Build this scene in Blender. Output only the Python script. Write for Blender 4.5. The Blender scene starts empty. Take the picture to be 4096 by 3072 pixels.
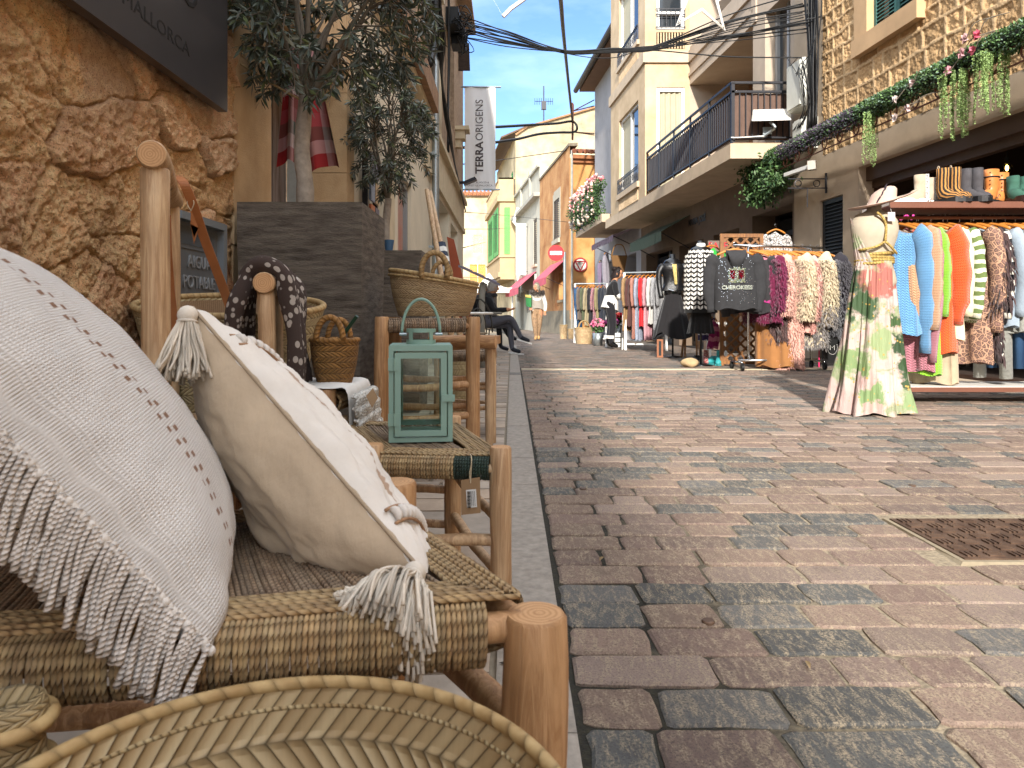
import bpy, bmesh, math, random
import numpy as np
from mathutils import Vector, Matrix
from math import sin, cos, pi, sqrt, radians
random.seed(7); np.random.seed(7)
S = bpy.context.scene
COL = S.collection
# ---------------- camera, sky, sun, exposure ----------------
CAM_H = .65; F = 710.; HV = 318.
cam = bpy.data.cameras.new('camera'); co = bpy.data.objects.new('camera', cam); COL.objects.link(co)
co.location = (0, 0, CAM_H); co.rotation_euler = (pi/2, 0, 0)
cam.sensor_width = 36; cam.lens = 36*F/1024; cam.shift_y = -(384-HV)/1024
cam.clip_start = .02; cam.clip_end = 2000
S.camera = co
cam.dof.use_dof = True; cam.dof.focus_distance = 4; cam.dof.aperture_fstop = 16
SUN_EL = radians(27); TRAVEL = Vector((.10, 1, 0)).normalized()
w = bpy.data.worlds.new('World'); S.world = w; w.use_nodes = True
nt = w.node_tree; bg = nt.nodes['Background']
sky = nt.nodes.new('ShaderNodeTexSky'); sky.sky_type = 'NISHITA'; sky.sun_disc = False
sky.sun_elevation = SUN_EL
SUNDIR = Vector((-TRAVEL.x*cos(SUN_EL), -TRAVEL.y*cos(SUN_EL), sin(SUN_EL)))
sky.sun_rotation = math.atan2(SUNDIR.x, SUNDIR.y)
sky.altitude = 50; sky.air_density = 1.0; sky.dust_density = .3; sky.ozone_density = 2.5
# faint real cirrus: cloud noise mixed into the sky by direction
tc = nt.nodes.new('ShaderNodeTexCoord'); mp = nt.nodes.new('ShaderNodeMapping'); mp.inputs['Scale'].default_value = (1.6, 1.2, 4.5)
mp.inputs['Rotation'].default_value = (0, .25, 0)
nz = nt.nodes.new('ShaderNodeTexNoise'); nz.inputs['Scale'].default_value = 2.4; nz.inputs['Detail'].default_value = 7; nz.inputs['Roughness'].default_value = .55
rp = nt.nodes.new('ShaderNodeValToRGB'); rp.color_ramp.elements[0].position = .5; rp.color_ramp.elements[1].position = .78
rp.color_ramp.elements[0].color = (0, 0, 0, 1); rp.color_ramp.elements[1].color = (.3, .3, .3, 1)
mx = nt.nodes.new('ShaderNodeMixRGB'); mx.inputs[2].default_value = (9, 9.2, 9.5, 1)
nt.links.new(tc.outputs['Generated'], mp.inputs[0]); nt.links.new(mp.outputs[0], nz.inputs['Vector'])
nt.links.new(nz.outputs[0], rp.inputs[0]); nt.links.new(rp.outputs[0], mx.inputs[0])
nt.links.new(sky.outputs[0], mx.inputs[1])
# unseen bright cloud added overhead and behind as fill light; blue ahead dimmed
sx = nt.nodes.new('ShaderNodeSeparateXYZ'); nt.links.new(tc.outputs['Generated'], sx.inputs[0])
def wm(op, a, b):
    o = nt.nodes.new('ShaderNodeMath'); o.operation = op
    for i, q in enumerate((a, b)):
        if isinstance(q, (int, float)): o.inputs[i].default_value = q
        else: nt.links.new(q, o.inputs[i])
    return o.outputs[0]
cv = wm('SUBTRACT', wm('MULTIPLY', sx.outputs[2], 1.2), wm('MULTIPLY', sx.outputs[1], .55))
cv = wm('ADD', cv, wm('MULTIPLY', wm('SUBTRACT', nz.outputs[0], .5), .7))
r2 = nt.nodes.new('ShaderNodeValToRGB'); r2.color_ramp.elements[0].position = .22; r2.color_ramp.elements[1].position = .62; nt.links.new(cv, r2.inputs[0])
dim = nt.nodes.new('ShaderNodeMixRGB'); dim.blend_type = 'MULTIPLY'; dim.inputs[0].default_value = 1; dim.inputs[2].default_value = (.50, .58, .70, 1); nt.links.new(mx.outputs[0], dim.inputs[1])
m3 = nt.nodes.new('ShaderNodeMixRGB'); m3.inputs[2].default_value = (6.5, 7.0, 7.7, 1); nt.links.new(r2.outputs[0], m3.inputs[0]); nt.links.new(dim.outputs[0], m3.inputs[1]); nt.links.new(m3.outputs[0], bg.inputs[0])
bg.inputs[1].default_value = .15
sl = bpy.data.lights.new('sun', 'SUN'); sl.energy = 3.2; sl.angle = radians(1.5); sl.color = (1, .94, .86)
so = bpy.data.objects.new('sun', sl); COL.objects.link(so)
so.rotation_euler = (-SUNDIR).to_track_quat('-Z', 'Y').to_euler()
S.view_settings.view_transform = 'Standard'; S.view_settings.look = 'None'
S.view_settings.exposure = 1.52; S.view_settings.gamma = 1
S.cycles.max_bounces = 6; S.cycles.diffuse_bounces = 4; S.cycles.transparent_max_bounces = 10
S.cycles.use_denoising = True
# ---------------- helpers ----------------
def P(u, v, D): return Vector(((u-512)/F*D, D, CAM_H+(HV-v)/F*D))
def V(*a): return Vector(a)
def lin(h):
    h = h.lstrip('#'); o = []
    for i in (0, 2, 4):
        c = int(h[i:i+2], 16)/255; o.append(c/12.92 if c < .04045 else ((c+.055)/1.055)**2.4)
    return tuple(o)
def tag(o, label=None, cat=None, group=None, kind=None):
    if label: o['label'] = label
    if cat: o['category'] = cat
    if group: o['group'] = group
    if kind: o['kind'] = kind
    return o
def thing(name, label, cat, loc=(0, 0, 0), group=None):
    o = bpy.data.objects.new(name, None); COL.objects.link(o); o.location = loc; o.empty_display_size = .05
    return tag(o, label, cat, group)
def wloc(p):
    t = Vector((0, 0, 0))
    while p is not None: t += Vector(p.location); p = p.parent
    return t
def dup(o, parent=None, label=None):
    c = o.copy(); COL.objects.link(c); c.parent = parent
    if label: c['label'] = label
    for k in list(o.children): dup(k, c)
    return c
def place(o, loc, rz=0, sc=None):
    o.location = loc; o.rotation_euler = (0, 0, rz)
    if sc: o.scale = (sc, sc, sc) if not hasattr(sc, '__len__') else sc
    return o
class MB:
    def __init__(s): s.v = []; s.f = []; s.m = []; s.uv = []; s.c = []; s.col = (1, 1, 1); s.mi = 0; s.hasuv = False
    def pt(s, p): s.v.append((p[0], p[1], p[2])); return len(s.v)-1
    def face(s, idx, uv=None):
        s.f.append(tuple(idx)); s.m.append(s.mi); s.c.append(s.col)
        if uv: s.hasuv = True
        s.uv.append(uv)
    def quad(s, a, b, c, d, uv=None): s.face([s.pt(a), s.pt(b), s.pt(c), s.pt(d)], uv)
    def poly(s, pts): s.face([s.pt(p) for p in pts])
    def hexa(s, p):  # 8 points: bottom 4, top 4
        i = [s.pt(q) for q in p]
        for q in ((0, 3, 2, 1), (4, 5, 6, 7), (0, 1, 5, 4), (1, 2, 6, 5), (2, 3, 7, 6), (3, 0, 4, 7)): s.face([i[k] for k in q])
    def box(s, x0, x1, y0, y1, z0, z1):
        s.hexa([(x0, y0, z0), (x1, y0, z0), (x1, y1, z0), (x0, y1, z0), (x0, y0, z1), (x1, y0, z1), (x1, y1, z1), (x0, y1, z1)])
    def fbox(s, fn, a0, a1, b0, b1, c0, c1):
        s.hexa([fn(a0, b0, c0), fn(a1, b0, c0), fn(a1, b0, c1), fn(a0, b0, c1), fn(a0, b1, c0), fn(a1, b1, c0), fn(a1, b1, c1), fn(a0, b1, c1)])
    def bar(s, a, b, w, h=None, up=(0, 0, 1)):
        a = Vector(a); b = Vector(b); h = h or w; d = (b-a).normalized(); up = Vector(up)
        if abs(d.dot(up)) > .98: up = Vector((1, 0, 0))
        x = d.cross(up).normalized()*w/2; y = x.cross(d).normalized()*h/2
        s.hexa([a-x-y, a+x-y, a+x+y, a-x+y, b-x-y, b+x-y, b+x+y, b-x+y])
    def tube(s, path, r, n=8, caps=True, vscale=1., closed=False, flat=1., up0=None):
        path = [Vector(p) for p in path]; k = len(path)
        if not hasattr(r, '__len__'): r = [r]*k
        rings = []; L = 0; up = None; Ls = []
        for i, p in enumerate(path):
            if closed: t = path[(i+1) % k]-path[i-1]
            else: t = path[min(i+1, k-1)]-path[max(i-1, 0)]
            if t.length < 1e-9: t = Vector((0, 0, 1))
            t.normalize()
            if up is None:
                up = Vector(up0) if up0 else (Vector((0, 0, 1)) if abs(t.z) < .9 else Vector((0, 1, 0)))
            x = t.cross(up)
            if x.length < 1e-6: x = t.orthogonal()
            x.normalize(); y = x.cross(t).normalized(); up = y
            if i: L += (p-path[i-1]).length
            Ls.append(L)
            rings.append([s.pt(p+(x*cos(2*pi*j/n)+y*sin(2*pi*j/n)*flat)*r[i]) for j in range(n)])
        m = k if closed else k-1
        for i in range(m):
            A, B = rings[i], rings[(i+1) % k]; l0 = Ls[i]*vscale; l1 = (Ls[i+1] if i+1 < k else L+(path[0]-path[-1]).length)*vscale
            for j in range(n):
                q = (j+1) % n
                s.face([A[j], A[q], B[q], B[j]], [(j/n, l0), ((j+1)/n, l0), ((j+1)/n, l1), (j/n, l1)])
        if caps and not closed:
            s.face(rings[0][::-1]); s.face(rings[-1])
        return rings
    def grid(s, fn, nu, nv, cu=False, cv=False, uvs=(1, 1)):
        idx = [[s.pt(fn(i/nu, j/nv)) for j in range(nv+(0 if cv else 1))] for i in range(nu+(0 if cu else 1))]
        for i in range(nu):
            for j in range(nv):
                a, b = (i+1) % len(idx) if cu else i+1, (j+1) % len(idx[0]) if cv else j+1
                u0, u1, v0, v1 = i/nu*uvs[0], (i+1)/nu*uvs[0], j/nv*uvs[1], (j+1)/nv*uvs[1]
                s.face([idx[i][j], idx[a][j], idx[a][b], idx[i][b]], [(u0, v0), (u1, v0), (u1, v1), (u0, v1)])
        return idx
    def lathe(s, prof, n=24, o=(0, 0, 0), uvs=(1, 1), sx=1, sy=1):
        o = Vector(o); m = len(prof)-1
        def fn(u, v):
            r, z = prof[int(round(v*m))]; a = 2*pi*u
            return (o.x+r*cos(a)*sx, o.y+r*sin(a)*sy, o.z+z)
        return s.grid(fn, n, m, cu=True, uvs=uvs)
    def ball(s, c, r, nu=12, nv=8):
        c = Vector(c); r = r if hasattr(r, '__len__') else (r, r, r)
        s.grid(lambda u, v: (c.x+r[0]*cos(2*pi*u)*sin(pi*v), c.y+r[1]*sin(2*pi*u)*sin(pi*v), c.z-r[2]*cos(pi*v)), nu, nv, cu=True)
    def facade(s, fn, a0, a1, b0, b1, holes=(), depth=.2):
        A = sorted({a0, a1}|{h[0] for h in holes}|{h[1] for h in holes}); B = sorted({b0, b1}|{h[2] for h in holes}|{h[3] for h in holes})
        A = [x for x in A if a0-1e-6 <= x <= a1+1e-6]; B = [x for x in B if b0-1e-6 <= x <= b1+1e-6]
        for i in range(len(A)-1):
            for j in range(len(B)-1):
                ca = (A[i]+A[i+1])/2; cb = (B[j]+B[j+1])/2
                if any(h[0] < ca < h[1] and h[2] < cb < h[3] for h in holes): continue
                s.quad(fn(A[i], B[j], 0), fn(A[i+1], B[j], 0), fn(A[i+1], B[j+1], 0), fn(A[i], B[j+1], 0))
        for h in holes:
            d = -(h[4] if len(h) > 4 else depth)
            for p, q in (((h[0], h[2]), (h[1], h[2])), ((h[1], h[2]), (h[1], h[3])), ((h[1], h[3]), (h[0], h[3])), ((h[0], h[3]), (h[0], h[2]))):
                s.quad(fn(p[0], p[1], 0), fn(q[0], q[1], 0), fn(q[0], q[1], d), fn(p[0], p[1], d))
    def build(s, name, mats, parent=None, smooth=False, label=None, cat=None, group=None, kind=None, origin=None, world=True, auto=None):
        mats = mats if isinstance(mats, (list, tuple)) else [mats]
        v = np.array(s.v, dtype=float)
        off = wloc(parent)
        if parent is None:
            if origin is None: lo, hi = v.min(0), v.max(0); origin = ((lo[0]+hi[0])/2, (lo[1]+hi[1])/2, lo[2])
            off = Vector(origin)
        v = v-np.array(off)
        me = bpy.data.meshes.new(name); me.from_pydata(v.tolist(), [], s.f)
        for m in mats: me.materials.append(m)
        if any(s.m): me.polygons.foreach_set('material_index', s.m)
        if s.hasuv:
            ul = me.uv_layers.new(name='UVMap'); d = []
            for f, u in zip(s.f, s.uv):
                if u is None: d += [0., 0.]*len(f)
                else:
                    for q in u: d += [float(q[0]), float(q[1])]
            ul.data.foreach_set('uv', d)
        if any(c != (1, 1, 1) for c in s.c):
            at = me.color_attributes.new('col', 'FLOAT_COLOR', 'CORNER'); d = []
            for f, c in zip(s.f, s.c): d += [c[0], c[1], c[2], 1.]*len(f)
            at.data.foreach_set('color', d)
        if smooth: me.polygons.foreach_set('use_smooth', [True]*len(s.f))
        me.update()
        if auto: me.set_sharp_from_angle(angle=radians(auto))
        o = bpy.data.objects.new(name, me); COL.objects.link(o)
        if parent is None: o.location = off
        else: o.parent = parent
        return tag(o, label, cat, group, kind)
def mesh_np(name, v, f, mats, parent=None, smooth=True, col=None, uv=None, **kw):
    """numpy verts (N,3), quads (M,4), optional per-vertex colour / per-vertex uv"""
    v = np.asarray(v, float); off = wloc(parent) if parent is not None else Vector(((v[:, 0].min()+v[:, 0].max())/2, (v[:, 1].min()+v[:, 1].max())/2, v[:, 2].min()))
    me = bpy.data.meshes.new(name); f = np.asarray(f); n = f.shape[1]
    me.vertices.add(len(v)); me.vertices.foreach_set('co', (v-np.array(off)).ravel())
    me.loops.add(f.size); me.loops.foreach_set('vertex_index', f.ravel().astype(np.int32))
    me.polygons.add(len(f)); me.polygons.foreach_set('loop_start', np.arange(0, f.size, n, dtype=np.int32))
    me.polygons.foreach_set('loop_total', np.full(len(f), n, dtype=np.int32))
    for m in (mats if isinstance(mats, list) else [mats]): me.materials.append(m)
    if col is not None:
        at = me.color_attributes.new('col', 'FLOAT_COLOR', 'POINT'); at.data.foreach_set('color', np.c_[col, np.ones(len(v))].ravel())
    if uv is not None:
        ul = me.uv_layers.new(name='UVMap'); ul.data.foreach_set('uv', np.asarray(uv)[f.ravel()].ravel())
    me.update(calc_edges=True); me.validate()
    if smooth: me.polygons.foreach_set('use_smooth', [True]*len(me.polygons))
    o = bpy.data.objects.new(name, me); COL.objects.link(o)
    if parent is None: o.location = off
    else: o.parent = parent
    return tag(o, kw.get('label'), kw.get('cat'), kw.get('group'), kw.get('kind'))
def gridfaces(nu, nv, cu=False):
    """indices for array index i*nv+j, i along nu rows (points), j nv points"""
    i = np.arange(nu if cu else nu-1); j = np.arange(nv-1); I, J = np.meshgrid(i, j, indexing='ij'); I2 = (I+1) % nu
    return np.stack([I*nv+J, I2*nv+J, I2*nv+J+1, I*nv+J+1], -1).reshape(-1, 4)
def vn(x, y, seed=0):
    r = np.random.RandomState(seed).rand(256, 256); xi = np.floor(x).astype(int); yi = np.floor(y).astype(int); fx = x-xi; fy = y-yi
    fx = fx*fx*(3-2*fx); fy = fy*fy*(3-2*fy); g = lambda a, b: r[a % 256, b % 256]
    return (g(xi, yi)*(1-fx)+g(xi+1, yi)*fx)*(1-fy)+(g(xi, yi+1)*(1-fx)+g(xi+1, yi+1)*fx)*fy
def fbm(x, y, seed=0, o=5, rough=.5):
    a = 1; t = 0; s = 0
    for k in range(o): t = t+a*vn(x*2**k+k*17.3, y*2**k+k*9.1, seed+k); s += a; a *= rough
    return t/s
# ---------------- materials ----------------
def newmat(name):
    m = bpy.data.materials.new(name); m.use_nodes = True
    return m, m.node_tree, m.node_tree.nodes['Principled BSDF']
class N:
    """tiny node builder"""
    def __init__(s, nt): s.t = nt
    def n(s, ty, **kw):
        o = s.t.nodes.new(ty)
        for k, x in kw.items(): setattr(o, k, x)
        return o
    def l(s, a, b): s.t.links.new(a, b)
    def val(s, x, inp):
        if isinstance(x, (int, float)): inp.default_value = x
        elif isinstance(x, tuple): inp.default_value = x if len(x) == len(inp.default_value) else x+(1,)
        else: s.l(x, inp)
    def math(s, op, a, b=0., c=0.):
        o = s.n('ShaderNodeMath', operation=op); s.val(a, o.inputs[0]); s.val(b, o.inputs[1]); s.val(c, o.inputs[2]); return o.outputs[0]
    def noise(s, vec, sc, det=5, ro=.55, dist=0):
        o = s.n('ShaderNodeTexNoise'); o.inputs['Scale'].default_value = sc; o.inputs['Detail'].default_value = det; o.inputs['Roughness'].default_value = ro; o.inputs['Distortion'].default_value = dist
        if vec is not None: s.l(vec, o.inputs['Vector'])
        return o.outputs[0]
    def mapp(s, vec, sc=(1, 1, 1), rot=(0, 0, 0)):
        o = s.n('ShaderNodeMapping'); o.inputs['Scale'].default_value = sc; o.inputs['Rotation'].default_value = rot; s.l(vec, o.inputs[0]); return o.outputs[0]
    def ramp(s, x, stops, interp='LINEAR'):
        o = s.n('ShaderNodeValToRGB'); r = o.color_ramp; r.interpolation = interp
        while len(r.elements) < len(stops): r.elements.new(.5)
        for e, (p, c) in zip(r.elements, stops): e.position = p; e.color = (c, c, c, 1) if isinstance(c, (int, float)) else (c[0], c[1], c[2], 1)
        s.val(x, o.inputs[0]); return o.outputs[0]
    def mix(s, f, a, b, bt='MIX'):
        o = s.n('ShaderNodeMixRGB', blend_type=bt); s.val(f, o.inputs[0]); s.val(a, o.inputs[1]); s.val(b, o.inputs[2]); return o.outputs[0]
    def bump(s, h, st=.5, d=.01, nrm=None):
        o = s.n('ShaderNodeBump'); o.inputs['Strength'].default_value = st; o.inputs['Distance'].default_value = d; s.l(h, o.inputs['Height'])
        if nrm is not None: s.l(nrm, o.inputs['Normal'])
        return o.outputs[0]
    def sep(s, v): o = s.n('ShaderNodeSeparateXYZ'); s.l(v, o.inputs[0]); return o.outputs
    def comb(s, x, y, z=0.):
        o = s.n('ShaderNodeCombineXYZ'); s.val(x, o.inputs[0]); s.val(y, o.inputs[1]); s.val(z, o.inputs[2]); return o.outputs[0]
    def white(s, x): o = s.n('ShaderNodeTexWhiteNoise', noise_dimensions='2D'); s.l(x, o.inputs['Vector']); return o.outputs[0]
def col3(c): return lin(c) if isinstance(c, str) else c
def M(name, c, r=.8, v=.15, s=6., b=.25, bs=60., bd=.004, c2=None, metal=0., attr=False, st=(1, 1, 1), spec=.35, sheen=0., trans=0.):
    m, nt_, bs_ = newmat(name); k = N(nt_); c = col3(c)
    tc = k.n('ShaderNodeTexCoord').outputs['Object']; mv = k.mapp(tc, st)
    lo = tuple(x*(1-v) for x in c); hi = tuple(min(1, x*(1+v)) for x in c) if c2 is None else col3(c2)
    cc = k.ramp(k.noise(mv, s, 7, .6), [(.3, lo), (.7, hi)])
    if attr:
        a = k.n('ShaderNodeAttribute', attribute_name='col'); cc = k.mix(1., cc, a.outputs[0], 'MULTIPLY')
    k.l(cc, bs_.inputs['Base Color']); bs_.inputs['Roughness'].default_value = r; bs_.inputs['Metallic'].default_value = metal
    bs_.inputs['Specular IOR Level'].default_value = spec
    if sheen: bs_.inputs['Sheen Weight'].default_value = sheen
    if trans:
        bs_.inputs['Subsurface Weight'].default_value = trans
    if b: k.l(k.bump(k.noise(mv, bs, 6, .6), b, bd), bs_.inputs['Normal'])
    return m
def Mwood(name, c, c2, r=.6, axis=2, sc=14, knots=True):
    m, nt_, bs_ = newmat(name); k = N(nt_)
    tc = k.n('ShaderNodeTexCoord').outputs['Object']; st = [1, 1, 1]; st[axis] = .06; mv = k.mapp(tc, tuple(st))
    g = k.noise(mv, sc*5, 6, .65, 1.2); l = k.noise(tc, sc*.5, 4, .5)
    g2 = k.noise(k.mapp(tc, tuple(1 if q == 1 else .25 for q in st)), 9, 5, .6); cc = k.ramp(g, [(.32, tuple(x*.62 for x in col3(c2))), (.46, col3(c2)), (.62, col3(c))]); cc = k.mix(k.ramp(g2, [(.4, 0.), (.7, .65)]), cc, tuple(x*.62 for x in col3(c))); cc = k.mix(k.ramp(l, [(.3, .3), (.5, 0.)]), cc, tuple(min(1, x*1.3) for x in col3(c)))
    if knots:
        vo = k.n('ShaderNodeTexVoronoi'); vo.inputs['Scale'].default_value = 7; st2 = [1, 1, 1]; st2[axis] = .45; k.l(k.mapp(tc, tuple(st2)), vo.inputs['Vector'])
        cc = k.mix(k.ramp(vo.outputs['Distance'], [(.04, .85), (.1, 0.)]), cc, tuple(x*.3 for x in col3(c2)))
    k.l(cc, bs_.inputs['Base Color']); bs_.inputs['Roughness'].default_value = r
    k.l(k.bump(g, .6, .004), bs_.inputs['Normal']); return m
def Mrope(name, c, c2, pitch=.012, strands=2, r=.75, dark=.35, uvk=1., attr=False):
    """twisted cord: UV = (turn around, metres along)"""
    m, nt_, bs_ = newmat(name); k = N(nt_); uv = k.n('ShaderNodeTexCoord').outputs['UV']; x, y, z = k.sep(uv)
    ph = k.math('FRACT', k.math('ADD', k.math('MULTIPLY', x, float(strands)), k.math('DIVIDE', y, pitch)))
    h = k.math('SINE', k.math('MULTIPLY', ph, pi)); h = k.math('POWER', h, .6)
    o = k.n('ShaderNodeTexCoord').outputs['Object']; nn = k.noise(k.mapp(o, (1, 1, 1)), 45, 4)
    cc = k.ramp(nn, [(.32, col3(c2)), (.68, col3(c))]); cc = k.mix(k.ramp(h, [(.25, dark), (.8, 0.)]), cc, tuple(q*.22 for q in col3(c2)))
    if attr:
        a = k.n('ShaderNodeAttribute', attribute_name='col'); cc = k.mix(1., cc, a.outputs[0], 'MULTIPLY')
    k.l(cc, bs_.inputs['Base Color']); bs_.inputs['Roughness'].default_value = r; k.l(k.bump(h, .9, .002), bs_.inputs['Normal']); return m
def Mpalm(name, c, c2, n=90, bands=5, amp=2., r=.6, gap=.18, bd=.004, edge=.35):
    """plaited palm leaf: UV = (around 0..1, up 0..1), zig-zag bands of folded leaf strips"""
    m, nt_, bs_ = newmat(name); k = N(nt_); uv = k.n('ShaderNodeTexCoord').outputs['UV']; x, y, z = k.sep(uv)
    yb = k.math('MULTIPLY', y, float(bands)); fy = k.math('FRACT', yb); tri = k.math('ABSOLUTE', k.math('SUBTRACT', k.math('MULTIPLY', fy, 2.), 1.))
    ib = k.math('FLOOR', k.math('MULTIPLY', yb, 2.))
    s = k.math('ADD', k.math('MULTIPLY', x, float(n)), k.math('MULTIPLY', tri, amp)); fs = k.math('FRACT', s)
    h = k.math('POWER', k.math('SINE', k.math('MULTIPLY', fs, pi)), .45)
    be = k.math('ABSOLUTE', k.math('SUBTRACT', k.math('FRACT', k.math('MULTIPLY', yb, 2.)), .5)); be = k.ramp(be, [(.36, 1.), (.5, edge)])
    h2 = k.math('MULTIPLY', h, be)
    rnd = k.white(k.comb(k.math('FLOOR', s), ib))
    o = k.n('ShaderNodeTexCoord').outputs['Object']; nn = k.noise(o, 9, 4); fine = k.noise(k.mapp(uv, (n*6., 3, 1)), 1, 3)
    cc = k.mix(rnd, col3(c), col3(c2)); cc = k.mix(k.ramp(nn, [(.35, 0.), (.75, .5)]), cc, tuple(q*.75 for q in col3(c2)))
    cc = k.mix(.12, cc, fine, 'OVERLAY')
    cc = k.mix(k.ramp(h2, [(gap, .8), (gap+.35, 0.)]), cc, tuple(q*.25 for q in col3(c2)))
    k.l(cc, bs_.inputs['Base Color']); bs_.inputs['Roughness'].default_value = r; k.l(k.bump(h2, .9, bd), bs_.inputs['Normal']); return m
def Mweave(name, c, nx=200., ny=200., r=.9, c2=None, bd=.0015, dots=None, coord='UV', dark=.3):
    m, nt_, bs_ = newmat(name); k = N(nt_); uv = k.n('ShaderNodeTexCoord').outputs[coord]; x, y, z = k.sep(uv)
    a = k.math('SINE', k.math('MULTIPLY', x, nx*pi)); b = k.math('SINE', k.math('MULTIPLY', y, ny*pi)); h = k.math('ABSOLUTE', k.math('MULTIPLY', a, b)) if nx else k.noise(uv, 420, 3, .6)
    o = k.n('ShaderNodeTexCoord').outputs['Object']; nn = k.noise(o, 14, 5)
    c = col3(c); cc = k.ramp(nn, [(.3, tuple(q*.9 for q in c)), (.7, tuple(min(1, q*1.06) for q in c) if c2 is None else col3(c2))])
    cc = k.mix(k.ramp(h, [(.0, dark), (.5, 0.)]), cc, tuple(q*.55 for q in c))
    if dots: cc = dots(k, x, y, cc)
    k.l(cc, bs_.inputs['Base Color']); bs_.inputs['Roughness'].default_value = r; bs_.inputs['Sheen Weight'].default_value = .15
    bs_.inputs['Specular IOR Level'].default_value = .15
    big = k.noise(o, 9, 3); k.l(k.bump(h, .7, bd, k.bump(k.noise(k.mapp(o, (1, 1, .5)), 26, 4, .6), .35, .008, k.bump(big, .35, .02))), bs_.inputs['Normal']); return m
def Mglass(name, tint=(.9, .95, .93), dark=None):
    m, nt_, bs_ = newmat(name); k = N(nt_)
    if dark:
        bs_.inputs['Base Color'].default_value = dark+(1,); bs_.inputs['Roughness'].default_value = .06; bs_.inputs['Specular IOR Level'].default_value = .7; return m
    t = k.n('ShaderNodeBsdfTransparent'); t.inputs[0].default_value = tint+(1,); g = k.n('ShaderNodeBsdfGlossy'); g.inputs['Roughness'].default_value = .03
    f = k.n('ShaderNodeFresnel'); f.inputs[0].default_value = 1.5; mx_ = k.n('ShaderNodeMixShader'); k.l(f.outputs[0], mx_.inputs[0]); k.l(t.outputs[0], mx_.inputs[1]); k.l(g.outputs[0], mx_.inputs[2])
    k.l(mx_.outputs[0], nt_.nodes['Material Output'].inputs[0]); return m
def text(s, size, mat, xf, depth=.003, parent=None, name='lettering', bold=0., align='CENTER', sx=1., shear=0., **kw):
    cu = bpy.data.curves.new(name, 'FONT'); cu.body = s; cu.size = size; cu.extrude = depth; cu.align_x = align; cu.align_y = 'CENTER'; cu.offset = bold; cu.resolution_u = 3
    cu.shear = shear
    t = bpy.data.objects.new(name, cu); COL.objects.link(t); dg = bpy.context.evaluated_depsgraph_get(); me = bpy.data.meshes.new_from_object(t.evaluated_get(dg))
    bpy.data.objects.remove(t); me.materials.clear(); me.materials.append(mat)
    off = wloc(parent) if parent else Vector((0, 0, 0))
    me.transform(Matrix.Translation(-off) @ xf @ Matrix.Diagonal((sx, 1, 1, 1))); me.name = name
    o = bpy.data.objects.new(name, me); COL.objects.link(o)
    if parent: o.parent = parent
    return tag(o, kw.get('label'), kw.get('cat'))
def frame(o, x, z):
    """matrix with local x along x, local y along z(up), normal = cross"""
    x = Vector(x).normalized(); y = Vector(z); y = (y-x*y.dot(x)).normalized(); n = x.cross(y)
    return Matrix(((x.x, y.x, n.x, o[0]), (x.y, y.y, n.y, o[1]), (x.z, y.z, n.z, o[2]), (0, 0, 0, 1)))
def cat(pts, n=6):
    """Catmull-Rom resample"""
    pts = [Vector(p) for p in pts]; q = [2*pts[0]-pts[1]]+pts+[2*pts[-1]-pts[-2]]; out = []
    for i in range(1, len(q)-2):
        a, b, c, d = q[i-1:i+3]
        for t in range(n):
            t /= n; out.append(.5*((2*b)+(c-a)*t+(2*a-5*b+4*c-d)*t*t+(3*b-a-3*c+d)*t**3))
    return out+[pts[-1]]
# ================= street =================
RW = lambda a, b, c: (5.33-.0915*a-c, a, b)          # right-hand frontage: a metres along, b up, c out into the street
LW = lambda a, b, c: (-1.15+c, a, b)                 # left-hand frontage
FR = lambda a, b, c: (2.2-.124*(a-27)-c, a, b)       # right-hand frontage beyond the side lane
def CF(d): return lambda a, b, c: (a, d-c, b)        # wall that faces back up the street
def Mpaver():
    m, nt_, bs_ = newmat('paver'); k = N(nt_); o = k.n('ShaderNodeTexCoord').outputs['Object']
    a = k.n('ShaderNodeAttribute', attribute_name='col').outputs[0]
    n1 = k.noise(k.mapp(o, (1, .3, 1), (0, 0, .35)), 80, 8, .75, .4); n2 = k.noise(o, 240, 4, .75); n3 = k.noise(o, 1.6, 5, .6)
    f = k.math('MULTIPLY', k.ramp(n1, [(.46, 0.), (.6, 1.)]), k.ramp(n2, [(.42, .1), (.58, 1.)]))
    f = k.math('MULTIPLY', f, k.ramp(n3, [(.25, .6), (.6, 1.)]))
    cc = k.mix(f, a, lin('#ab9c84')); cc = k.mix(k.ramp(n2, [(.32, .6), (.5, 0.)]), cc, (.035, .032, .03))
    cc = k.mix(k.ramp(k.noise(o, 7, 5, .6), [(.58, 0.), (.75, .3)]), cc, (.03, .026, .026))
    k.l(cc, bs_.inputs['Base Color']); bs_.inputs['Roughness'].default_value = .88; bs_.inputs['Specular IOR Level'].default_value = .2
    k.l(k.bump(n1, .7, .006, k.bump(n2, 1., .004)), bs_.inputs['Normal']); return m
M_paver = Mpaver()
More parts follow.
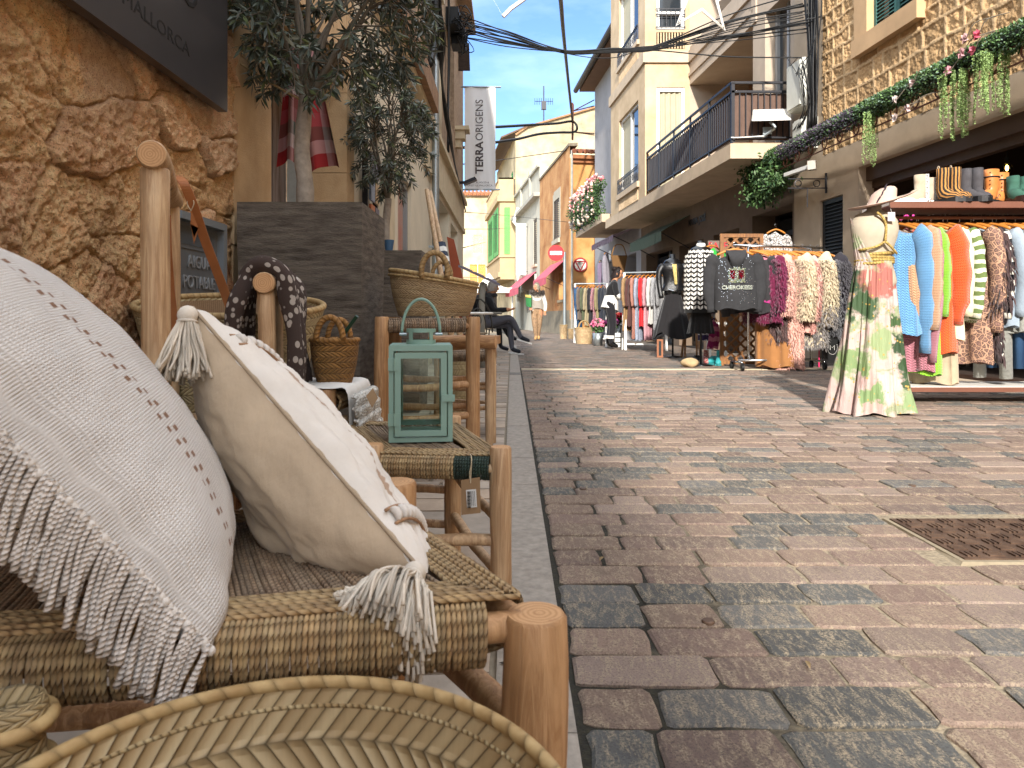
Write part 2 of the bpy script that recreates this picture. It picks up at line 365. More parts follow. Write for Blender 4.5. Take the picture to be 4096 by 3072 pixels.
def pave(rows, y0, dy, x0, x1f, lens, cols, gap, seed, rag=.004, skip=None, z=0.):
    rnd = random.Random(seed); mb = MB(); y = y0
    for r in range(rows):
        x = x0-(0 if r % 2 else rnd.random()*lens[0]*.5); d = dy*rnd.uniform(.94, 1.06); far = y > 9
        while x < x1f(y):
            L = rnd.uniform(*lens)
            if rnd.random() < .12: L *= .6
            xa, xb = max(x, x0)+gap*.5, x+L-gap*.5; ya, yb = y+gap*.5, y+d-gap*.5
            if xb-xa > .03 and not (skip and skip(xa, xb, ya, yb)):
                c = rnd.choice(cols); s = rnd.uniform(.82, 1.15); mb.col = tuple(q*s for q in c)
                j = lambda: rnd.uniform(-rag, rag); h = z+rnd.uniform(-.0035, .0015)
                if far: mb.quad((xa, ya, h), (xb, ya, h), (xb, yb, h), (xa, yb, h))
                else:
                    w = xb-xa; q = min(.010, w*.2); cr = [(xa+q, ya), (xb-q, ya), (xb, ya+q), (xb, yb-q), (xb-q, yb), (xa+q, yb), (xa, yb-q), (xa, ya+q)]
                    pts = []
                    for i in range(8):
                        pts.append(cr[i]); e = cr[(i+1) % 8]
                        if i % 2 == 0: pts.append(((cr[i][0]+e[0])/2, (cr[i][1]+e[1])/2))
                    pts = [(p[0]+j(), p[1]+j()) for p in pts]; cx, cy = (xa+xb)/2, (ya+yb)/2
                    top = [mb.pt((cx+(p[0]-cx)*(1-.012/w), cy+(p[1]-cy)*.9, h)) for p in pts]; mid = [mb.pt((p[0], p[1], h-.004)) for p in pts]; bot = [mb.pt((p[0], p[1], z-.02)) for p in pts]
                    mb.face(top); n = len(pts)
                    for i in range(n):
                        k2 = (i+1) % n; mb.face([mid[i], mid[k2], top[k2], top[i]]); mb.face([bot[i], bot[k2], mid[k2], mid[i]])
            x += L
        y += d
    return mb
PINK = [lin('#887569'), lin('#7f6c63'), lin('#7d6c64'), lin('#8f7e74')]; GREY = [lin('#666563'), lin('#5b5c5b')]
def rx1(y): return 5.2-.0915*y if y < 26 else 2.1-.124*(y-27)
mh = lambda xa, xb, ya, yb: 1.19 < (xa+xb)/2 < 1.83 and 1.87 < (ya+yb)/2 < 2.32
strip = lambda xa, xb, ya, yb: yb > 8.95 and ya < 9.12
rd = pave(76, -.1, .1235, .112, rx1, (.14, .27), PINK*2+GREY*2+[PINK[0]], .009, 3, .0045, lambda *a: mh(*a) or strip(*a))
road = rd.build('road', M_paver, kind='structure')
rd2 = pave(230, 9.3, .125, .05, rx1, (.15, .3), PINK*2+GREY*2, .012, 4, .003)
road2 = rd2.build('road', M_paver, kind='structure')
def Mground():
    m, nt_, bs_ = newmat('joint_sand'); k = N(nt_); g = k.n('ShaderNodeTexCoord').outputs['Object']; x, y, z = k.sep(g)
    n1 = k.noise(g, 4, 5, .6); n = k.noise(g, 90, 5, .7)
    sand = k.ramp(n, [(.3, lin('#62584a')), (.7, lin('#a3957c'))]); moss = k.ramp(n, [(.35, lin('#15130f')), (.75, lin('#343020'))])
    f = k.ramp(k.math('ADD', x, k.math('MULTIPLY', n1, .5)), [(.0, 0.), (1., 1.)])
    f = k.ramp(k.math('ADD', x, k.math('MULTIPLY', k.math('SUBTRACT', n1, .5), .9)), [(.35, 0.), (.75, 1.)])
    k.l(k.mix(f, moss, sand), bs_.inputs['Base Color']); bs_.inputs['Roughness'].default_value = .95; k.l(k.bump(n, .8, .006), bs_.inputs['Normal']); return m
mb = MB(); mb.quad((-300, -60, -.02), (300, -60, -.02), (300, 400, -.02), (-300, 400, -.02)); g0 = mb.build('ground', M('earth', '#8a7d68', .95), kind='structure')
mb = MB(); mb.quad((.05, -6, -.008), (5.6, -6, -.008), (3.1, 27, -.008), (.0, 27, -.008)); mb.quad((0, 27, -.008), (2.4, 27, -.008), (-2.2, 64, -.008), (-4, 64, -.008))
jb = mb.build('road_bed', Mground(), origin=(0, 0, 0), kind='structure')
# light stone strip across the road
M_gran = M('granite', '#8d857b', .75, .25, 40, .3, 200, .002); M_gran2 = M('pale_strip', '#b3a890', .8, .15, 20, .3, 120, .003)
mb = MB(); x = .12
while x < 4.4:
    mb.box(x, min(x+.6, 4.45), 8.96, 9.11, -.01, .002); x += .606
mb.build('paving_strip', M_gran2, kind='structure')
mb = MB(); mb.box(2.85, 2.97, 1.0, 8.9, -.01, .0025); 
# kerb stones
mb = MB(); y = -.6; rnd = random.Random(5)
while y < 16.5:
    L = rnd.uniform(.42, .62)
    if y > 9: L = .8
    mb.box(-.028+.0*y, .1, y, y+L-.004, -.02, .012+rnd.uniform(0, .002)); y += L
mb.build('kerb', M_gran, kind='structure')
# left pavement: irregular flags
M_flag = M('flagstone', '#9a8c7d', .8, .22, 9, .35, 70, .004, attr=True)
def flags():
    mb = MB(); rnd = random.Random(11); y = -.6
    while y < 17:
        d = rnd.uniform(.09, .17) if y > 2.2 else rnd.uniform(.2, .4); x = -1.15
        while x < -.035:
            L = rnd.uniform(.2, .5) if y > 2.2 else rnd.uniform(.3, .6); xb = min(x+L, -.036)
            if xb > -.12: xb = -.036
            g = rnd.uniform(.72, 1.15); t = rnd.uniform(.94, 1.06); mb.col = (g*t, g, g/t)
            j = lambda: rnd.uniform(-.008, .008); h = rnd.uniform(.004, .008)
            p = [(x+.006+j(), y+.006+j()), (xb-.006, y+.006+j()), (xb-.006, y+d-.006+j()), (x+.006+j(), y+d-.006+j())]
            mb.hexa([(q[0], q[1], -.02) for q in p]+[(q[0], q[1], h) for q in p]); x = xb
            if xb >= -.04: break
        y += d
    return mb
flags().build('pavement', M_flag, kind='structure')
mb = MB(); mb.quad((-1.2, -6, -.004), (-.02, -6, -.004), (-.02, 17, -.004), (-1.2, 17, -.004)); mb.build('pavement_bed', M('mortar_bed', '#857866', .95, .2, 30, .4, 120), kind='structure')
# drain slot at the kerb
mb = MB()
for i in range(9): mb.box(-.024+i*.013, -.018+i*.013, 8.0, 8.22, .0125, .0165)
mb.box(-.026, .1, 8.0, 8.012, .0125, .0165); mb.box(-.026, .1, 8.21, 8.222, .0125, .0165)
mb.build('drain_grate', M('cast_iron', '#2b2a2a', .5, .2, 30, metal=.6), label='small dark drain grate set in the granite kerb', cat='drain')
# manhole cover
M_iron = M('rusty_iron', '#4d3a30', .55, .35, 14, .4, 90, .002, c2='#6b5647', metal=.35)
mc = thing('manhole_cover', 'dark iron manhole cover with raised bar pattern set in the brick paving', 'manhole cover', (1.48, 2.09, 0))
mb = MB(); mb.hexa([(1.18, 1.88, -.02), (1.82, 1.86, -.02), (1.84, 2.3, -.02), (1.2, 2.32, -.02), (1.2, 1.89, .001), (1.815, 1.88, .001), (1.818, 2.3, .001), (1.203, 2.303, .001)])
mb.build('frame', M('cement_frame', '#857a66', .9, .2, 30, .5, 90), mc)
mb = MB(); X0, X1, Y0, Y1 = 1.215, 1.80, 1.905, 2.285; mb.box(X0, X1, Y0, Y1, -.01, .005)
for i in range(9):
    for j in range(7):
        cx = X0+.033+i*.065; cy = Y0+.03+j*.053
        if 5 <= i <= 7 and j in (3,): continue
        for q in (-1, 0, 1):
            if (i+j) % 2: mb.box(cx-.02, cx+.02, cy+q*.012-.0035, cy+q*.012+.0035, .005, .0095)
            else: mb.box(cx+q*.014-.004, cx+q*.014+.004, cy-.018, cy+.018, .005, .0095)
mb.box(1.56, 1.64, 2.07, 2.1, .002, .006); mb.box(1.575, 1.6, 2.075, 2.095, .006, .0075)
mb.build('cover_plate', M_iron, mc)
for (x, y) in ((.42, 1.52), (.27, 2.7), (1.55, 2.75)):
    mb = MB(); mb.lathe([(.0, .004), (.012, .004), (.014, .002), (.014, -.004)], 14, (x, y, 0)); mb.build('survey_stud', M_iron, label='tiny round dark metal stud set in a paving brick', cat='stud', group='studs in the paving')
# dry leaf on the kerb
mb = MB()
mb.grid(lambda u, v: (.02-.045*u+.0*v, 1.30+.012*(v-.5)*sin(pi*u)+.006*u, .016+.006*sin(pi*u)*(1-abs(v-.5)*2)), 8, 3)
mb.build('fallen_leaf', M('dry_leaf', '#35302c', .8), label='dark dry curled leaf lying on the granite kerb', cat='leaf')

# ================= left side: old stone house =================
M_plain_tan = M('lime_render', '#ae957a', .95, .18, 4, .5, 60, .006)
wl = thing('stone_house', 'old rubble stone house with dressed stone doorway at the left edge', 'house', LW(2, 0, 0))
def Mrubble():
    m, nt_, bs_ = newmat('rubble_stone'); k = N(nt_); o = k.n('ShaderNodeTexCoord').outputs['Object']; a = k.n('ShaderNodeAttribute', attribute_name='col').outputs[0]
    n1 = k.noise(o, 40, 9, .75); n2 = k.noise(o, 230, 4, .7); n3 = k.noise(o, 6, 6, .6)
    cc = k.mix(.5, a, k.ramp(n1, [(.3, .25), (.5, .5), (.7, .85)]), 'OVERLAY'); cc = k.mix(k.ramp(n2, [(.34, .75), (.46, 0.)]), cc, lin('#3a2519'))
    cc = k.mix(k.ramp(n3, [(.55, 0.), (.72, .45)]), cc, lin('#a27a5a'))
    k.l(cc, bs_.inputs['Base Color']); bs_.inputs['Roughness'].default_value = .92; bs_.inputs['Specular IOR Level'].default_value = .2
    k.l(k.bump(n1, 1., .018, k.bump(n2, 1., .006)), bs_.inputs['Normal']); return m
M_rub = Mrubble()
def rubble():
    y0, y1, z0, z1 = 1.1, 2.9, .25, 2.25; ny, nz_ = 380, 400
    Y, Z = np.meshgrid(np.linspace(y0, y1, ny), np.linspace(z0, z1, nz_), indexing='ij')
    wx = Y+.10*(fbm(Y*5, Z*5, 3)-.5); wz = Z+.10*(fbm(Y*5, Z*5, 13)-.5)
    r = np.random.RandomState(21); ns = 95; sy = r.uniform(y0-.1, y1+.1, ns); sz = r.uniform(z0-.1, z1+.1, ns); ang = r.uniform(-.6, .6, ns); 
    d1 = np.full(Y.shape, 9.); d2 = d1.copy(); own = np.zeros(Y.shape, int)
    for i in range(ns):
        dy, dz = wx-sy[i], wz-sz[i]; a = dy*cos(ang[i])+dz*sin(ang[i]); b = -dy*sin(ang[i])+dz*cos(ang[i]); d = np.sqrt((a*.75)**2+(b*1.25)**2)
        n_ = d < d1; d2 = np.where(n_, d1, np.minimum(d2, d)); own = np.where(n_, i, own); d1 = np.where(n_, d, d1)
    edge = d2-d1; prot = r.uniform(.0, .030, ns)[own]; st = r.rand(ns)[own] > .5
    f = np.clip(edge/.018, 0, 1); f = f*f*(3-2*f); h = fbm(Y*7, Z*9, 40, 7, .66)*.038
    tiltz = r.uniform(-.25, .25, ns)[own]*(Z-sz[own])+r.uniform(-.2, .2, ns)[own]*(Y-sy[own])
    c = h+np.where(st, f*(prot+.012+tiltz*.5), f*.008)+(fbm(Y*34, Z*34, 60, 5, .75)-.5)*.03-np.clip(fbm(Y*26, Z*26, 66, 3)-.66, 0, 1)*.05+(fbm(Y*3, Z*3, 80)-.5)*.035
    # smoother rendered patch under the sign
    pm = np.clip((.55-np.abs(Y-2.25-.25*(Z-1.3)))/.2, 0, 1)*np.clip((Z-1.15)/.2, 0, 1)*(fbm(Y*2.2, Z*2.2, 7)>.42); c = c*(1-.75*pm)+.03*pm
    base = np.array([lin('#c6ad90'), lin('#ccb398'), lin('#b89e82'), lin('#c8a58a'), lin('#c0ab94'), lin('#b08c70')])[r.randint(0, 6, ns)][own]
    mort = np.array(lin('#bfa785')); n5 = fbm(Y*6, Z*6, 90)[..., None]
    colr = np.where(st[..., None], base, mort)*np.array([1.55, 1.30, 1.08])*(.75+.5*n5); gap = np.clip(1-edge/.012, 0, 1)[..., None]*(r.rand(ns)[own] > .5)[..., None]
    colr = colr*(1-.3*gap); colr = colr*(1-pm[..., None])+np.array(lin('#c8a584'))*pm[..., None]
    c = c-gap[..., 0]*.006
    v = np.stack([-1.17+c, Y, Z], -1).reshape(-1, 3)
    return v, gridfaces(ny, nz_), np.clip(colr, 0, 1).reshape(-1, 3)
v, f, c = rubble(); mesh_np('rubble_wall', v, f, M_rub, wl, col=c)
mb = MB(); mb.facade(LW, -24, 1.1, 0, 7.2); mb.facade(LW, 1.1, 2.9, 0, .27); mb.facade(LW, 1.1, 2.9, 2.24, 7.2)
mb.fbox(LW, -24, 4.93, 7.2, 7.35, -6, .2); mb.quad((-1.15, -24, 0), (-7, -24, 0), (-7, -24, 7.2), (-1.15, -24, 7.2)); mb.quad((-7, -24, 0), (-7, 4.9, 0), (-7, 4.9, 7.2), (-7, -24, 7.2))
mb.build('wall', M_plain_tan, wl)
M_ashlar = M('tan_ashlar', '#bb9a70', .92, .16, 5, .7, 130, .006, c2='#c9ab84')
mb = MB()   # door jamb piers of big dressed blocks
z = 0
for h in (.95, .8, .62, .9, 1.2):
    mb.fbox(LW, 2.9, 3.345, z+.002, z+h-.002, -.3, .012+.004*(int(z*10) % 2)); z += h
z = 0
for h in (.7, .95, .55, 1.05, 1.2):
    mb.fbox(LW, 4.89, 5.12, z+.002, z+h-.002, -.3, .012); z += h
mb.fbox(LW, 3.345, 4.89, 2.35, 4.4, -.3, .01)
mb.build('door_surround', M_ashlar, wl)
mb = MB(); mb.fbox(LW, 2.9, 5.12, 4.45, 7.2, -.3, 0); mb.build('upper_wall', M_plain_tan, wl)
mb = MB(); mb.fbox(LW, 4.80, 4.86, 0, 2.35, -.37, -.3); mb.build('door_frame', M('grey_white_paint', '#a3a8a5', .7, .12, 20, .4, 80), wl)
M_oldwood = M('weathered_wood', '#5e4b3f', .85, .4, 8, .6, 60, .004, c2='#8d8078', st=(3, 3, .35))
mb = MB()
for i in range(11): mb.fbox(LW, 3.35+i*.135, 3.48+i*.135, 0, 2.35, -.42, -.385-.004*(i % 3))
mb.fbox(LW, 3.35, 4.8, .3, .42, -.385, -.36); mb.fbox(LW, 3.35, 4.8, 1.1, 1.22, -.385, -.36)
mb.build('door', M_oldwood, wl)
# ---- cream shop building further along
M_cream = M('cream_render', '#cbbfa8', .9, .08, 2.5, .2, 70, .003); M_creamb = M('cream_band', '#bfae90', .9, .12, 5, .2, 70, .003)
M_brown = M('pitted_sandstone', '#9a8068', .95, .28, 10, .9, 70, .012, c2='#b0957a')
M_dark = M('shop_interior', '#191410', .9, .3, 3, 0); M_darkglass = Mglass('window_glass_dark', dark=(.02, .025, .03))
cb = thing('shop_house', 'cream rendered shop house with brown sandstone upper floor and drainpipe on the left', 'house', LW(10, 0, 0))
mb = MB(); holes = [(5.75, 6.45, 0, 2.35, .3), (7.15, 8.1, 0, 2.15, .12), (10.6, 12.9, 0, 2.55, .35), (13.3, 15.0, 0, 2.45, .4)]
mb.facade(LW, 5.12, 16.7, 0, 3.28, holes); mb.quad(LW(16.7, 0, 0), LW(16.7, 0, -5), LW(16.7, 3.28, -5), LW(16.7, 3.28, 0)); mb.build('ground_floor_wall', M_cream, cb)
mb = MB(); mb.fbox(LW, 5.12, 16.7, 3.28, 3.36, -.1, .10); mb.fbox(LW, 9.2, 16.72, 2.62, 2.72, 0, .05); mb.fbox(LW, 9.2, 16.72, 2.72, 3.28, 0, .025)
mb.fbox(LW, 6.55, 6.85, 0, 2.4, 0, .02); mb.fbox(LW, 10.45, 10.6, 0, 2.62, -.02, .04)
mb.build('bands', M_creamb, cb)
mb = MB(); mb.fbox(LW, 5.12, 9.4, 3.36, 3.62, -.1, .18); mb.build('ledge', M('brown_ledge', '#8c6c50', .9, .3, 8, .8, 50, .01), cb)
mb = MB(); mb.facade(LW, 5.12, 16.7, 3.36, 7.3, [(6.2, 7.2, 4.4, 6.2), (9, 9.9, 4.4, 6.2), (13.2, 14.1, 4.3, 6.1)]); mb.quad(LW(16.7, 3.36, 0), LW(16.7, 3.36, -5), LW(16.7, 7.3, -5), LW(16.7, 7.3, 0))
mb.fbox(LW, 5.12, 16.7, 7.3, 7.4, -5, .3); mb.build('upper_wall', M_brown, cb)
mb = MB(); mb.fbox(LW, 9.9, 11.3, 3.36, 7.3, -.02, .03); mb.build('pilaster', M_creamb, cb)
mb = MB()
for a0, a1, b0, b1 in ((6.2, 7.2, 4.4, 6.2), (9, 9.9, 4.4, 6.2), (13.2, 14.1, 4.3, 6.1)): mb.fbox(LW, a0, a1, b0, b1, -.25, -.2)
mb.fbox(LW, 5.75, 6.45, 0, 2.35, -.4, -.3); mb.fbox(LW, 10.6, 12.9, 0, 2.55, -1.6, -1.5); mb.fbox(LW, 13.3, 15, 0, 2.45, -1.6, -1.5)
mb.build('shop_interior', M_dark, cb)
M_wwin = M('white_window_paint', '#c8c8c0', .5, .05, 5, .05)
mb = MB()
for a in (7.15, 8.04): mb.fbox(LW, a, a+.06, 0, 2.15, -.12, -.04)
mb.fbox(LW, 7.21, 8.04, 2.09, 2.15, -.12, -.04); mb.fbox(LW, 7.21, 8.04, .0, .06, -.12, -.04)
wf = mb.build('window_frame', M('silver_frame', '#8b8c8b', .45, .05, 5, .05, metal=.4), cb)
mb = MB(); mb.fbox(LW, 7.2, 8.05, .05, 2.1, -.1, -.085); mb.build('pane', M('frosted_glass', '#a39c92', .35, .1, 3, 0, c2='#b0664e'), wf)
for a0, a1, h in ((10.6, 12.9, 2.55), (13.3, 15., 2.45)):
    mb = MB()
    for a in (a0, a0+.62, a1-.7, a1-.06): mb.fbox(LW, a, a+.05, 0, h, -.33, -.27)
    mb.fbox(LW, a0, a1, h-.3, h-.24, -.33, -.27); wf = mb.build('shopfront_frame', M_wwin, cb)
    mb = MB(); mb.fbox(LW, a0+.66, a1-.7, .1, h-.3, -.31, -.3); mb.build('pane', M_darkglass, wf)
# drain pipe
M_zinc = M('zinc', '#9aa1a3', .38, .08, 6, .05, 30, metal=.75)
dp = thing('drainpipe', 'galvanised steel drainpipe running down the cream left wall', 'pipe', LW(9.85, 0, .08))
mb = MB(); mb.tube([LW(9.85, 0, .09), LW(9.85, 2.9, .09), LW(9.85, 5.2, .09)], .05, 14); mb.build('pipe', M_zinc, dp, smooth=True, auto=40)
mb = MB()
for z in (.9, 1.62, 2.9): mb.tube([LW(9.85, z, .09), LW(9.85, z+.03, .09)], .056, 14); mb.fbox(LW, 9.78, 9.8, z, z+.03, 0, .09)
mb.build('clamp', M_zinc, dp)

# ================= right side: stone house with clothes shop =================
sh = thing('clothes_shop_house', 'sandstone block house with green shutters over an open clothes shop', 'house', RW(8, 0, 0))
def Mblock():
    m, nt_, bs_ = newmat('sandstone_blocks'); k = N(nt_); o = k.n('ShaderNodeTexCoord').outputs['Object']; a = k.n('ShaderNodeAttribute', attribute_name='col').outputs[0]
    n1 = k.noise(o, 26, 9, .75, .8); n2 = k.noise(o, 140, 4, .7)
    cc = k.mix(.5, a, k.ramp(n1, [(.3, .25), (.7, .75)]), 'OVERLAY'); k.l(cc, bs_.inputs['Base Color']); bs_.inputs['Roughness'].default_value = .95; bs_.inputs['Specular IOR Level'].default_value = .15
    k.l(k.bump(n1, .5, .01, k.bump(n2, .4, .003)), bs_.inputs['Normal']); return m
def blocks():
    a0, a1, b0, b1 = 5.6, 10.07, 2.95, 5.75; na, nb = 470, 330
    A, B = np.meshgrid(np.linspace(a0, a1, na), np.linspace(b0, b1, nb), indexing='ij')
    wa = A+.07*(fbm(A*4, B*4, 5)-.5); wb = B+.10*(fbm(A*3, B*3, 15)-.5)
    r = np.random.RandomState(4); ed = np.full(A.shape, 9.); mid = np.zeros(A.shape, int)
    rows = [b0-.3]
    while rows[-1] < b1+.3: rows.append(rows[-1]+r.uniform(.17, .27))
    rows = np.array(rows); ri = np.searchsorted(rows, wb)-1; dy = np.minimum(wb-rows[ri], rows[np.minimum(ri+1, len(rows)-1)]-wb); ed = dy
    for q in range(len(rows)):
        xs = [a0-r.uniform(.1, .4)]
        while xs[-1] < a1+.5: xs.append(xs[-1]+r.uniform(.17, .4))
        xs = np.array(xs); m_ = ri == q; xi = np.searchsorted(xs, wa[m_])-1; dx = np.minimum(wa[m_]-xs[xi], xs[np.minimum(xi+1, len(xs)-1)]-wa[m_])
        ed[m_] = np.minimum(ed[m_], dx); mid[m_] = q*61+xi
    mort = np.clip((.026-ed)/.01, 0, 1); h = mort*.009+(1-mort)*((fbm(A*16, B*12, 33, 7, .68)-.5)*.05-.002)+(fbm(A*60, B*60, 44, 3)-.5)*.008
    t = r.rand(9000); base = np.array(lin('#b8976e'))[None, None]*(.78+.4*t[mid][..., None]); c = base*(1-mort[..., None])+np.array(lin('#bfa27c'))*mort[..., None]
    v = np.stack([5.33-.0915*A-h, A, B], -1).reshape(-1, 3); return v, gridfaces(na, nb), np.clip(c, 0, 1).reshape(-1, 3)
v, f, c = blocks(); v2 = v
# cut the window opening out of the block sheet
WA0, WA1, WB0, WB1 = 8.05, 8.98, 4.22, 5.9
na, nb = 470, 330; cen = v[f].mean(1); keep = ~((cen[:, 1] > WA0) & (cen[:, 1] < WA1) & (cen[:, 2] > WB0))
mesh_np('stone_wall', v, f[keep], Mblock(), sh, col=c)
M_blk_plain = M('sandstone_plain', '#b8925f', .95, .2, 6, .9, 40, .03)
mb = MB(); mb.facade(RW, -18, 5.6, 2.95, 7.5); mb.facade(RW, 5.6, 10.07, 5.74, 7.5, [(WA0, WA1, 5.74, 5.9)]); mb.fbox(RW, -18, 10.9, 7.5, 7.65, -6, .3)
mb.facade(RW, -18, 3.5, 0, 2.95)
mb.build('upper_wall', M_blk_plain, sh)
M_rend = M('beige_render', '#ac9a84', .93, .14, 2.5, .35, 90, .004); M_rend2 = M('beige_render_dark', '#a08a70', .93, .14, 2.5, .35, 90, .004)
mb = MB(); mb.facade(RW, 3.5, 10.9, 0, 2.95, [(3.5, 9.2, 0, 2.6, .35), (9.56, 10.15, .0, 2.32, .08)]); mb.facade(RW, 10.07, 10.9, 2.95, 7.5)
mb.build('render_wall', M_rend, sh)
# shop interior
mb = MB(); F2 = RW
mb.quad(F2(3.5, 0, -3), F2(9.6, 0, -3), F2(9.6, 2.9, -3), F2(3.5, 2.9, -3)); mb.quad(F2(9.2, 0, -.35), F2(9.6, 0, -3), F2(9.6, 2.9, -3), F2(9.2, 2.9, -.35))
mb.quad(F2(3.5, 2.9, -.35), F2(9.6, 2.9, -.35), F2(9.6, 2.9, -3), F2(3.5, 2.9, -3)); mb.quad(F2(3.5, 0, -.35), F2(3.5, 0, -3), F2(3.5, 2.9, -3), F2(3.5, 2.9, -.35))
mb.quad(F2(3.5, .01, -.35), F2(9.6, .01, -.35), F2(9.6, .01, -3), F2(3.5, .01, -3))
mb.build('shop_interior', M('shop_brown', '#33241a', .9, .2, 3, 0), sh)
mb = MB(); mb.fbox(RW, 3.5, 9.2, 2.42, 2.6, -.3, -.1); mb.fbox(RW, 3.5, 9.2, 2.33, 2.42, -.28, -.18); mb.build('roller_shutter_box', M('brown_metal', '#4a382c', .5, .1, 5, .1), sh)
mb = MB(); mb.fbox(RW, 9.05, 9.2, 0, 2.42, -.3, -.2); mb.fbox(RW, 3.5, 9.05, .0, .04, -.3, -.2); mb.build('shop_frame', M('dark_wood_frame', '#3a261b', .6, .2, 5, .1), sh)
# window: stone surround, sill, shutters
mb = MB(); mb.fbox(RW, WA0-.14, WA1+.22, WB0-.22, WB0-.0, -.05, .10); mb.fbox(RW, WA1, WA1+.28, WB0, 6.1, -.2, .025); mb.fbox(RW, WA0-.22, WA0, WB0, 6.1, -.2, .025); mb.fbox(RW, WA0-.22, WA1+.28, 5.9, 6.2, -.2, .03)
mb.build('window_surround', M('smooth_sandstone', '#b59672', .9, .12, 3, .3, 60, .004), sh)
M_grnsh = M('green_shutter_paint', '#2e5a55', .55, .12, 8, .1); 
def shutter(fn, a0, a1, b0, b1, c0, mat, parent, slats=26, th=.035, nm='shutter'):
    mb = MB(); fw = (a1-a0)*.1
    mb.fbox(fn, a0, a0+fw, b0, b1, c0, c0+th); mb.fbox(fn, a1-fw, a1, b0, b1, c0, c0+th); mb.fbox(fn, a0+fw, a1-fw, b0, b0+fw, c0, c0+th); mb.fbox(fn, a0+fw, a1-fw, b1-fw, b1, c0, c0+th)
    h = (b1-b0-2*fw)/slats
    for i in range(slats):
        z = b0+fw+i*h
        mb.hexa([fn(a0+fw, z, c0+th*.9), fn(a1-fw, z, c0+th*.9), fn(a1-fw, z+h*.15, c0+th*.9), fn(a0+fw, z+h*.15, c0+th*.9), fn(a0+fw, z+h*.85, c0+.002), fn(a1-fw, z+h*.85, c0+.002), fn(a1-fw, z+h, c0+.002), fn(a0+fw, z+h, c0+.002)])
    return mb.build(nm, mat, parent)
mb = MB(); mb.fbox(RW, WA0, WA1, WB0, 5.9, -.3, -.26); mb.build('window', M_dark, sh)
shutter(RW, WA0+.01, (WA0+WA1)/2-.005, WB0+.01, 5.88, -.1, M_grnsh, sh, 34); shutter(RW, (WA0+WA1)/2+.005, WA1-.01, WB0+.01, 5.88, -.1, M_grnsh, sh, 34)
M_blksh = M('black_shutter_paint', '#14181b', .5, .1, 5, .05)
shutter(RW, 9.57, 10.14, .02, 2.31, -.07, M_blksh, sh, 44)
# ================= bay-window apartment house =================
M_bay = M('golden_ashlar', '#b49b79', .92, .16, 2.2, .25, 70, .004, c2='#c2ab8c'); M_bayf = M('facade_render', '#a89886', .92, .1, 2.5, .35, 90, .005)
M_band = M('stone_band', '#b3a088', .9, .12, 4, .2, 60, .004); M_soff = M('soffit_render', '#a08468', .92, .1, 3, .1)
M_white = M('white_frame_paint', '#d8d6d0', .5, .04, 5, .05); M_rail = M('dark_iron', '#26262a', .45, .1, 20, .05, metal=.4)
M_curt = M('cream_curtain', '#a49d86', .85, .06, 6, .05)
bh = thing('apartment_house', 'golden stone apartment house with projecting bay and long iron railed balcony', 'house', RW(14, 0, 0))
mb = MB()
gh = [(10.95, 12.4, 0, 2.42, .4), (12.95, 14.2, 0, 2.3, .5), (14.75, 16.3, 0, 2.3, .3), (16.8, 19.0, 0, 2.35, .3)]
mb.facade(RW, 10.9, 19.5, 0, 3.12, gh); mb.build('shopfront_wall', M('shop_wall', '#6e5e4f', .9, .15, 3, .3, 60), bh)  # wall colour darkened to stand in for shade under the balcony slab
mb = MB()
mb.facade(RW, 10.9, 19.5, 3.3, 10.5, [(12.37, 15.6, 3.31, 5.77, 1.3), (11.02, 11.9, 3.31, 5.75, .22), (12.37, 15.6, 6.6, 8.9, 1.3), (11.02, 11.9, 6.6, 8.9, .22)])
mb.quad(RW(10.9, 3.3, 0), RW(10.9, 3.3, -4), RW(10.9, 10.5, -4), RW(10.9, 10.5, 0)); mb.build('upper_wall', M_bayf, bh)
mb = MB(); mb.fbox(RW, 12.3, 15.6, 5.95, 6.02, 0, .03); mb.fbox(RW, 12.3, 15.6, 6.25, 6.5, 0, .045); mb.fbox(RW, 12.2, 12.37, 5.75, 6.6, 0, .03); mb.build('moulding', M_bayf, bh)
mb = MB(); mb.quad(RW(12.37, 3.31, -1.3), RW(15.6, 3.31, -1.3), RW(15.6, 5.77, -1.3), RW(12.37, 5.77, -1.3)); mb.quad(RW(12.37, 6.6, -1.3), RW(15.6, 6.6, -1.3), RW(15.6, 8.9, -1.3), RW(12.37, 8.9, -1.3))
mb.build('loggia_back_wall', M('brown_render', '#8b6a50', .9, .1, 3, .1), bh)
mb = MB(); mb.fbox(RW, 11.02, 11.9, 3.31, 5.75, -.25, -.22); mb.fbox(RW, 11.02, 11.9, 6.6, 8.9, -.25, -.22); w_ = mb.build('window', M_darkglass, bh)
mb = MB()
for b0, b1 in ((3.31, 5.75), (6.6, 8.9)):
    mb.fbox(RW, 11.02, 11.09, b0, b1, -.22, -.17); mb.fbox(RW, 11.83, 11.9, b0, b1, -.22, -.17); mb.fbox(RW, 11.43, 11.49, b0, b1, -.22, -.17)
mb.build('frame', M('grey_alu', '#9a9a98', .4, .05, 5, .02), w_)
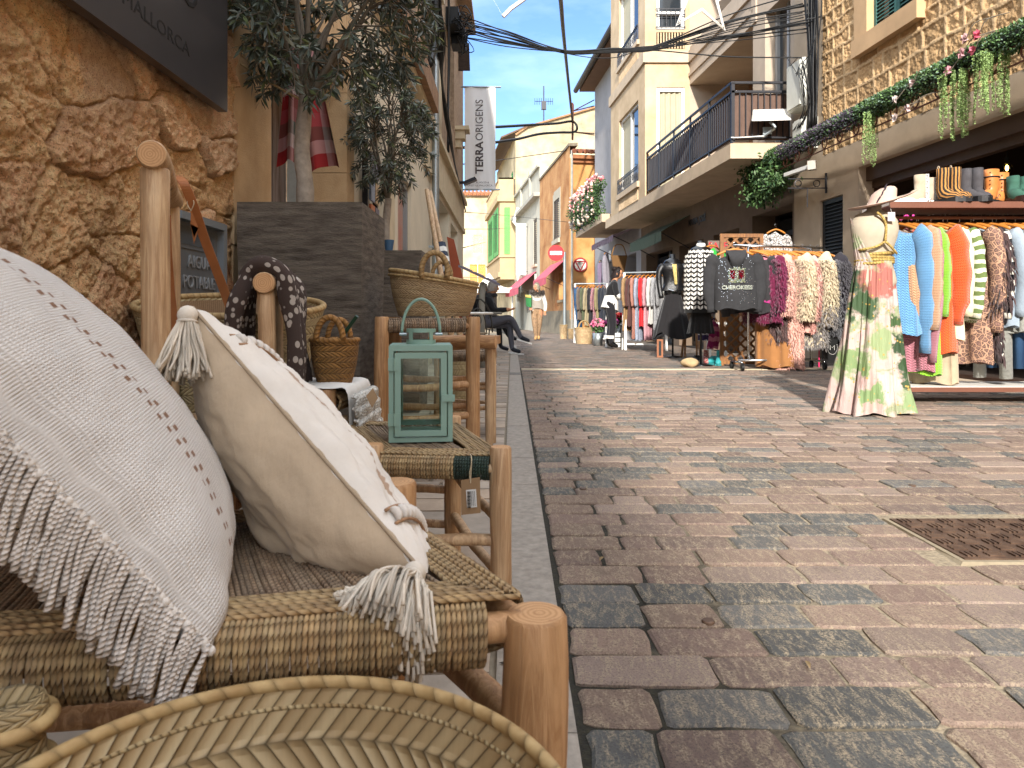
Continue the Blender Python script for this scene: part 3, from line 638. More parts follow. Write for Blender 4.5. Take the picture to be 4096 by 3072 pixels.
# slab and balcony
mb = MB(); mb.fbox(RW, 10.9, 19.5, 3.1, 3.33, -.05, .98); mb.build('balcony_slab', M_band, bh)
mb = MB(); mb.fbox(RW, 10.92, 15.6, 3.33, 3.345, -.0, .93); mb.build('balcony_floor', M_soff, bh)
mb = MB()
for b in (4.26, 4.12): mb.fbox(RW, 10.94, 15.6, b, b+.035, .92, .955); mb.fbox(RW, 10.93, 10.965, b, b+.035, 0, .955)
mb.fbox(RW, 10.94, 15.6, 3.42, 3.445, .92, .95); mb.fbox(RW, 10.935, 10.96, 3.42, 3.445, 0, .95)
a = 10.95
while a < 15.58: mb.fbox(RW, a, a+.014, 3.43, 4.13, .93, .945); a += .095
a = 10.95
while a < 15.6: mb.fbox(RW, a, a+.028, 3.33, 4.27, .922, .95); a += .93
c = .05
while c < .9: mb.fbox(RW, 10.94, 10.955, 3.43, 4.13, c, c+.014); c += .095
mb.fbox(RW, 10.93, 10.96, 3.33, 4.27, .9, .95); mb.fbox(RW, 10.94, 10.955, 4.13, 4.26, .45, .465)
mb.build('balcony_railing', M_rail, bh)
mb = MB(); mb.grid(lambda u, v: RW(10.985+.008*sin(u*40), 3.4+v*.72, .04+u*.86), 40, 6)
mb.grid(lambda u, v: RW(11+u*4.55, 3.4+v*.7, .905+.006*sin(u*90)), 120, 4); mb.build('privacy_cloth', M('brown_mesh_cloth', '#5e4a40', .9, .12, 9, .3, 300, .002), bh)
# bay
B1, B2, BT = 15.6, 18.85, 10.5
K = CF(B1); cx = lambda c: RW(B1, 0, c)[0]
BF = lambda a, b, c: RW(a, b, c+.98)
mb = MB(); mb.facade(BF, B1, B2, 3.33, BT, [(16.15, 17.95, 3.75, 5.62, .14), (16.15, 17.95, 6.95, 8.7, .14)])
BN = lambda a, b, c: (RW(B1, 0, a)[0], B1-c, b)   # a = out from wall
mb.facade(BN, .0, .98, 3.33, BT, [(.11, .73, 3.36, 5.72, .1), (.11, .73, 6.98, 9.2, .1), (.11, .73, 6.56, 6.93, .03)])
mb.quad(RW(B2, 3.33, 0), RW(B2, 3.33, .98), RW(B2, BT, .98), RW(B2, BT, 0)); mb.quad(RW(B1, BT, 0), RW(B2, BT, 0), RW(B2, BT, .98), RW(B1, BT, .98)); mb.build('bay_wall', M_bay, bh)
mb = MB(); mb.fbox(BF, B1-.05, B2+.05, 6.25, 6.5, -.05, .05); mb.fbox(BN, -.0, 1.03, 6.25, 6.5, -.01, .055)
mb.build('bay_band', M_band, bh)
for z0_, z1_ in ((3.62, 3.75), (6.85, 6.95)): mb = MB(); mb.fbox(BF, 16.05, 18.05, z0_, z1_, -.1, .06); mb.build('window_sill', M_band, bh)
for z0_, z1_ in ((3.34, 3.62), (6.55, 6.85)):
    mb = MB()
    for i in range(30): mb.fbox(BF, 16.15+i*.06, 16.18+i*.06, z0_, z1_, -.01, .018)
    mb.build('fluted_panel', M_bay, bh)
mb = MB()
for i in range(10): mb.fbox(BN, .12+i*.062, .15+i*.062, 6.57, 6.92, -.03, .004)
mb.build('fluted_panel', M_bay, bh)
for b0, b1 in ((3.75, 5.62), (6.95, 8.7)):
    mb = MB()
    for a in (16.15, 17.0, 17.89): mb.fbox(BF, a, a+.06, b0, b1, -.13, -.06)
    mb.fbox(BF, 16.21, 17.89, b1-.06, b1, -.13, -.06); mb.fbox(BF, 16.21, 17.89, b0, b0+.06, -.13, -.06); wf = mb.build('window', M_white, bh)
    mb = MB(); mb.fbox(BF, 16.21, 17.0, b0+.06, b1-.06, -.11, -.1); mb.build('pane', Mglass('sky_glass', dark=(.03, .04, .06)), wf)
    mb = MB(); mb.fbox(BF, 17.06, 17.89, b0+.06, b1-.06, -.11, -.1); mb.build('curtain', M_curt, wf)
    mb = MB()
    for z in (0., .28, .33): mb.fbox(BF, 16.1, 18.0, b0+.02+z, b0+.04+z, .02, .04)
    for i in range(22): a = 16.1+i*.0905; mb.fbox(BF, a, a+.012, b0+.02, b0+.34, .024, .036)
    for i in range(11): a = 16.2+i*.17; mb.tube([RW(a+.04*cos(t), b0+.17+.07*sin(t), 1.01) for t in [q*pi/4 for q in range(8)]], .006, 4, closed=True)
    mb.build('window_railing', M_rail, bh)
for b0, b1 in ((3.36, 5.72), (6.98, 9.2)):
    mb = MB(); 
    for a in (.11, .66): mb.fbox(BN, a, a+.07, b0, b1, -.1, -.02)
    mb.fbox(BN, .18, .66, b1-.09, b1, -.1, -.02); mb.fbox(BN, .18, .66, b0, b0+.06, -.1, -.02)
    if b0 > 6: mb.fbox(BN, .18, .66, 7.32, 7.4, -.1, -.02)
    wf = mb.build('side_window', M_white, bh)
    mb = MB()
    if b0 < 6: mb.grid(lambda u, v: BN(.18+u*.48, b0+.05+v*(b1-b0-.13), -.07+.015*sin(u*26+sin(v*3)*.6)), 60, 10); mb.build('curtain', M_curt, wf, smooth=True)
    else: mb.fbox(BN, .18, .66, b0+.05, b1-.08, -.08, -.07); mb.build('pane', M_darkglass, wf)
mb = MB()
for z in (7.02, 7.3, 7.42): mb.fbox(BN, .1, .75, z, z+.02, .02, .04)
for i in range(7): mb.fbox(BN, .11+i*.1, .122+i*.1, 7.02, 7.42, .024, .036)
mb.build('window_railing', M_rail, bh)
# shop fronts beneath
mb = MB()
for h in gh: mb.fbox(RW, h[0], h[1], h[2], h[3], -h[4]-.9, -h[4]-.85); mb.fbox(RW, h[0], h[1], .0, .02, -h[4]-.85, 0); mb.fbox(RW, h[0]-.02, h[0], 0, h[3], -h[4]-.85, -h[4]); mb.fbox(RW, h[1], h[1]+.02, 0, h[3], -h[4]-.85, -h[4]); mb.fbox(RW, h[0], h[1], h[3], h[3]+.02, -h[4]-.85, -h[4])
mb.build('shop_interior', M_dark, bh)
M_grwood = M('dark_door_paint', '#2a2623', .5, .1, 5, .05)
for i, h in enumerate(gh):
    mb = MB(); c = -h[4]
    for a in (h[0], h[1]-.08, (h[0]+h[1])/2): mb.fbox(RW, a, a+.08, 0, h[3], c-.05, c)
    mb.fbox(RW, h[0], h[1], h[3]-.38, h[3]-.3, c-.05, c); mb.fbox(RW, h[0], h[1], 0, .12, c-.05, c); d = mb.build('shopfront', M_grwood, bh)
    mb = MB(); mb.fbox(RW, h[0]+.08, h[1]-.08, .12, h[3]-.1, c-.03, c-.02); mb.build('pane', M_darkglass, d)
M_blk = M('black_paint', '#111111', .5, .05, 5, 0)
text('MARIA JOSÉ', .2, M_blk, frame(RW(15.1, 2.72, .02), (Vector(RW(14, 0, 0))-Vector(RW(15, 0, 0))), (0, 0, 1)), .002, bh, 'shop_sign_lettering', .002, sx=1.)
# ================= grey house beyond it =================
M_greyw = M('grey_render', '#8d8b8c', .92, .1, 2, .3, 80, .004)
gy = thing('grey_house', 'grey rendered house with overhanging eaves and green shutters on the right', 'house', RW(22, 0, 0))
mb = MB(); gg = [(20.0, 21.4, 0, 2.5, .4), (22.3, 23.4, 0, 2.5, .35), (20.7, 21.8, 3.55, 5.75, .15), (20.8, 21.5, 7.2, 8.0, .12), (24.0, 24.9, 0, 2.4, .3)]
mb.facade(RW, 19.5, 25.6, 0, 8.9, gg); mb.quad(RW(25.6, 0, 0), RW(25.6, 0, -6), RW(25.6, 8.9, -6), RW(25.6, 8.9, 0)); mb.quad(RW(19.5, 3, 0), RW(19.5, 3, -6), RW(19.5, 8.9, -6), RW(19.5, 8.9, 0)); mb.build('wall', M_greyw, gy)
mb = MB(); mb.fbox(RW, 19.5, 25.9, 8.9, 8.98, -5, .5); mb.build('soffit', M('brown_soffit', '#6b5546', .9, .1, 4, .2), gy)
mb = MB()
mb.hexa([RW(19.5, 9.0, .62), RW(26, 9.0, .62), RW(26, 10.6, -6), RW(19.5, 10.6, -6), RW(19.5, 9.1, .62), RW(26, 9.1, .62), RW(26, 10.7, -6), RW(19.5, 10.7, -6)])
mb.build('roof', M('roof_tile', '#6d4a38', .9, .3, 6, .8, 30, .03), gy)
mb = MB(); mb.tube([RW(19.5, 8.97, .62), RW(26, 8.97, .62)], .09, 10); mb.build('gutter', M('dark_gutter', '#3b3836', .6, .1, 5, .05), gy, smooth=True, auto=40)
mb = MB(); mb.fbox(RW, 20.6, 21.9, 3.45, 5.9, -.2, .02); mb.fbox(RW, 20.72, 21.6, 7.1, 8.1, -.2, .02)
mb = MB()
for h in (gg[2], gg[3]):
    mb.fbox(RW, h[0]-.14, h[0], h[2]-.1, h[3]+.15, -.1, .03); mb.fbox(RW, h[1], h[1]+.14, h[2]-.1, h[3]+.15, -.1, .03); mb.fbox(RW, h[0], h[1], h[3], h[3]+.15, -.1, .03); mb.fbox(RW, h[0]-.14, h[1]+.14, h[2]-.22, h[2]-.1, -.1, .07)
mb.build('window_surround', M_bay, gy)
M_teal = M('teal_shutter_paint', '#256b63', .5, .1, 6, .05)
shutter(RW, 20.71, 21.79, 3.56, 5.74, -.1, M_teal, gy, 26); shutter(RW, 20.81, 21.49, 7.21, 7.99, -.08, M_teal, gy, 10)
mb = MB()
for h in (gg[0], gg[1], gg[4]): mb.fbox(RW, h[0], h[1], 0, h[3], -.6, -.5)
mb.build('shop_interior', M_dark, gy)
mb = MB(); mb.fbox(RW, 19.55, 23.5, 3.3, 3.52, 0, 1.07); mb.build('balcony_slab', M_band, gy)
# flower balcony
M_leaf = M('leaves', '#ffffff', .6, .25, 5, 0, attr=True, spec=.3)
def leaf(mb, p, d, L, w, up=None, bend=.0):
    d = Vector(d).normalized(); x = d.cross(Vector(up) if up else Vector((random.gauss(0, 1), random.gauss(0, 1), random.gauss(0, 1)))); x = x.normalized() if x.length > 1e-4 else d.orthogonal().normalized(); n = x.cross(d)
    p = Vector(p); m = p+d*L*.5+n*bend*L; e = p+d*L
    i = [mb.pt(q) for q in (p, m-x*w/2, e, m+x*w/2)]; mb.face(i)
def rv(): return Vector((random.gauss(0, 1), random.gauss(0, 1), random.gauss(0, 1))).normalized()
GR = [(.05, .10, .03), (.07, .14, .04), (.10, .19, .06), (.03, .07, .03), (.13, .2, .09)]
fb = thing('flower_hedge', 'mass of green leaves and pink flowers filling the grey house balcony', 'plant', RW(21.5, 3.52, .8))
mb = MB()
for i in range(7000):
    a = random.uniform(19.7, 23.5); z = random.uniform(0, 1)**.9; top = 1.05+.12*sin(a*3); c = 1.12+.18*sin(z*3)+.06*sin(a*9+z*7)-random.uniform(0, .3); zz = 3.45+z*top-.1*(random.random() < .2)
    mb.col = random.choice(GR); 
    if sin(a*5)+sin(a*11) > 1.2: mb.col = random.choice([(.10, .08, .13), (.14, .12, .16), (.2, .22, .2)])
    leaf(mb, RW(a, zz, c), rv()+Vector((-.5, -.4, .2)), random.uniform(.06, .13), .035)
mb.build('foliage', M_leaf, fb)
mb = MB()
for i in range(420):
    a = random.uniform(19.7, 23.5); z = random.random() if i % 2 else random.uniform(.92, 1.08)
    mb.col = random.choice([(.8, .42, .38), (.85, .55, .48), (.8, .6, .5), (.6, .18, .2)]) if z > .3 else (.6, .5, .4)
    mb.ball(RW(a, 3.5+z*1.08, 1.25+.06*sin(a*9)+(.0 if i % 2 else random.uniform(-.3, 0))), random.uniform(.025, .05), 6, 4)
mb.build('flowers', M_leaf, fb, smooth=True)
# awnings
def awning(name, fn, a0, a1, z0, z1, c, val, mat, lab, grp=None, scal=14, frame_m=None):
    t = thing(name, lab, 'awning', fn((a0+a1)/2, z0, 0), grp)
    mb = MB(); mb.hexa([fn(a0, z1, 0), fn(a1, z1, 0), fn(a1, z0, c), fn(a0, z0, c), fn(a0, z1+.015, 0), fn(a1, z1+.015, 0), fn(a1, z0+.015, c), fn(a0, z0+.015, c)]); mb.build('canopy', mat, t)
    mb = MB(); n = scal*6
    for i in range(n):
        a, b = a0+(a1-a0)*i/n, a0+(a1-a0)*(i+1)/n; ha = z0-val-.05*abs(sin(pi*scal*i/n)); hb = z0-val-.05*abs(sin(pi*scal*(i+1)/n)); w = .008*sin(i*.9)
        mb.hexa([fn(a, ha, c+w), fn(b, hb, c+w), fn(b, hb, c+.006+w), fn(a, ha, c+.006+w), fn(a, z0, c+w), fn(b, z0, c+w), fn(b, z0, c+.006+w), fn(a, z0, c+.006+w)])
    mb.build('valance', mat, t)
    mb = MB()
    for a in (a0+.06, a1-.06): mb.tube([fn(a, z0-.35, 0), fn(a, z0-.02, c-.02)], .012, 6)
    mb.build('arms', M_rail, t); return t
awning('awning', RW, 19.7, 22.6, 2.95, 3.2, .72, .12, M('lavender_canvas', '#8a7a86', .9, .08, 5, .1), 'lavender scalloped awning under the flower balcony slab', scal=12)
awning('awning', RW, 15.6, 18.3, 2.55, 2.9, .62, .2, M('green_canvas', '#4d5a4a', .9, .08, 5, .1), 'dull green canvas awning below the bay window', scal=1)
# ================= orange house =================
oh = thing('orange_house', 'orange plastered corner house with tiled eave beyond the side lane', 'house', (3.5, 27, 0))
M_or = M('orange_plaster', '#a56c3c', .95, .25, 1.3, .8, 9, .03, c2='#bb9060'); M_or2 = M('orange_plaster_smooth', '#b27540', .95, .2, 1.6, .3, 30, .01, c2='#c0945f')
mb = MB(); mb.facade(FR, 27, 34, .95, 7.2, [(29.1, 30.3, 3.95, 5.6, .12), (28.3, 29.2, 1.4, 2.5, .3)]); mb.build('street_wall', M_or, oh)
mb = MB(); mb.facade(FR, 27, 34, 0, .95); mb.facade(lambda a, b, c: (a, 27-c, b), 2.2, 2.5, 0, .6); mb.build('plinth', M('grey_plinth', '#7d7361', .95, .2, 3, .4, 40, .01), oh)
LN = lambda a, b, c: (a, 27.0-c+(a-2.2)*.15, b)
mb = MB(); mb.facade(LN, 2.2, 9, 0, 6.75); mb.build('lane_wall', M_or2, oh)
mb = MB(); mb.fbox(LN, 2.3, 9, 6.55, 6.68, 0, .12); mb.fbox(LN, 2.3, 9, 6.68, 6.82, 0, .25); mb.build('cornice', M('brown_cornice', '#8a5a3a', .9, .2, 4, .3), oh)
mb = MB()
for i in range(30): mb.tube([LN(2.35+i*.22, 6.92, .35), LN(2.35+i*.22, 7.5, -2)], .085, 8)
mb.build('roof', M('terracotta_tile', '#7c4c35', .9, .35, 5, .5, 30, .01), oh)
mb = MB(); mb.hexa([FR(27, 7.2, -.3), FR(34, 7.2, -.3), FR(34, 7.2, .05), FR(27, 7.2, .05), FR(27, 7.32, -.3), FR(34, 7.32, -.3), FR(34, 7.3, .05), FR(27, 7.3, .05)]); mb.build('parapet', M('weathered_coping', '#6f6656', .95, .3, 9, .8, 20, .03), oh)
mb = MB(); mb.fbox(FR, 28.95, 30.45, 3.75, 3.93, -.1, .08); mb.fbox(FR, 28.85, 29.1, 3.93, 6.0, -.02, .012); mb.fbox(FR, 30.3, 30.5, 3.93, 5.9, -.02, .012); mb.fbox(FR, 29.1, 30.3, 5.6, 6.0, -.02, .012); mb.build('window_surround', M('cement_patch', '#a39c8b', .95, .12, 4, .3), oh)
M_brsh = M('brown_shutter_paint', '#4a4034', .6, .15, 6, .1)
shutter(FR, 29.12, 29.7, 3.96, 5.58, -.05, M_brsh, oh, 18); shutter(FR, 29.72, 30.28, 3.96, 5.58, -.05, M_brsh, oh, 18)
mb = MB(); mb.fbox(FR, 28.3, 29.2, 1.4, 2.5, -.3, -.25); wdw = mb.build('window', M_dark, oh)
mb = MB(); mb.fbox(FR, 28.2, 29.3, 1.28, 1.38, -.05, .06); mb.build('sill', M('sill_stone', '#9a8a70'), oh)
mb = MB(); mb.tube([(2.27, 26.9, 0), (2.27, 26.9, 7)], .045, 8); mb.build('drainpipe', M('grey_pvc', '#8b8880', .6), oh)
M_pinkc = M('pink_canvas', '#b0505e', .9, .1, 5, .1)
awning('awning', FR, 27.9, 31.2, 2.25, 2.95, .75, .25, M_pinkc, 'faded pink awning on the orange house wall', 'pink shop awnings', 1)
awning('awning', FR, 35.0, 40.5, 2.15, 2.95, .9, .3, M_pinkc, 'faded pink awning on the grey white house past the orange one', 'pink shop awnings', 1)
# ================= grey-white house =================
gw = thing('pale_house', 'pale grey white house with parapet between orange and yellow houses', 'house', FR(38, 0, 0))
M_pale = M('pale_render', '#aaa698', .92, .12, 1.2, .2, 40, .005)
ph = [(34.9, 36.0, 3.3, 5.6, .12), (39.6, 40.7, 3.0, 5.4, .12), (41.6, 42.6, 3.0, 5.2, .12), (35.2, 36.4, .95, 2.1, .3), (37.2, 38.4, .95, 2.1, .3), (39.5, 40.8, 0, 2.1, .3)]
mb = MB(); mb.facade(FR, 34, 43, 0, 7.9, ph); mb.quad(FR(34, 6, 0), FR(34, 6, -3), FR(34, 7.9, -3), FR(34, 7.9, 0)); mb.build('wall', M_pale, gw)
mb = MB(); mb.fbox(FR, 34, 43, 6.5, 6.68, 0, .3); mb.fbox(FR, 34, 43, 7.9, 8.02, -.2, .12); mb.fbox(FR, 36.6, 36.9, 6.68, 8.2, 0, .12); mb.fbox(FR, 40, 40.3, 6.68, 8.2, 0, .12); mb.build('cornice', M('pale_cornice', '#9b978c', .9, .15, 3, .2), gw)
for h in ph[:3]: shutter(FR, h[0]+.01, h[1]-.01, h[2]+.01, h[3]-.01, -.06, M_brsh, gw, 20)
for h in ph[:3]: mb = MB(); mb.fbox(FR, h[0]-.1, h[1]+.1, h[2]-.12, h[2], -.05, .1); mb.build('sill', M_band, gw)
mb = MB()
for h in ph[3:]: mb.fbox(FR, h[0], h[1], h[2], h[3], -.35, -.3)
mb.build('window', M_dark, gw)
mb = MB(); mb.tube([FR(40.9, 7.0, .1), FR(41, 6.2, .35), FR(41, 5.9, .1), FR(41, 1.6, .1)], .1, 8); mb.build('drainpipe', M_white, gw, smooth=True)
mb = MB(); mb.tube([FR(34.6, 2.8, .1), FR(34.6, .1, .1)], .07, 8); mb.build('side_pipe', M_pale, gw)
mb = MB(); mb.hexa([FR(37.9, 2.95, .1), FR(38.0, 2.95, .1), FR(38.0, 2.95, .62), FR(37.9, 2.95, .62), FR(37.9, 5.7, .1), FR(38, 5.7, .1), FR(38, 5.7, .62), FR(37.9, 5.7, .62)])
vs = thing('projecting_sign', 'blank white vertical sign projecting from the pale house', 'sign', FR(37.95, 2.95, .36)); mb.build('panel', M('white_panel', '#e0ddd6', .6, .03, 4, 0), vs)
mb = MB(); mb.fbox(FR, 37.93, 37.97, 5.5, 5.54, 0, .2); mb.fbox(FR, 37.93, 37.97, 3.1, 3.14, 0, .2); mb.build('bracket', M_rail, vs)
# ================= yellow house with enclosed balcony =================
yh = thing('yellow_gable_house', 'tall yellow house with sloping gable and enclosed stone balcony with green shutters', 'house', FR(48, 0, 0))
M_yel = M('yellow_plaster', '#a09075', .95, .3, .9, .3, 20, .01, c2='#c6b693'); M_ycol = M('yellow_stone', '#a89270', .92, .1, 2, .2, 30, .006)
x0 = FR(43, 0, 0)[0]
mb = MB(); mb.poly([(x0, 43, 0), (9, 43, 0), (9, 43, 14.2), (5, 43, 13.35), (.95, 43, 12.2), (x0, 43, 11.7)]); mb.facade(FR, 43, 54, 0, 11.7, [(44.2, 45.2, 7.6, 9.8, .15), (47, 48, 7.6, 9.8, .15)]); mb.build('wall', M_yel, yh)
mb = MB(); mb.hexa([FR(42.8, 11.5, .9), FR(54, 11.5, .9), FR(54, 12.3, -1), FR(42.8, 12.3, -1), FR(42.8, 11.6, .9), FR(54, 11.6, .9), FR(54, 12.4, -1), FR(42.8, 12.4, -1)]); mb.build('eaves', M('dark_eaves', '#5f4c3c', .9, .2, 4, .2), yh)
mb = MB()
pts = [(x0, 42.95, 11.72), (.95, 42.95, 12.22), (5, 42.95, 13.37), (9, 42.95, 14.22)]
for i in range(3): mb.bar(pts[i], pts[i+1], .25, .1)
mb.build('roof_edge', M('terracotta_edge', '#8d6a4a', .9, .3, 4, .3), yh)
M_gsh = M('bright_green_paint', '#3d8a4a', .6, .1, 6, .05); M_gsh2 = M('light_green_paint', '#5fae4e', .6, .1, 6, .05)
shutter(FR, 44.2, 45.2, 7.6, 9.8, -.05, M_gsh, yh, 16)
BX = lambda a, b, c: FR(a, b, c+.95)
mb = MB(); mb.fbox(FR, 43.3, 52, 3.3, 8.0, 0, .92); mb.build('enclosed_balcony', M_ycol, yh)
mb = MB(); mb.fbox(FR, 43.2, 52.1, 3.15, 3.45, 0, 1.02); mb.fbox(FR, 43.15, 52.2, 3.0, 3.15, 0, .9); mb.fbox(FR, 43.2, 52.1, 4.35, 4.47, 0, 1.0); mb.fbox(FR, 43.15, 52.2, 7.75, 8.1, 0, 1.08); mb.fbox(FR, 43.2, 52.1, 9.1, 9.2, .75, 1.0); mb.fbox(FR, 43.2, 43.4, 8.1, 9.2, .1, 1.0); mb.fbox(FR, 43.2, 43.4, 9.1, 9.2, 0, 1.0); mb.build('balcony_band', M_ycol, yh)
mb = MB()
for i in range(4): mb.lathe([(.06, 0), (.09, .2), (.05, .45), (.1, .75), (.06, 1.0)], 8, (FR(43.3, 0, .25+i*.17)[0], 43.28, 8.1))
for i in range(18): mb.lathe([(.06, 0), (.09, .2), (.05, .45), (.1, .75), (.06, 1.0)], 6, FR(43.8+i*.45, 8.1, .9))
mb.build('balustrade', M_ycol, yh, smooth=True)
YN = lambda a, b, c: (FR(43.3, 0, a)[0], 43.3-c, b)
shutter(YN, .3, .66, 4.55, 7.4, .01, M_gsh2, yh, 30)
for a0, a1 in ((44.0, 46.6), (47.2, 50.5)): shutter(BX, a0, a1, 4.55, 7.5, .0, M_gsh, yh, 26)
# house closing the view
fh = thing('yellow_house', 'sunlit yellow house with tiled roof closing the far end of the street', 'house', (-3, 60, 0))
CY = CF(60)
fhw = [(-3.3, -2.5, 6.1, 7.7, .15), (-3.6, -2.2, 3.3, 5.2, .2), (-1.0, -.2, 6.1, 7.6, .15)]
mb = MB(); mb.facade(CY, -16, 6, 0, 11.0, fhw); mb.build('wall', M('yellow_wash', '#a89274', .95, .2, .7, .3, 10, .01, c2='#cfc09c'), fh)
mb = MB()
for i in range(60): mb.tube([(-16+i*.34, 59.6, 11.05), (-16+i*.34, 62, 11.7)], .12, 6)
mb.hexa([(-16, 59.7, 10.95), (6, 59.7, 10.95), (6, 62, 11.6), (-16, 62, 11.6), (-16, 59.7, 11.05), (6, 59.7, 11.05), (6, 62, 11.7), (-16, 62, 11.7)]); mb.build('roof', M('tile_roof', '#93603f', .9, .3, 3, .3), fh)
shutter(CY, -3.29, -2.51, 6.12, 7.68, -.1, M('cream_shutter_paint', '#b7a57d', .7), fh, 14); shutter(CY, -3.58, -2.92, 3.32, 5.18, -.1, M('ochre_shutter_paint', '#b5843c', .7), fh, 12); shutter(CY, -2.88, -2.22, 3.32, 5.18, -.1, M('ochre_shutter_paint', '#b5843c', .7), fh, 12); shutter(CY, -.98, -.22, 6.12, 7.58, -.1, M('cream_shutter_paint', '#b7a57d', .7), fh, 14)
mb = MB(); mb.fbox(CY, -4.3, -.5, 2.9, 3.1, 0, 1); 
for i in range(30): mb.fbox(CY, -4.3+i*.13, -4.28+i*.13, 3.1, 4.0, .95, .98)
mb.fbox(CY, -4.3, -.5, 4.0, 4.05, .94, .99); mb.build('balcony', M('balcony_iron', '#6a5a44', .7), fh)
mb = MB(); mb.fbox(CY, -4, -.8, 0, 2.5, -.3, .02); mb.build('shopfront', M_dark, fh)
# antenna
an = thing('tv_antenna', 'thin rooftop television antenna against the blue sky', 'antenna', (1.95, 43.6, 12.4))
mb = MB(); mb.tube([(1.95, 43.6, 12.3), (1.95, 43.6, 14.9)], .035, 6); mb.build('mast', M_rail, an)
mb = MB(); mb.tube([(1.4, 43.6, 13.95), (2.5, 43.6, 13.95)], .02, 5)
for i in range(9): mb.tube([(1.4+i*.137, 43.6, 13.75), (1.4+i*.137, 43.6, 14.15)], .012, 4)
mb.box(1.8, 2.1, 43.5, 43.7, 13.45, 13.95); mb.build('aerial', M_rail, an)
# ================= wares in front of the left wall =================
def Mend(name, c, c2):
    m, nt_, bs_ = newmat(name); k = N(nt_); uv = k.n('ShaderNodeTexCoord').outputs['UV']; x, y, z = k.sep(uv)
    o = k.n('ShaderNodeTexCoord').outputs['Object']; nn = k.noise(o, 60, 4)
    d = k.math('SQRT', k.math('ADD', k.math('POWER', k.math('ADD', x, .12), 2.), k.math('POWER', y, 2.)))
    r_ = k.math('FRACT', k.math('ADD', k.math('MULTIPLY', d, 5.), k.math('MULTIPLY', nn, 1.2)))
    cc = k.mix(k.ramp(r_, [(.2, 0.), (.6, .55), (.95, 0.)]), col3(c), col3(c2)); cc = k.mix(k.ramp(nn, [(.55, 0.), (.7, .4)]), cc, col3(c2))
    k.l(cc, bs_.inputs['Base Color']); bs_.inputs['Roughness'].default_value = .75; k.l(k.bump(nn, .4, .002), bs_.inputs['Normal']); return m
M_w1 = Mwood('honey_wood', '#bd9469', '#936840', axis=2); M_w2 = Mwood('pale_wood', '#cbac86', '#a88460', axis=2); M_w1h = Mwood('honey_wood_rail', '#bf9262', '#936740', axis=0)
M_end = Mend('end_grain', '#bd9468', '#8a5a36')
def log(mb, a, b, r0, r1=None, seed=1, n=18, seg=9, wob=.004):
    r1 = r1 or r0; a, b = Vector(a), Vector(b); rnd = random.Random(seed); d = (b-a).normalized(); x = d.orthogonal().normalized(); y = d.cross(x)
    path, rr = [], []; ph = rnd.uniform(0, 6); ph2 = rnd.uniform(0, 6)
    for i in range(seg+1):
        t = i/seg; w = wob*sin(pi*t)
        path.append(a+(b-a)*t+x*w*sin(ph+t*5)+y*w*sin(ph2+t*4)); rr.append((r0+(r1-r0)*t)*(1+.035*sin(ph+t*9)+rnd.uniform(-.012, .012)))
    bev = min(.004, r0*.15); path = [path[0], path[0]+d*bev]+path[1:-1]+[path[-1]-d*bev, path[-1]]; rr = [rr[0]*.9, rr[0]]+rr[1:-1]+[rr[-1], rr[-1]*.9]
    mb.mi = 0; rings = mb.tube(path, rr, n, caps=False); mb.mi = 1; uvc = [(cos(2*pi*j/n), sin(2*pi*j/n)) for j in range(n)]
    mb.face(rings[0][::-1], uvc[::-1]); mb.face(rings[-1], uvc); mb.mi = 0
def logobj(name, a, b, r0, r1=None, mat=None, parent=None, seed=1, **k):
    mb = MB(); log(mb, a, b, r0, r1, seed, **k); return mb.build(name, [mat or M_w1, M_end], parent, smooth=True, auto=45)
M_rp = Mrope('seagrass_cord', '#a38a62', '#82694a', .011, 2, attr=True); M_rpd = Mrope('brown_seagrass_cord', '#8f7a62', '#6c5846', .010, 2, attr=True); M_rpg = Mrope('green_nylon_cord', '#26392d', '#1a2b22', .006, 2, attr=True)
def rope(mb, path, r=.0024, tone=None):
    g = random.uniform(.8, 1.18) if tone is None else tone; t = random.uniform(.95, 1.05); mb.col = (g*t, g, g/t); mb.tube(path, r, 6, caps=False)
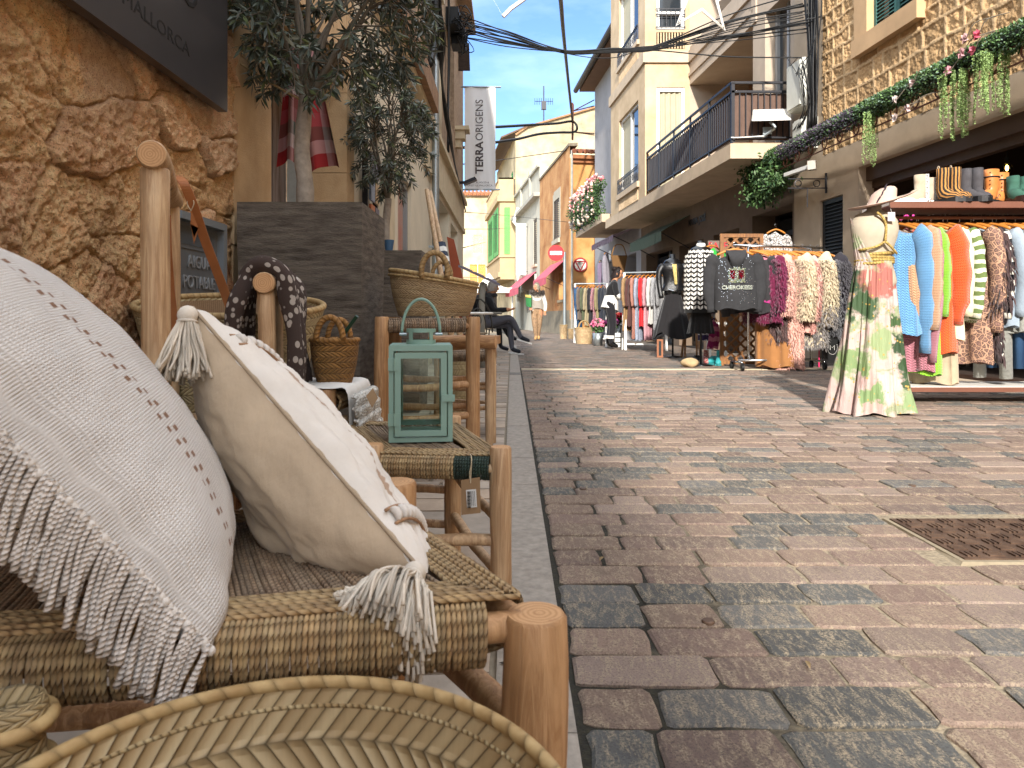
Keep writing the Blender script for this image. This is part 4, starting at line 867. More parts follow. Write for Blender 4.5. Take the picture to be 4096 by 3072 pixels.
def seat(parent, NL, NR, FR_, FL, z, w=.0048, rail=.016, border=.05, mats=None, inner=None, far=True, posts=.03, green=False, deep=1.):
    C4 = [Vector((p[0], p[1], z)) for p in (NL, NR, FR_, FL)]; cen = sum(C4, Vector())/4
    objs = {}
    def edge(A, B, nm, mat=None):
        mb = MB(); g = MB(); L = (B-A).length; e = (B-A).normalized(); out = Vector((e.y, -e.x, 0)); 
        if out.dot((A+B)/2-cen) < 0: out = -out
        n = int((L-2*posts)/w); 
        for i in range(n):
            t = posts+(i+.5)*w; p = A+e*t; j = random.uniform(-.0006, .0006); pts = []
            q = [(-border*.8, 0), (-.01, .001), (rail*.55, -.002), (rail*1.0, -.010), (rail*1.12, -.022), (rail*.9, -.034), (rail*.3, -.042), (-.02, -.044)]
            sl = random.uniform(-.002, .002)
            for a_, b_ in q:
                b_ *= deep; pts.append(p+out*(a_*(1 if a_ < 0 else (deep+1)/2)+j)+Vector((0, 0, b_))+e*sl*b_*14)
            gg = green and ((green[0] == nm and (i/n) > green[1]) or (nm == green[2] and i/n < green[3]))
            rope(g if gg else mb, cat(pts, 2), w*.53)
        mb.build('rope_edge', mats[0], parent, smooth=True)
        if g.v: g.build('green_rope_edge', M_rpg, parent, smooth=True)
    names = ('near', 'right', 'far', 'left')
    for i in range(4):
        if i == 2 and not far: continue
        edge(C4[i], C4[(i+1) % 4], names[i])
    # top: concentric border cords, then straight cords running away
    mb = MB(); k = int(border/w)
    def ring(d):
        out = []
        for i in range(4):
            p = C4[i]; a = (C4[i-1]-p).normalized(); b = (C4[(i+1) % 4]-p).normalized(); s = (1-a.dot(b)**2)**.5; out.append(p+(a+b)*(d/s))
        return out
    for i in range(k):
        R_ = ring(.002+i*w*1.02)
        for s in range(4):
            A, B = R_[s], R_[(s+1) % 4]; m = 9; rope(mb, [A+(B-A)*t/m+Vector((0, 0, .004+.0012*sin(i*2.1+t)+random.uniform(-.0004, .0004))) for t in range(m+1)], w*.54)
    mb.build('rope_border', mats[0], parent, smooth=True)
    mb = MB(); R_ = ring(border); L = (R_[1]-R_[0]).length; n = int(L/(w*1.15))
    for i in range(n):
        t = (i+.5)/n; A = R_[0]+(R_[1]-R_[0])*t; B = R_[3]+(R_[2]-R_[3])*t
        rope(mb, [A+(B-A)*q/10+Vector((0, 0, .001+.0015*sin(i*1.3)+random.uniform(-.0005, .0005)))-Vector((0, 0, .006*sin(pi*q/10))) for q in range(11)], w*.6)
    mb.build('woven_centre', mats[1], parent, smooth=True)
def stool(name, lab, posts, ztop, zseat, rp, mats, seed=3, grp='rustic wooden stools', wood=None, stretch=(.55, .3), green=False, border=.05, w=.0048, far=True, cat_='stool', ins=.012, deep=1.):
    cx = sum(p[0] for p in posts)/4; cy = sum(p[1] for p in posts)/4; t = thing(name, lab, cat_, (cx, cy, 0), grp); wood = wood or M_w1
    for i, p in enumerate(posts): logobj('leg', (p[0], p[1], 0), (p[0], p[1], p[2] if len(p) > 2 else ztop), rp*1.02, rp, wood, t, seed+i)
    mb = MB()
    for f_, zz in enumerate(stretch):
        for i in range(4):
            a, b = posts[i], posts[(i+1) % 4]; z = ztop*zz*(1.12 if i % 2 else .92); log(mb, (a[0], a[1], z), (b[0], b[1], z*1.03), rp*.5, rp*.58, seed+9+i, n=10)
    mb.build('stretchers', [wood, M_end], t, smooth=True, auto=45)
    C_ = [Vector((p[0], p[1], 0)) for p in posts]; cen = sum(C_, Vector())/4
    q = [c+(c-cen).normalized()*ins for c in C_]
    mb = MB()
    for i in range(4): a, b = q[i], q[(i+1) % 4]; log(mb, (a.x, a.y, zseat-.022), (b.x, b.y, zseat-.022), rp*.45, rp*.45, seed+20+i, n=10)
    mb.build('seat_rails', [wood, M_end], t, smooth=True, auto=45)
    seat(t, q[0], q[1], q[2], q[3], zseat, w, .016, border, mats, posts=rp*1.15, green=green, far=far, deep=deep); return t
# foreground stool that carries the pillows
stool('rope_stool', 'nearest stool, honey wood with wide seagrass rope seat under two white pillows', [(-.62, .545), (.022, .665, .374), (-.165, 1.0, .42), (-.74, .93)], .405, .383, .0305, (M_rp, M_rpd), 3, ins=-.012, deep=1.3)
# green edged stool
stool('rope_stool', 'low stool with seagrass and dark green cord seat under the green lantern', [(-.284, 1.45), (-.023, 1.42), (-.155, 1.86), (-.45, 1.86)], .393, .372, .0215, (M_rp, M_rpd), 31, wood=M_w2, green=('near', .66, 'left', .3), border=.06, w=.0055)
stool('rope_stool', 'tall stool in front of the planters carrying the round palm basket', [(-.504, 2.75), (-.157, 2.85), (-.175, 3.2), (-.515, 3.12)], .655, .64, .028, (M_rpd, M_rpd), 51, w=.009, stretch=(.62, .42, .2))
stool('rope_stool', 'pale slim stool furthest along the kerb with a small white price label', [(-.40, 3.9), (-.115, 3.88), (-.12, 4.2), (-.41, 4.22)], .475, .46, .022, (M_rpd, M_rpd), 71, wood=M_w2, w=.011, stretch=(.6, .35))
stool('rope_stool', 'small stool covered by a fringed white cloth beside the dark planter', [(-.72, 1.8), (-.468, 1.8), (-.445, 2.06), (-.7, 2.06)], .47, .455, .0215, (M_rp, M_rp), 91, w=.008, border=.04)
# sticker on the slim stool
mb = MB(); mb.box(-.108, -.085, 3.855, 3.857, .425, .46); st_ = mb.build('price_label', M('label_white', '#d8d8d4', .6, .02, 4, 0), label='small white barcode label stuck on the pale slim stool leg', cat='label')
mb = MB()
for i in range(8): mb.box(-.106+i*.0026, -.105+i*.0026, 3.854, 3.855, .432, .453)
mb.build('barcode', M_blk, st_)
# low slab table behind
lt = thing('slab_table', 'low table with thick rounded wooden slab behind the tall stool', 'table', (-.24, 3.5, 0))
mb = MB(); log(mb, (-.40, 3.42, .53), (-.075, 3.36, .535), .034, .034, 5); mb.hexa([(-.4, 3.42, .52), (-.08, 3.37, .52), (-.06, 3.7, .52), (-.42, 3.72, .52), (-.4, 3.42, .56), (-.08, 3.37, .56), (-.06, 3.7, .56), (-.42, 3.72, .56)]); mb.build('slab', [M_w1h, M_end], lt, smooth=True, auto=40)
for x, y in ((-.36, 3.45), (-.11, 3.42), (-.1, 3.66), (-.38, 3.68)): logobj('leg', (x, y, 0), (x, y, .53), .018, .02, M_w2, lt, 5)
# tall log frame chair by the wall
ch = thing('log_chair', 'tall rustic chair back of peeled logs behind the large white pillow', 'chair', (-.80, 1.62, 0))
for i, p in enumerate([(-.754, 1.5), (-.965, 2.0)]): logobj('leg', (p[0], p[1], 0), (p[0], p[1], .965), .033, .028, M_w2, ch, 6+i, n=22)
logobj('top_rail', (-.742, 1.462, .988), (-.985, 2.06, .988), .0285, .03, M_w2, ch, 8, n=22, wob=.008)
for i, p in enumerate([(-.52, 1.58), (-.72, 2.08)]): logobj('leg', (p[0], p[1], 0), (p[0], p[1], .36), .025, .024, M_w2, ch, 16+i)
mb = MB()
for a, b, z in (((-.754, 1.5), (-.52, 1.58), .33), ((-.965, 2.0), (-.72, 2.08), .33), ((-.52, 1.58), (-.72, 2.08), .33), ((-.754, 1.5), (-.965, 2.), .33), ((-.754, 1.5), (-.965, 2.), .15), ((-.52, 1.58), (-.72, 2.08), .15)): log(mb, (a[0], a[1], z), (b[0], b[1], z), .015, .015, 4, n=10)
mb.build('stretchers', [M_w2, M_end], ch, smooth=True)
mb = MB(); mb.hexa([(-.754, 1.5, .34), (-.52, 1.58, .34), (-.72, 2.08, .34), (-.965, 2., .34), (-.754, 1.5, .36), (-.52, 1.58, .36), (-.72, 2.08, .36), (-.965, 2., .36)]); mb.build('seat', M_rp, ch)
# second chair with scarf
ch2 = thing('log_chair', 'shorter peeled log chair back with a dark scarf draped over its rail', 'chair', (-.63, 1.8, 0))
logobj('leg', (-.604, 1.745, 0), (-.604, 1.745, .725), .0245, .021, M_w2, ch2, 26, n=20); logobj('leg', (-.66, 1.98, 0), (-.66, 1.98, .72), .024, .02, M_w2, ch2, 27)
logobj('top_rail', (-.600, 1.715, .735), (-.672, 2.02, .735), .026, .026, M_w2, ch2, 28, n=20, wob=.005)
def Mscarf():
    m, nt_, bs_ = newmat('spotted_wool'); k = N(nt_); uv = k.n('ShaderNodeTexCoord').outputs['UV']; o = k.n('ShaderNodeTexCoord').outputs['Object']
    vo = k.n('ShaderNodeTexVoronoi'); vo.inputs['Scale'].default_value = 1; vo.inputs['Randomness'].default_value = .75; k.l(k.mapp(uv, (7, 44, 1)), vo.inputs['Vector'])
    f = k.ramp(vo.outputs['Distance'], [(.34, 1.), (.40, 0.)]); x, y, z = k.sep(uv)
    w_ = k.math('ABSOLUTE', k.math('MULTIPLY', k.math('SINE', k.math('MULTIPLY', x, 1300.)), k.math('SINE', k.math('MULTIPLY', y, 1300.))))
    cc = k.mix(f, lin('#453630'), lin('#c4bab0')); cc = k.mix(k.ramp(w_, [(0., .5), (.5, 0.)]), cc, lin('#241a16'))
    k.l(cc, bs_.inputs['Base Color']); bs_.inputs['Roughness'].default_value = .95; k.l(k.bump(w_, .6, .002), bs_.inputs['Normal']); return m
sc = thing('scarf', 'dark brown wool scarf with white spots draped over the log rail', 'scarf', (-.63, 1.85, .45))
prof = cat([(-.075, -.36), (-.07, -.2), (-.066, -.06), (-.045, .015), (0, .046), (.045, .018), (.066, -.06), (.074, -.2), (.08, -.37)], 6)
mb = MB()
for q in range(5):
    d = .01+q*.052; mb.tube([(-.607+p[0]*(1+.05*sin(q*2))+.006*sin(k_*.5+q)-.23*d, 1.735+d+.006*sin(k_*.4+q*2), .735+p[1]) for k_, p in enumerate(prof)], [.021*(1+.12*sin(k_*.6+q*1.7)) for k_ in range(len(prof))], 14)
mb.build('cloth', Mscarf(), sc, smooth=True)
mb = MB()
for i in range(46):
    v = i/46; x = -.607+.088-.23*.27*v; y = 1.735+.27*v; z = .735-.37; mb.tube([(x, y, z+.01), (x+random.uniform(-.006, .006), y, z-.03), (x+random.uniform(-.01, .01), y+random.uniform(-.005, .005), z-.065)], .0022, 5)
    x -= .173; mb.tube([(x, y, z+.02), (x+random.uniform(-.006, .006), y, z-.03), (x+random.uniform(-.01, .01), y, z-.06)], .0022, 5)
mb.build('fringe', M('dark_wool', '#3a2c26', .95, .2, 40), sc, smooth=True)
# ---------------- pillows ----------------
def pillow(name, O, e1, e2, L1, L2, th, mats, parent, pin=.07, n=80, wr=.004, seed=2, ex=.42, puff=(.5, .5)):
    e1 = Vector(e1).normalized(); e2 = Vector(e2); e2 = (e2-e1*e2.dot(e1)).normalized(); nn = e2.cross(e1) if True else 0
    s, t = np.meshgrid(np.linspace(0, 1, n), np.linspace(0, 1, n), indexing='ij'); a = 2*s-1; b = 2*t-1
    a2 = a*(1-pin*(1-b*b)); b2 = b*(1-pin*(1-a*a)); h = ((1-a*a)**ex)*((1-b*b)**ex)
    out = []
    wr_ = (fbm(s*5, t*9, seed)-.5)*wr*4+(fbm(s*16, t*16, seed+9)-.5)*wr; wr_ *= np.minimum(1, h*2.5)
    edge_w = np.sin(a*22+seed)*.0035*np.exp(-(1-abs(b))*14)+np.sin(b*20)*.0035*np.exp(-(1-abs(a))*14)
    for sg, pf in ((1, puff[0]), (-1, puff[1])):
        H = sg*th*pf*h+wr_+edge_w
        X = np.array(O)[None, None]+np.array(e1)*((a2+1)/2*L1)[..., None]+np.array(e2)*((b2+1)/2*L2)[..., None]+np.array(nn)*H[..., None]
        uv = np.stack([s*L1, t*L2], -1).reshape(-1, 2)
        out.append(mesh_np(name[0 if sg > 0 else 1], X.reshape(-1, 3), gridfaces(n, n), mats[0 if sg > 0 else 1], parent, uv=uv))
    def pos(s_, t_, off=0., side=1):
        a = 2*s_-1; b = 2*t_-1; a2 = a*(1-pin*(1-b*b)); b2 = b*(1-pin*(1-a*a)); h = (max(0, 1-a*a)**ex)*(max(0, 1-b*b)**ex)
        return Vector(O)+e1*((a2+1)/2*L1)+e2*((b2+1)/2*L2)+nn*(side*(th*puff[0 if side > 0 else 1]*h+off))
    return pos, nn
def dots1(k, x, y, cc):
    m = 0
    px = k.math('FRACT', k.math('DIVIDE', x, .0155)); on = k.ramp(px, [(.08, 0.), (.14, 1.), (.48, 1.), (.54, 0.)])
    px2 = k.math('FRACT', k.math('ADD', k.math('DIVIDE', x, .0155), .25)); on2 = k.ramp(px2, [(.08, 0.), (.14, 1.), (.48, 1.), (.54, 0.)])
    for y0, o_ in ((.088, on), (.103, on2)):
        d = k.math('ABSOLUTE', k.math('SUBTRACT', y, y0)); mk = k.ramp(k.math('DIVIDE', d, .0060), [(.55, 1.), (.75, 0.)]); m_ = k.math('MULTIPLY', mk, o_); cc = k.mix(m_, cc, lin('#7d5a41'))
    return cc
def rv_(): return Vector((random.gauss(0, 1), random.gauss(0, 1), random.gauss(0, 1))).normalized()
M_whc = M('white_loop_yarn', '#cbc4bc', .95, .06, 60, .3, 300)
M_pil = Mweave('white_basket_weave', '#cbc6c1', 330, 330, bd=.0018, dots=dots1, dark=.28)
p1 = thing('pillow', 'large white woven pillow with brown dotted stitching and twisted fringe', 'pillow', (-.42, .72, .39), 'pillows on the front stool')
O1 = V(-.250, .592, .372); E1 = (-.238, -.085, .315); E2 = (-.44, .895, .02)
pos1, n1 = pillow(('front', 'back'), O1, E1, E2, .46, .44, .17, (M_pil, M_pil), p1, pin=.05, seed=3, wr=.003, ex=.38, puff=(.60, .40))
M_cord = Mrope('white_twisted_cord', '#d2cbc5', '#c4bbb3', .0045, 2, dark=.08, attr=True)
mb = MB(); rnd = random.Random(8); n = 120
for i in range(n):
    s = .0+i/n*1.0; p = pos1(s, 0.0); p += Vector((rnd.uniform(-.002, .002), -.002, rnd.uniform(-.002, .002)))
    L = rnd.uniform(.052, .066); g = rnd.uniform(.8, 1.12); mb.col = (g, g*.99, g*.97)
    d = Vector((-.18+rnd.uniform(-.1, .1), -.12+rnd.uniform(-.1, .1), -1)).normalized()
    pts = [p+Vector((0, -.002, .006)), p+Vector((-.004, -.008, -.002))+Vector((0, 0, -.004)), p+Vector((-.006, -.009, 0))+d*L*.5, p+Vector((-.007, -.009, 0))+d*L]
    pts = cat(pts, 3); rr = [.0022]*len(pts); rr[-1] = .0034; rr[-2] = .0028; mb.tube(pts, rr, 6)
mb.build('fringe', M_cord, p1, smooth=True)
mb = MB(); 
for i in range(90): p = pos1(i/90, .0); mb.ball(p+Vector((0, -.002, .001))+rv_()*.001, .0046, 6, 5)
mb.build('knotted_hem', M_whc, p1, smooth=True)
# pillow two
def line2(k, x, y, cc):
    d = k.math('ABSOLUTE', k.math('SUBTRACT', y, .05)); w_ = k.math('MULTIPLY', k.math('SINE', k.math('MULTIPLY', x, 600.)), .0012)
    cc = k.mix(k.ramp(k.math('DIVIDE', k.math('ADD', d, w_), .006), [(.4, .8), (.62, 0.)]), cc, lin('#8f6f52')); return cc
M_can = Mweave('cream_canvas', '#cfc8bf', 0, 0, bd=.0006, dots=line2, dark=.08); M_bei = Mweave('beige_cotton', '#b9a68e', 0, 0, bd=.0004, dark=.05)
p2 = thing('pillow', 'narrow cream and beige pillow with rope tassels resting on the front stool', 'pillow', (-.25, .8, .39), 'pillows on the front stool')
O2 = V(-.088, .715, .392); E1b = (-.304, .16, .269); E2b = (.03, .9, -.52)
pos2, n2 = pillow(('front', 'back'), O2, E1b, E2b, .44, .22, .115, (M_can, M_bei), p2, pin=.04, seed=12, wr=.007, ex=.48, puff=(.42, .92))
M_brc = M('brown_stitch_cord', '#96765a', .95, .15, 60, .3, 300)
for s0 in (.16, .84):
    mb = MB(); mb2 = MB()
    for q in (-.022, .022):
        mb.tube([pos2(s0+q*.95, t/24*.9+.02, .0015) for t in range(25)], .0019, 6)
    for i in range(13):
        t = .05+i*.065; mb2.tube([pos2(s0+q*.019, t, .0045*(1-q*q)+.0005) for q in (-1, -.6, -.2, .2, .6, 1)], [.002, .0042, .0048, .0048, .0042, .002], 6)
        mb.tube([pos2(s0-.02, t+.033, .001), pos2(s0, t+.033, .002), pos2(s0+.02, t+.033, .001)], .0012, 5)
    mb.build('brown_stitching', M_brc, p2, smooth=True); mb2.build('yarn_loops', M_whc, p2, smooth=True)
mb = MB(); mb.tube([pos2(i/50, 0., 0) for i in range(51)], .0022, 6); mb.build('seam_piping', M('seam_thread', '#9c8a74', .9, .1, 50), p2, smooth=True)
M_tas = M('tassel_yarn', '#c9c0b3', .95, .12, 60, .3, 400, .001, attr=True)
def tassel(parent, p, d, L, n=110, spread=.5, seed=1, name='tassel', sag=.0, rest=None):
    rnd = random.Random(seed); mb = MB(); d = Vector(d).normalized(); x = d.orthogonal().normalized(); y = d.cross(x); p = Vector(p)
    mb.col = (1, 1, 1); mb.ball(p+d*.006, (.012, .012, .012), 12, 8); mb.tube([p+x*.0105*cos(t)+y*.0105*sin(t)+d*.014 for t in [i*pi/8 for i in range(16)]], .002, 5, closed=True)
    for i in range(n):
        a = rnd.uniform(0, 2*pi); r = sqrt(rnd.random()); o = (x*cos(a)+y*sin(a))
        g = rnd.uniform(.72, 1.15); mb.col = (g, g*.98, g*.95); l = L*rnd.uniform(.88, 1.05)
        q = [p+d*.012+o*r*.009, p+d*(.012+l*.35)+o*r*(.009+spread*.012)+rv()*.002, p+d*(.012+l*.7)+o*r*(.009+spread*.022)+rv()*.003, p+d*(.012+l)+o*r*(.010+spread*.032)+rv()*.004+Vector((0, 0, -sag))]
        q = cat(q, 4)
        if rest:
            for k_ in range(len(q)):
                if q[k_].y > rest[0]: q[k_].z = max(q[k_].z, rest[1]+.010*rnd.random())
        mb.tube(q, [.0016]*12+[.0021], 5)
    return mb.build(name, M_tas, parent, smooth=True)
tassel(p2, pos2(1.0, .0)+V(-.0, -.012, -.004), (.04, -.22, -1), .072, 130, .9, 5)
tassel(p2, pos2(.01, .0)+V(-.004, -.010, .004), (-.25, -.95, -.20), .066, 230, 1.25, 6, sag=.028, rest=(.642, .391))
# ---------------- lantern ----------------
M_lan = M('sage_green_enamel', '#7b998d', .45, .05, 5, .06, 200, .001, spec=.45); M_gl = Mglass('clear_glass')
ln = thing('lantern', 'sage green metal lantern with glass panes and loop handle', 'lantern', (-.205, 1.655, .377))
ca, sa = cos(radians(7)), sin(radians(7)); LX = lambda x, y, z: (-.212+(x*ca-y*sa)*1.1, 1.655+(x*sa+y*ca)*1.1, .375+z*1.06)
def lb(mb, x0, x1, y0, y1, z0, z1): mb.hexa([LX(x0, y0, z0), LX(x1, y0, z0), LX(x1, y1, z0), LX(x0, y1, z0), LX(x0, y0, z1), LX(x1, y0, z1), LX(x1, y1, z1), LX(x0, y1, z1)])
W, D_, H_ = .064, .075, .2; mb = MB(); q = .0095
for sx in (-1, 1):
    for sy in (-1, 1): lb(mb, sx*W-(q if sx > 0 else 0), sx*W+(0 if sx > 0 else q), sy*D_-(q if sy > 0 else 0), sy*D_+(0 if sy > 0 else q), 0, H_)
for z in (.0, H_-q):
    lb(mb, -W+q, W-q, -D_, -D_+q, z, z+q); lb(mb, -W+q, W-q, D_-q, D_, z, z+q); lb(mb, -W, -W+q, -D_+q, D_-q, z, z+q); lb(mb, W-q, W, -D_+q, D_-q, z, z+q)
mb.build('body_frame', M_lan, ln)
mb = MB(); lb(mb, -W+.001, W-.001, -D_+.001, D_-.001, .0005, .003); mb.build('base_plate', M_lan, ln)
mb = MB(); lb(mb, -W+.001, W-.001, -D_+.001, D_-.001, H_-.002, H_+.0025); mb.build('roof', M_lan, ln)
mb = MB()
for y in (-D_-.004, D_+.001):
    lb(mb, -W+.012, -W+.024, y, y+.004, .013, H_-.013); lb(mb, W-.024, W-.012, y, y+.004, .013, H_-.013); lb(mb, -W+.024, W-.024, y, y+.004, .013, .025); lb(mb, -W+.024, W-.024, y, y+.004, H_-.025, H_-.013)
dr = mb.build('door', M_lan, ln)
mb = MB()
for z in (.035, .15):
    mb = MB(); lb(mb, -W-.001, -W+.022, -D_-.0055, -D_-.003, z, z+.026); mb.tube([LX(-W+.011, -D_-.006, z), LX(-W+.011, -D_-.006, z+.026)], .002, 8); mb.build('hinge', M_lan, dr)
mb = MB(); lb(mb, W-.022, W+.004, -D_-.008, -D_-.004, .085, .099); mb.build('latch', M_lan, dr)
for nm, a in (('pane', (-W+.02, W-.02, -D_+.003, -D_+.0045)), ('pane', (-W+.012, W-.012, D_-.006, D_-.0045)), ('pane', (-W+.004, -W+.0055, -D_+.01, D_-.01)), ('pane', (W-.0055, W-.004, -D_+.01, D_-.01))):
    mb = MB(); lb(mb, a[0], a[1], a[2], a[3], .01, H_-.01); mb.build(nm, M_gl, ln)
mb = MB(); c = .031
def cyl(mb, r, z0, z1, n=28, a0=0, a1=2*pi, th=.002):
    P_ = []
    for i in range(n+1): a = a0+(a1-a0)*i/n; P_.append((a,))
    for i in range(n):
        a, b = P_[i][0], P_[i+1][0]; f = lambda t, rr, z: LX(rr*cos(t), rr*sin(t), H_+z)
        mb.hexa([f(a, r-th, z0), f(b, r-th, z0), f(b, r, z0), f(a, r, z0), f(a, r-th, z1), f(b, r-th, z1), f(b, r, z1), f(a, r, z1)])
cyl(mb, c, 0, .012); cyl(mb, c, .028, .036)
for j in range(4): a = pi/4+j*pi/2; cyl(mb, c, .012, .028, 5, a-.16, a+.16)
mb.lathe([(c, .036), (.015, .0375), (0, .038)], 28, LX(0, 0, H_)); mb.build('chimney', M_lan, ln, smooth=True, auto=40)
mb = MB(); mb.tube([LX(.040*cos(t)*1.0+.0*t, 0, H_+.026+.0+max(0, .075*sin(t))) for t in [i*pi/24 for i in range(25)]], [.0035]*25, 8, flat=.6)
mb.build('handle', M_lan, ln, smooth=True); mb = MB()
for s in (-1, 1): mb.tube([LX(s*.03, 0, H_+.024), LX(s*.045, 0, H_+.024)], .0035, 8)
mb.build('rivets', M_zinc, ln)
# price tag on twine
tg = thing('price_tag', 'brown cardboard price tag hanging by twine from the green cord stool', 'tag', (-.09, 1.40, .3))
M_card = M('kraft_card', '#93785a', .9, .08, 12, .15, 200); mb = MB(); mb.hexa([P(461.5, 515, 1.395)+V(0, 0, 0), P(480.5, 513, 1.385), P(480.5, 513, 1.387), P(461.5, 515, 1.397), P(461, 480, 1.395), P(480, 477, 1.385), P(480, 477, 1.387), P(461, 480, 1.397)]); mb.build('card', M_card, tg)
mb = MB(); mb.hexa([P(467, 508, 1.390), P(477, 507, 1.385), P(477, 507, 1.386), P(467, 508, 1.391), P(466, 490, 1.390), P(476, 489, 1.385), P(476, 489, 1.386), P(466, 490, 1.391)]); lb_ = mb.build('sticker', M('sticker_white', '#d9d9d6', .6, .02, 4, 0), tg)
mb = MB()
for i in range(14):
    a, b = P(467.3, 507.4-i*1.2, 1.3885), P(470.6, 507.2-i*1.2, 1.387); mb.bar(a, b, .0008+.0006*(i % 3 == 0))
for i in range(3): mb.bar(P(472+i*1.6, 506, 1.3855), P(471.2+i*1.6, 491, 1.3855), .0007)
mb.build('barcode', M_blk, lb_)
mb = MB(); mb.tube(cat([P(470.5, 483, 1.39), P(471, 470, 1.388), P(471.5, 459, 1.39), P(470, 454.5, 1.42), P(463, 452.5, 1.47)], 5), .0013, 5); mb.tube(cat([P(470.5, 483, 1.39), P(469.5, 474, 1.39), P(471, 465, 1.388)], 4), .0009, 5); mb.build('twine', M('twine', '#b5a68c', .95, .1, 60), tg)
# ---------------- baskets ----------------
M_pm = Mpalm('palm_weave', '#c4b08a', '#a68e68', n=78, bands=4, amp=2.1, bd=.004); M_pmr = Mrope('palm_rim', '#b49a6c', '#95784c', .02, 1, dark=.3)
bg_ = thing('palm_basket', 'large open palm leaf basket cut off by the bottom edge', 'basket', (-.15, .40, 0), 'palm baskets')
def basket(parent, c, R0, R1, z0, z1, mat, rim=.008, ry=1., tilt=(0, 0), uvs=(1, 1), n=96, inner=None, rimmat=None, thick=.006, belly=.0, wav=0.):
    cx_, cy_ = c; 
    def f(u, v, th):
        a = 2*pi*u; R = R0+(R1-R0)*v+belly*sin(pi*v)-th; x = R*cos(a); y = R*sin(a)*ry; z = z0+(z1-z0)*v+wav*sin(3*a+1)*v
        return (cx_+x, cy_+y, z+(x*tilt[0]+y*tilt[1])*v)
    mb = MB(); mb.grid(lambda u, v: f(u, v, 0), n, 24, cu=True, uvs=uvs); mb.grid(lambda u, v: f(u, .03+v*.97, thick), n, 24, cu=True, uvs=uvs)
    mb.build('body', mat, parent, smooth=True)
    mb = MB(); mb.grid(lambda u, v: (cx_+R0*v*cos(2*pi*u), cy_+R0*v*sin(2*pi*u)*ry, z0+.002), 32, 4, cu=True, uvs=uvs); mb.build('bottom', mat, parent)
    mb = MB(); mb.tube([f(i/n, 1, thick/2) for i in range(n)], rim, 10, closed=True); mb.build('rim', rimmat or M_pmr, parent, smooth=True)
    return f
f_ = basket(bg_, (-.15, .403), .145, .197, .0, .344, M_pm, .0052, uvs=(1, 1))
mb = MB(); mb.tube([(-.15+.1895*cos(t), .403+.1895*sin(t), .327) for t in [i*2*pi/120 for i in range(120)]], .0022, 6, closed=True); mb.build('inner_seam', Mrope('seam_twine', '#b5a47e', '#8a7048', .006, 1, dark=.5), bg_, smooth=True)
mb = MB(); mb.tube([(-.15+.179*cos(t), .403+.179*sin(t), .27) for t in [i*2*pi/120 for i in range(120)]], .003, 6, closed=True); mb.build('inner_braid', M_pmr, bg_, smooth=True)
sb_ = thing('slim_basket', 'slim coiled palm basket at the lower left corner', 'basket', (-.375, .525, 0), 'palm baskets')
mb = MB(); mb.lathe([(.02, 0), (.03, .1), (.03, .28), (.024, .33), (.022, .345), (.026, .355), (.024, .366), (.019, .37), (.018, .34)], 26, (-.372, .525, 0)); mb.build('body', Mpalm('slim_weave', '#b29c74', '#94805a', n=16, bands=8, amp=1.2, bd=.002), sb_, smooth=True)
mb = MB()
for z, r in ((.352, .0275), (.318, .027)): mb.tube([(-.372+r*cos(t), .525+r*sin(t), z) for t in [i*2*pi/30 for i in range(30)]], .0055, 8, closed=True)
mb.build('coils', M_pmr, sb_, smooth=True)
M_pm2 = Mpalm('olive_palm_weave', '#b9a880', '#998761', n=80, bands=6, amp=2.2, bd=.004)
lb2 = thing('strap_basket', 'wide palm basket with tan leather straps hanging behind the chair', 'basket', (-.86, 2.17, .38), 'palm baskets')
f_ = basket(lb2, (-.86, 2.17), .2, .285, .38, .69, M_pm2, .010, ry=.72, tilt=(-.03, .17), n=90, thick=.012)
mb = MB(); mb.grid(lambda u, v: tuple(Vector(f_(u, .72+.24*v, .014))), 60, 4, cu=True); mb.build('lining', Mweave('jute_cloth', '#93775a', 260, 60, dark=.4), lb2)
M_lea = M('tan_leather', '#9c6238', .5, .14, 18, .25, 160, .001, spec=.4)
def strap(pts, w=.022, nm='strap'):
    mb = MB(); pts = cat(pts, 8); n = len(pts)
    side = Vector((1, .25, 0)).normalized()
    for i in range(n-1):
        a, b = pts[i], pts[i+1]; d = (b-a).normalized(); nn_ = d.cross(side).normalized()*.0015; s = side*w/2
        mb.hexa([a-s-nn_, a+s-nn_, a+s+nn_, a-s+nn_, b-s-nn_, b+s-nn_, b+s+nn_, b-s+nn_])
    return mb.build(nm, M_lea, lb2)
s_ = strap([P(240, 346, 1.93), P(236, 325, 1.92), P(222, 285, 1.88), P(205, 240, 1.82), P(193, 205, 1.77), P(183, 182, 1.75), P(176, 176, 1.80)], .024)
strap([P(172, 345, 1.93), P(173, 322, 1.92), P(170, 290, 1.9), P(167, 250, 1.86), P(166, 215, 1.84)], .024)
mb = MB()
for v in (328, 340): p = P(237+(v-328)*.2, v, 1.915); mb.ball(p, (.004, .002, .004), 10, 6)
mb.build('rivets', M('brass', '#b99b5e', .3, .05, 5, 0, metal=1), s_)
tgl = thing('leather_label', 'small pointed leather label tied by twine to the basket strap', 'tag', P(192, 240, 1.75)); mb = MB(); mb.hexa([P(194, 238, 1.76), P(190.5, 224, 1.76), P(190.5, 224, 1.762), P(194, 238, 1.762), P(198.5, 228, 1.76), P(191, 209, 1.76), P(191, 209, 1.762), P(198.5, 228, 1.762)]); mb.poly([P(190.5, 224, 1.76), P(194, 244, 1.76), P(198.5, 228, 1.76)]); mb.build('leather', M_lea, tgl)
mb = MB(); mb.tube(cat([P(191, 211, 1.76), P(194, 203, 1.76), P(191, 198, 1.77), P(187, 203, 1.76), P(191, 211, 1.76)], 4), .0012, 5); mb.build('twine', bpy.data.materials['twine'], tgl)
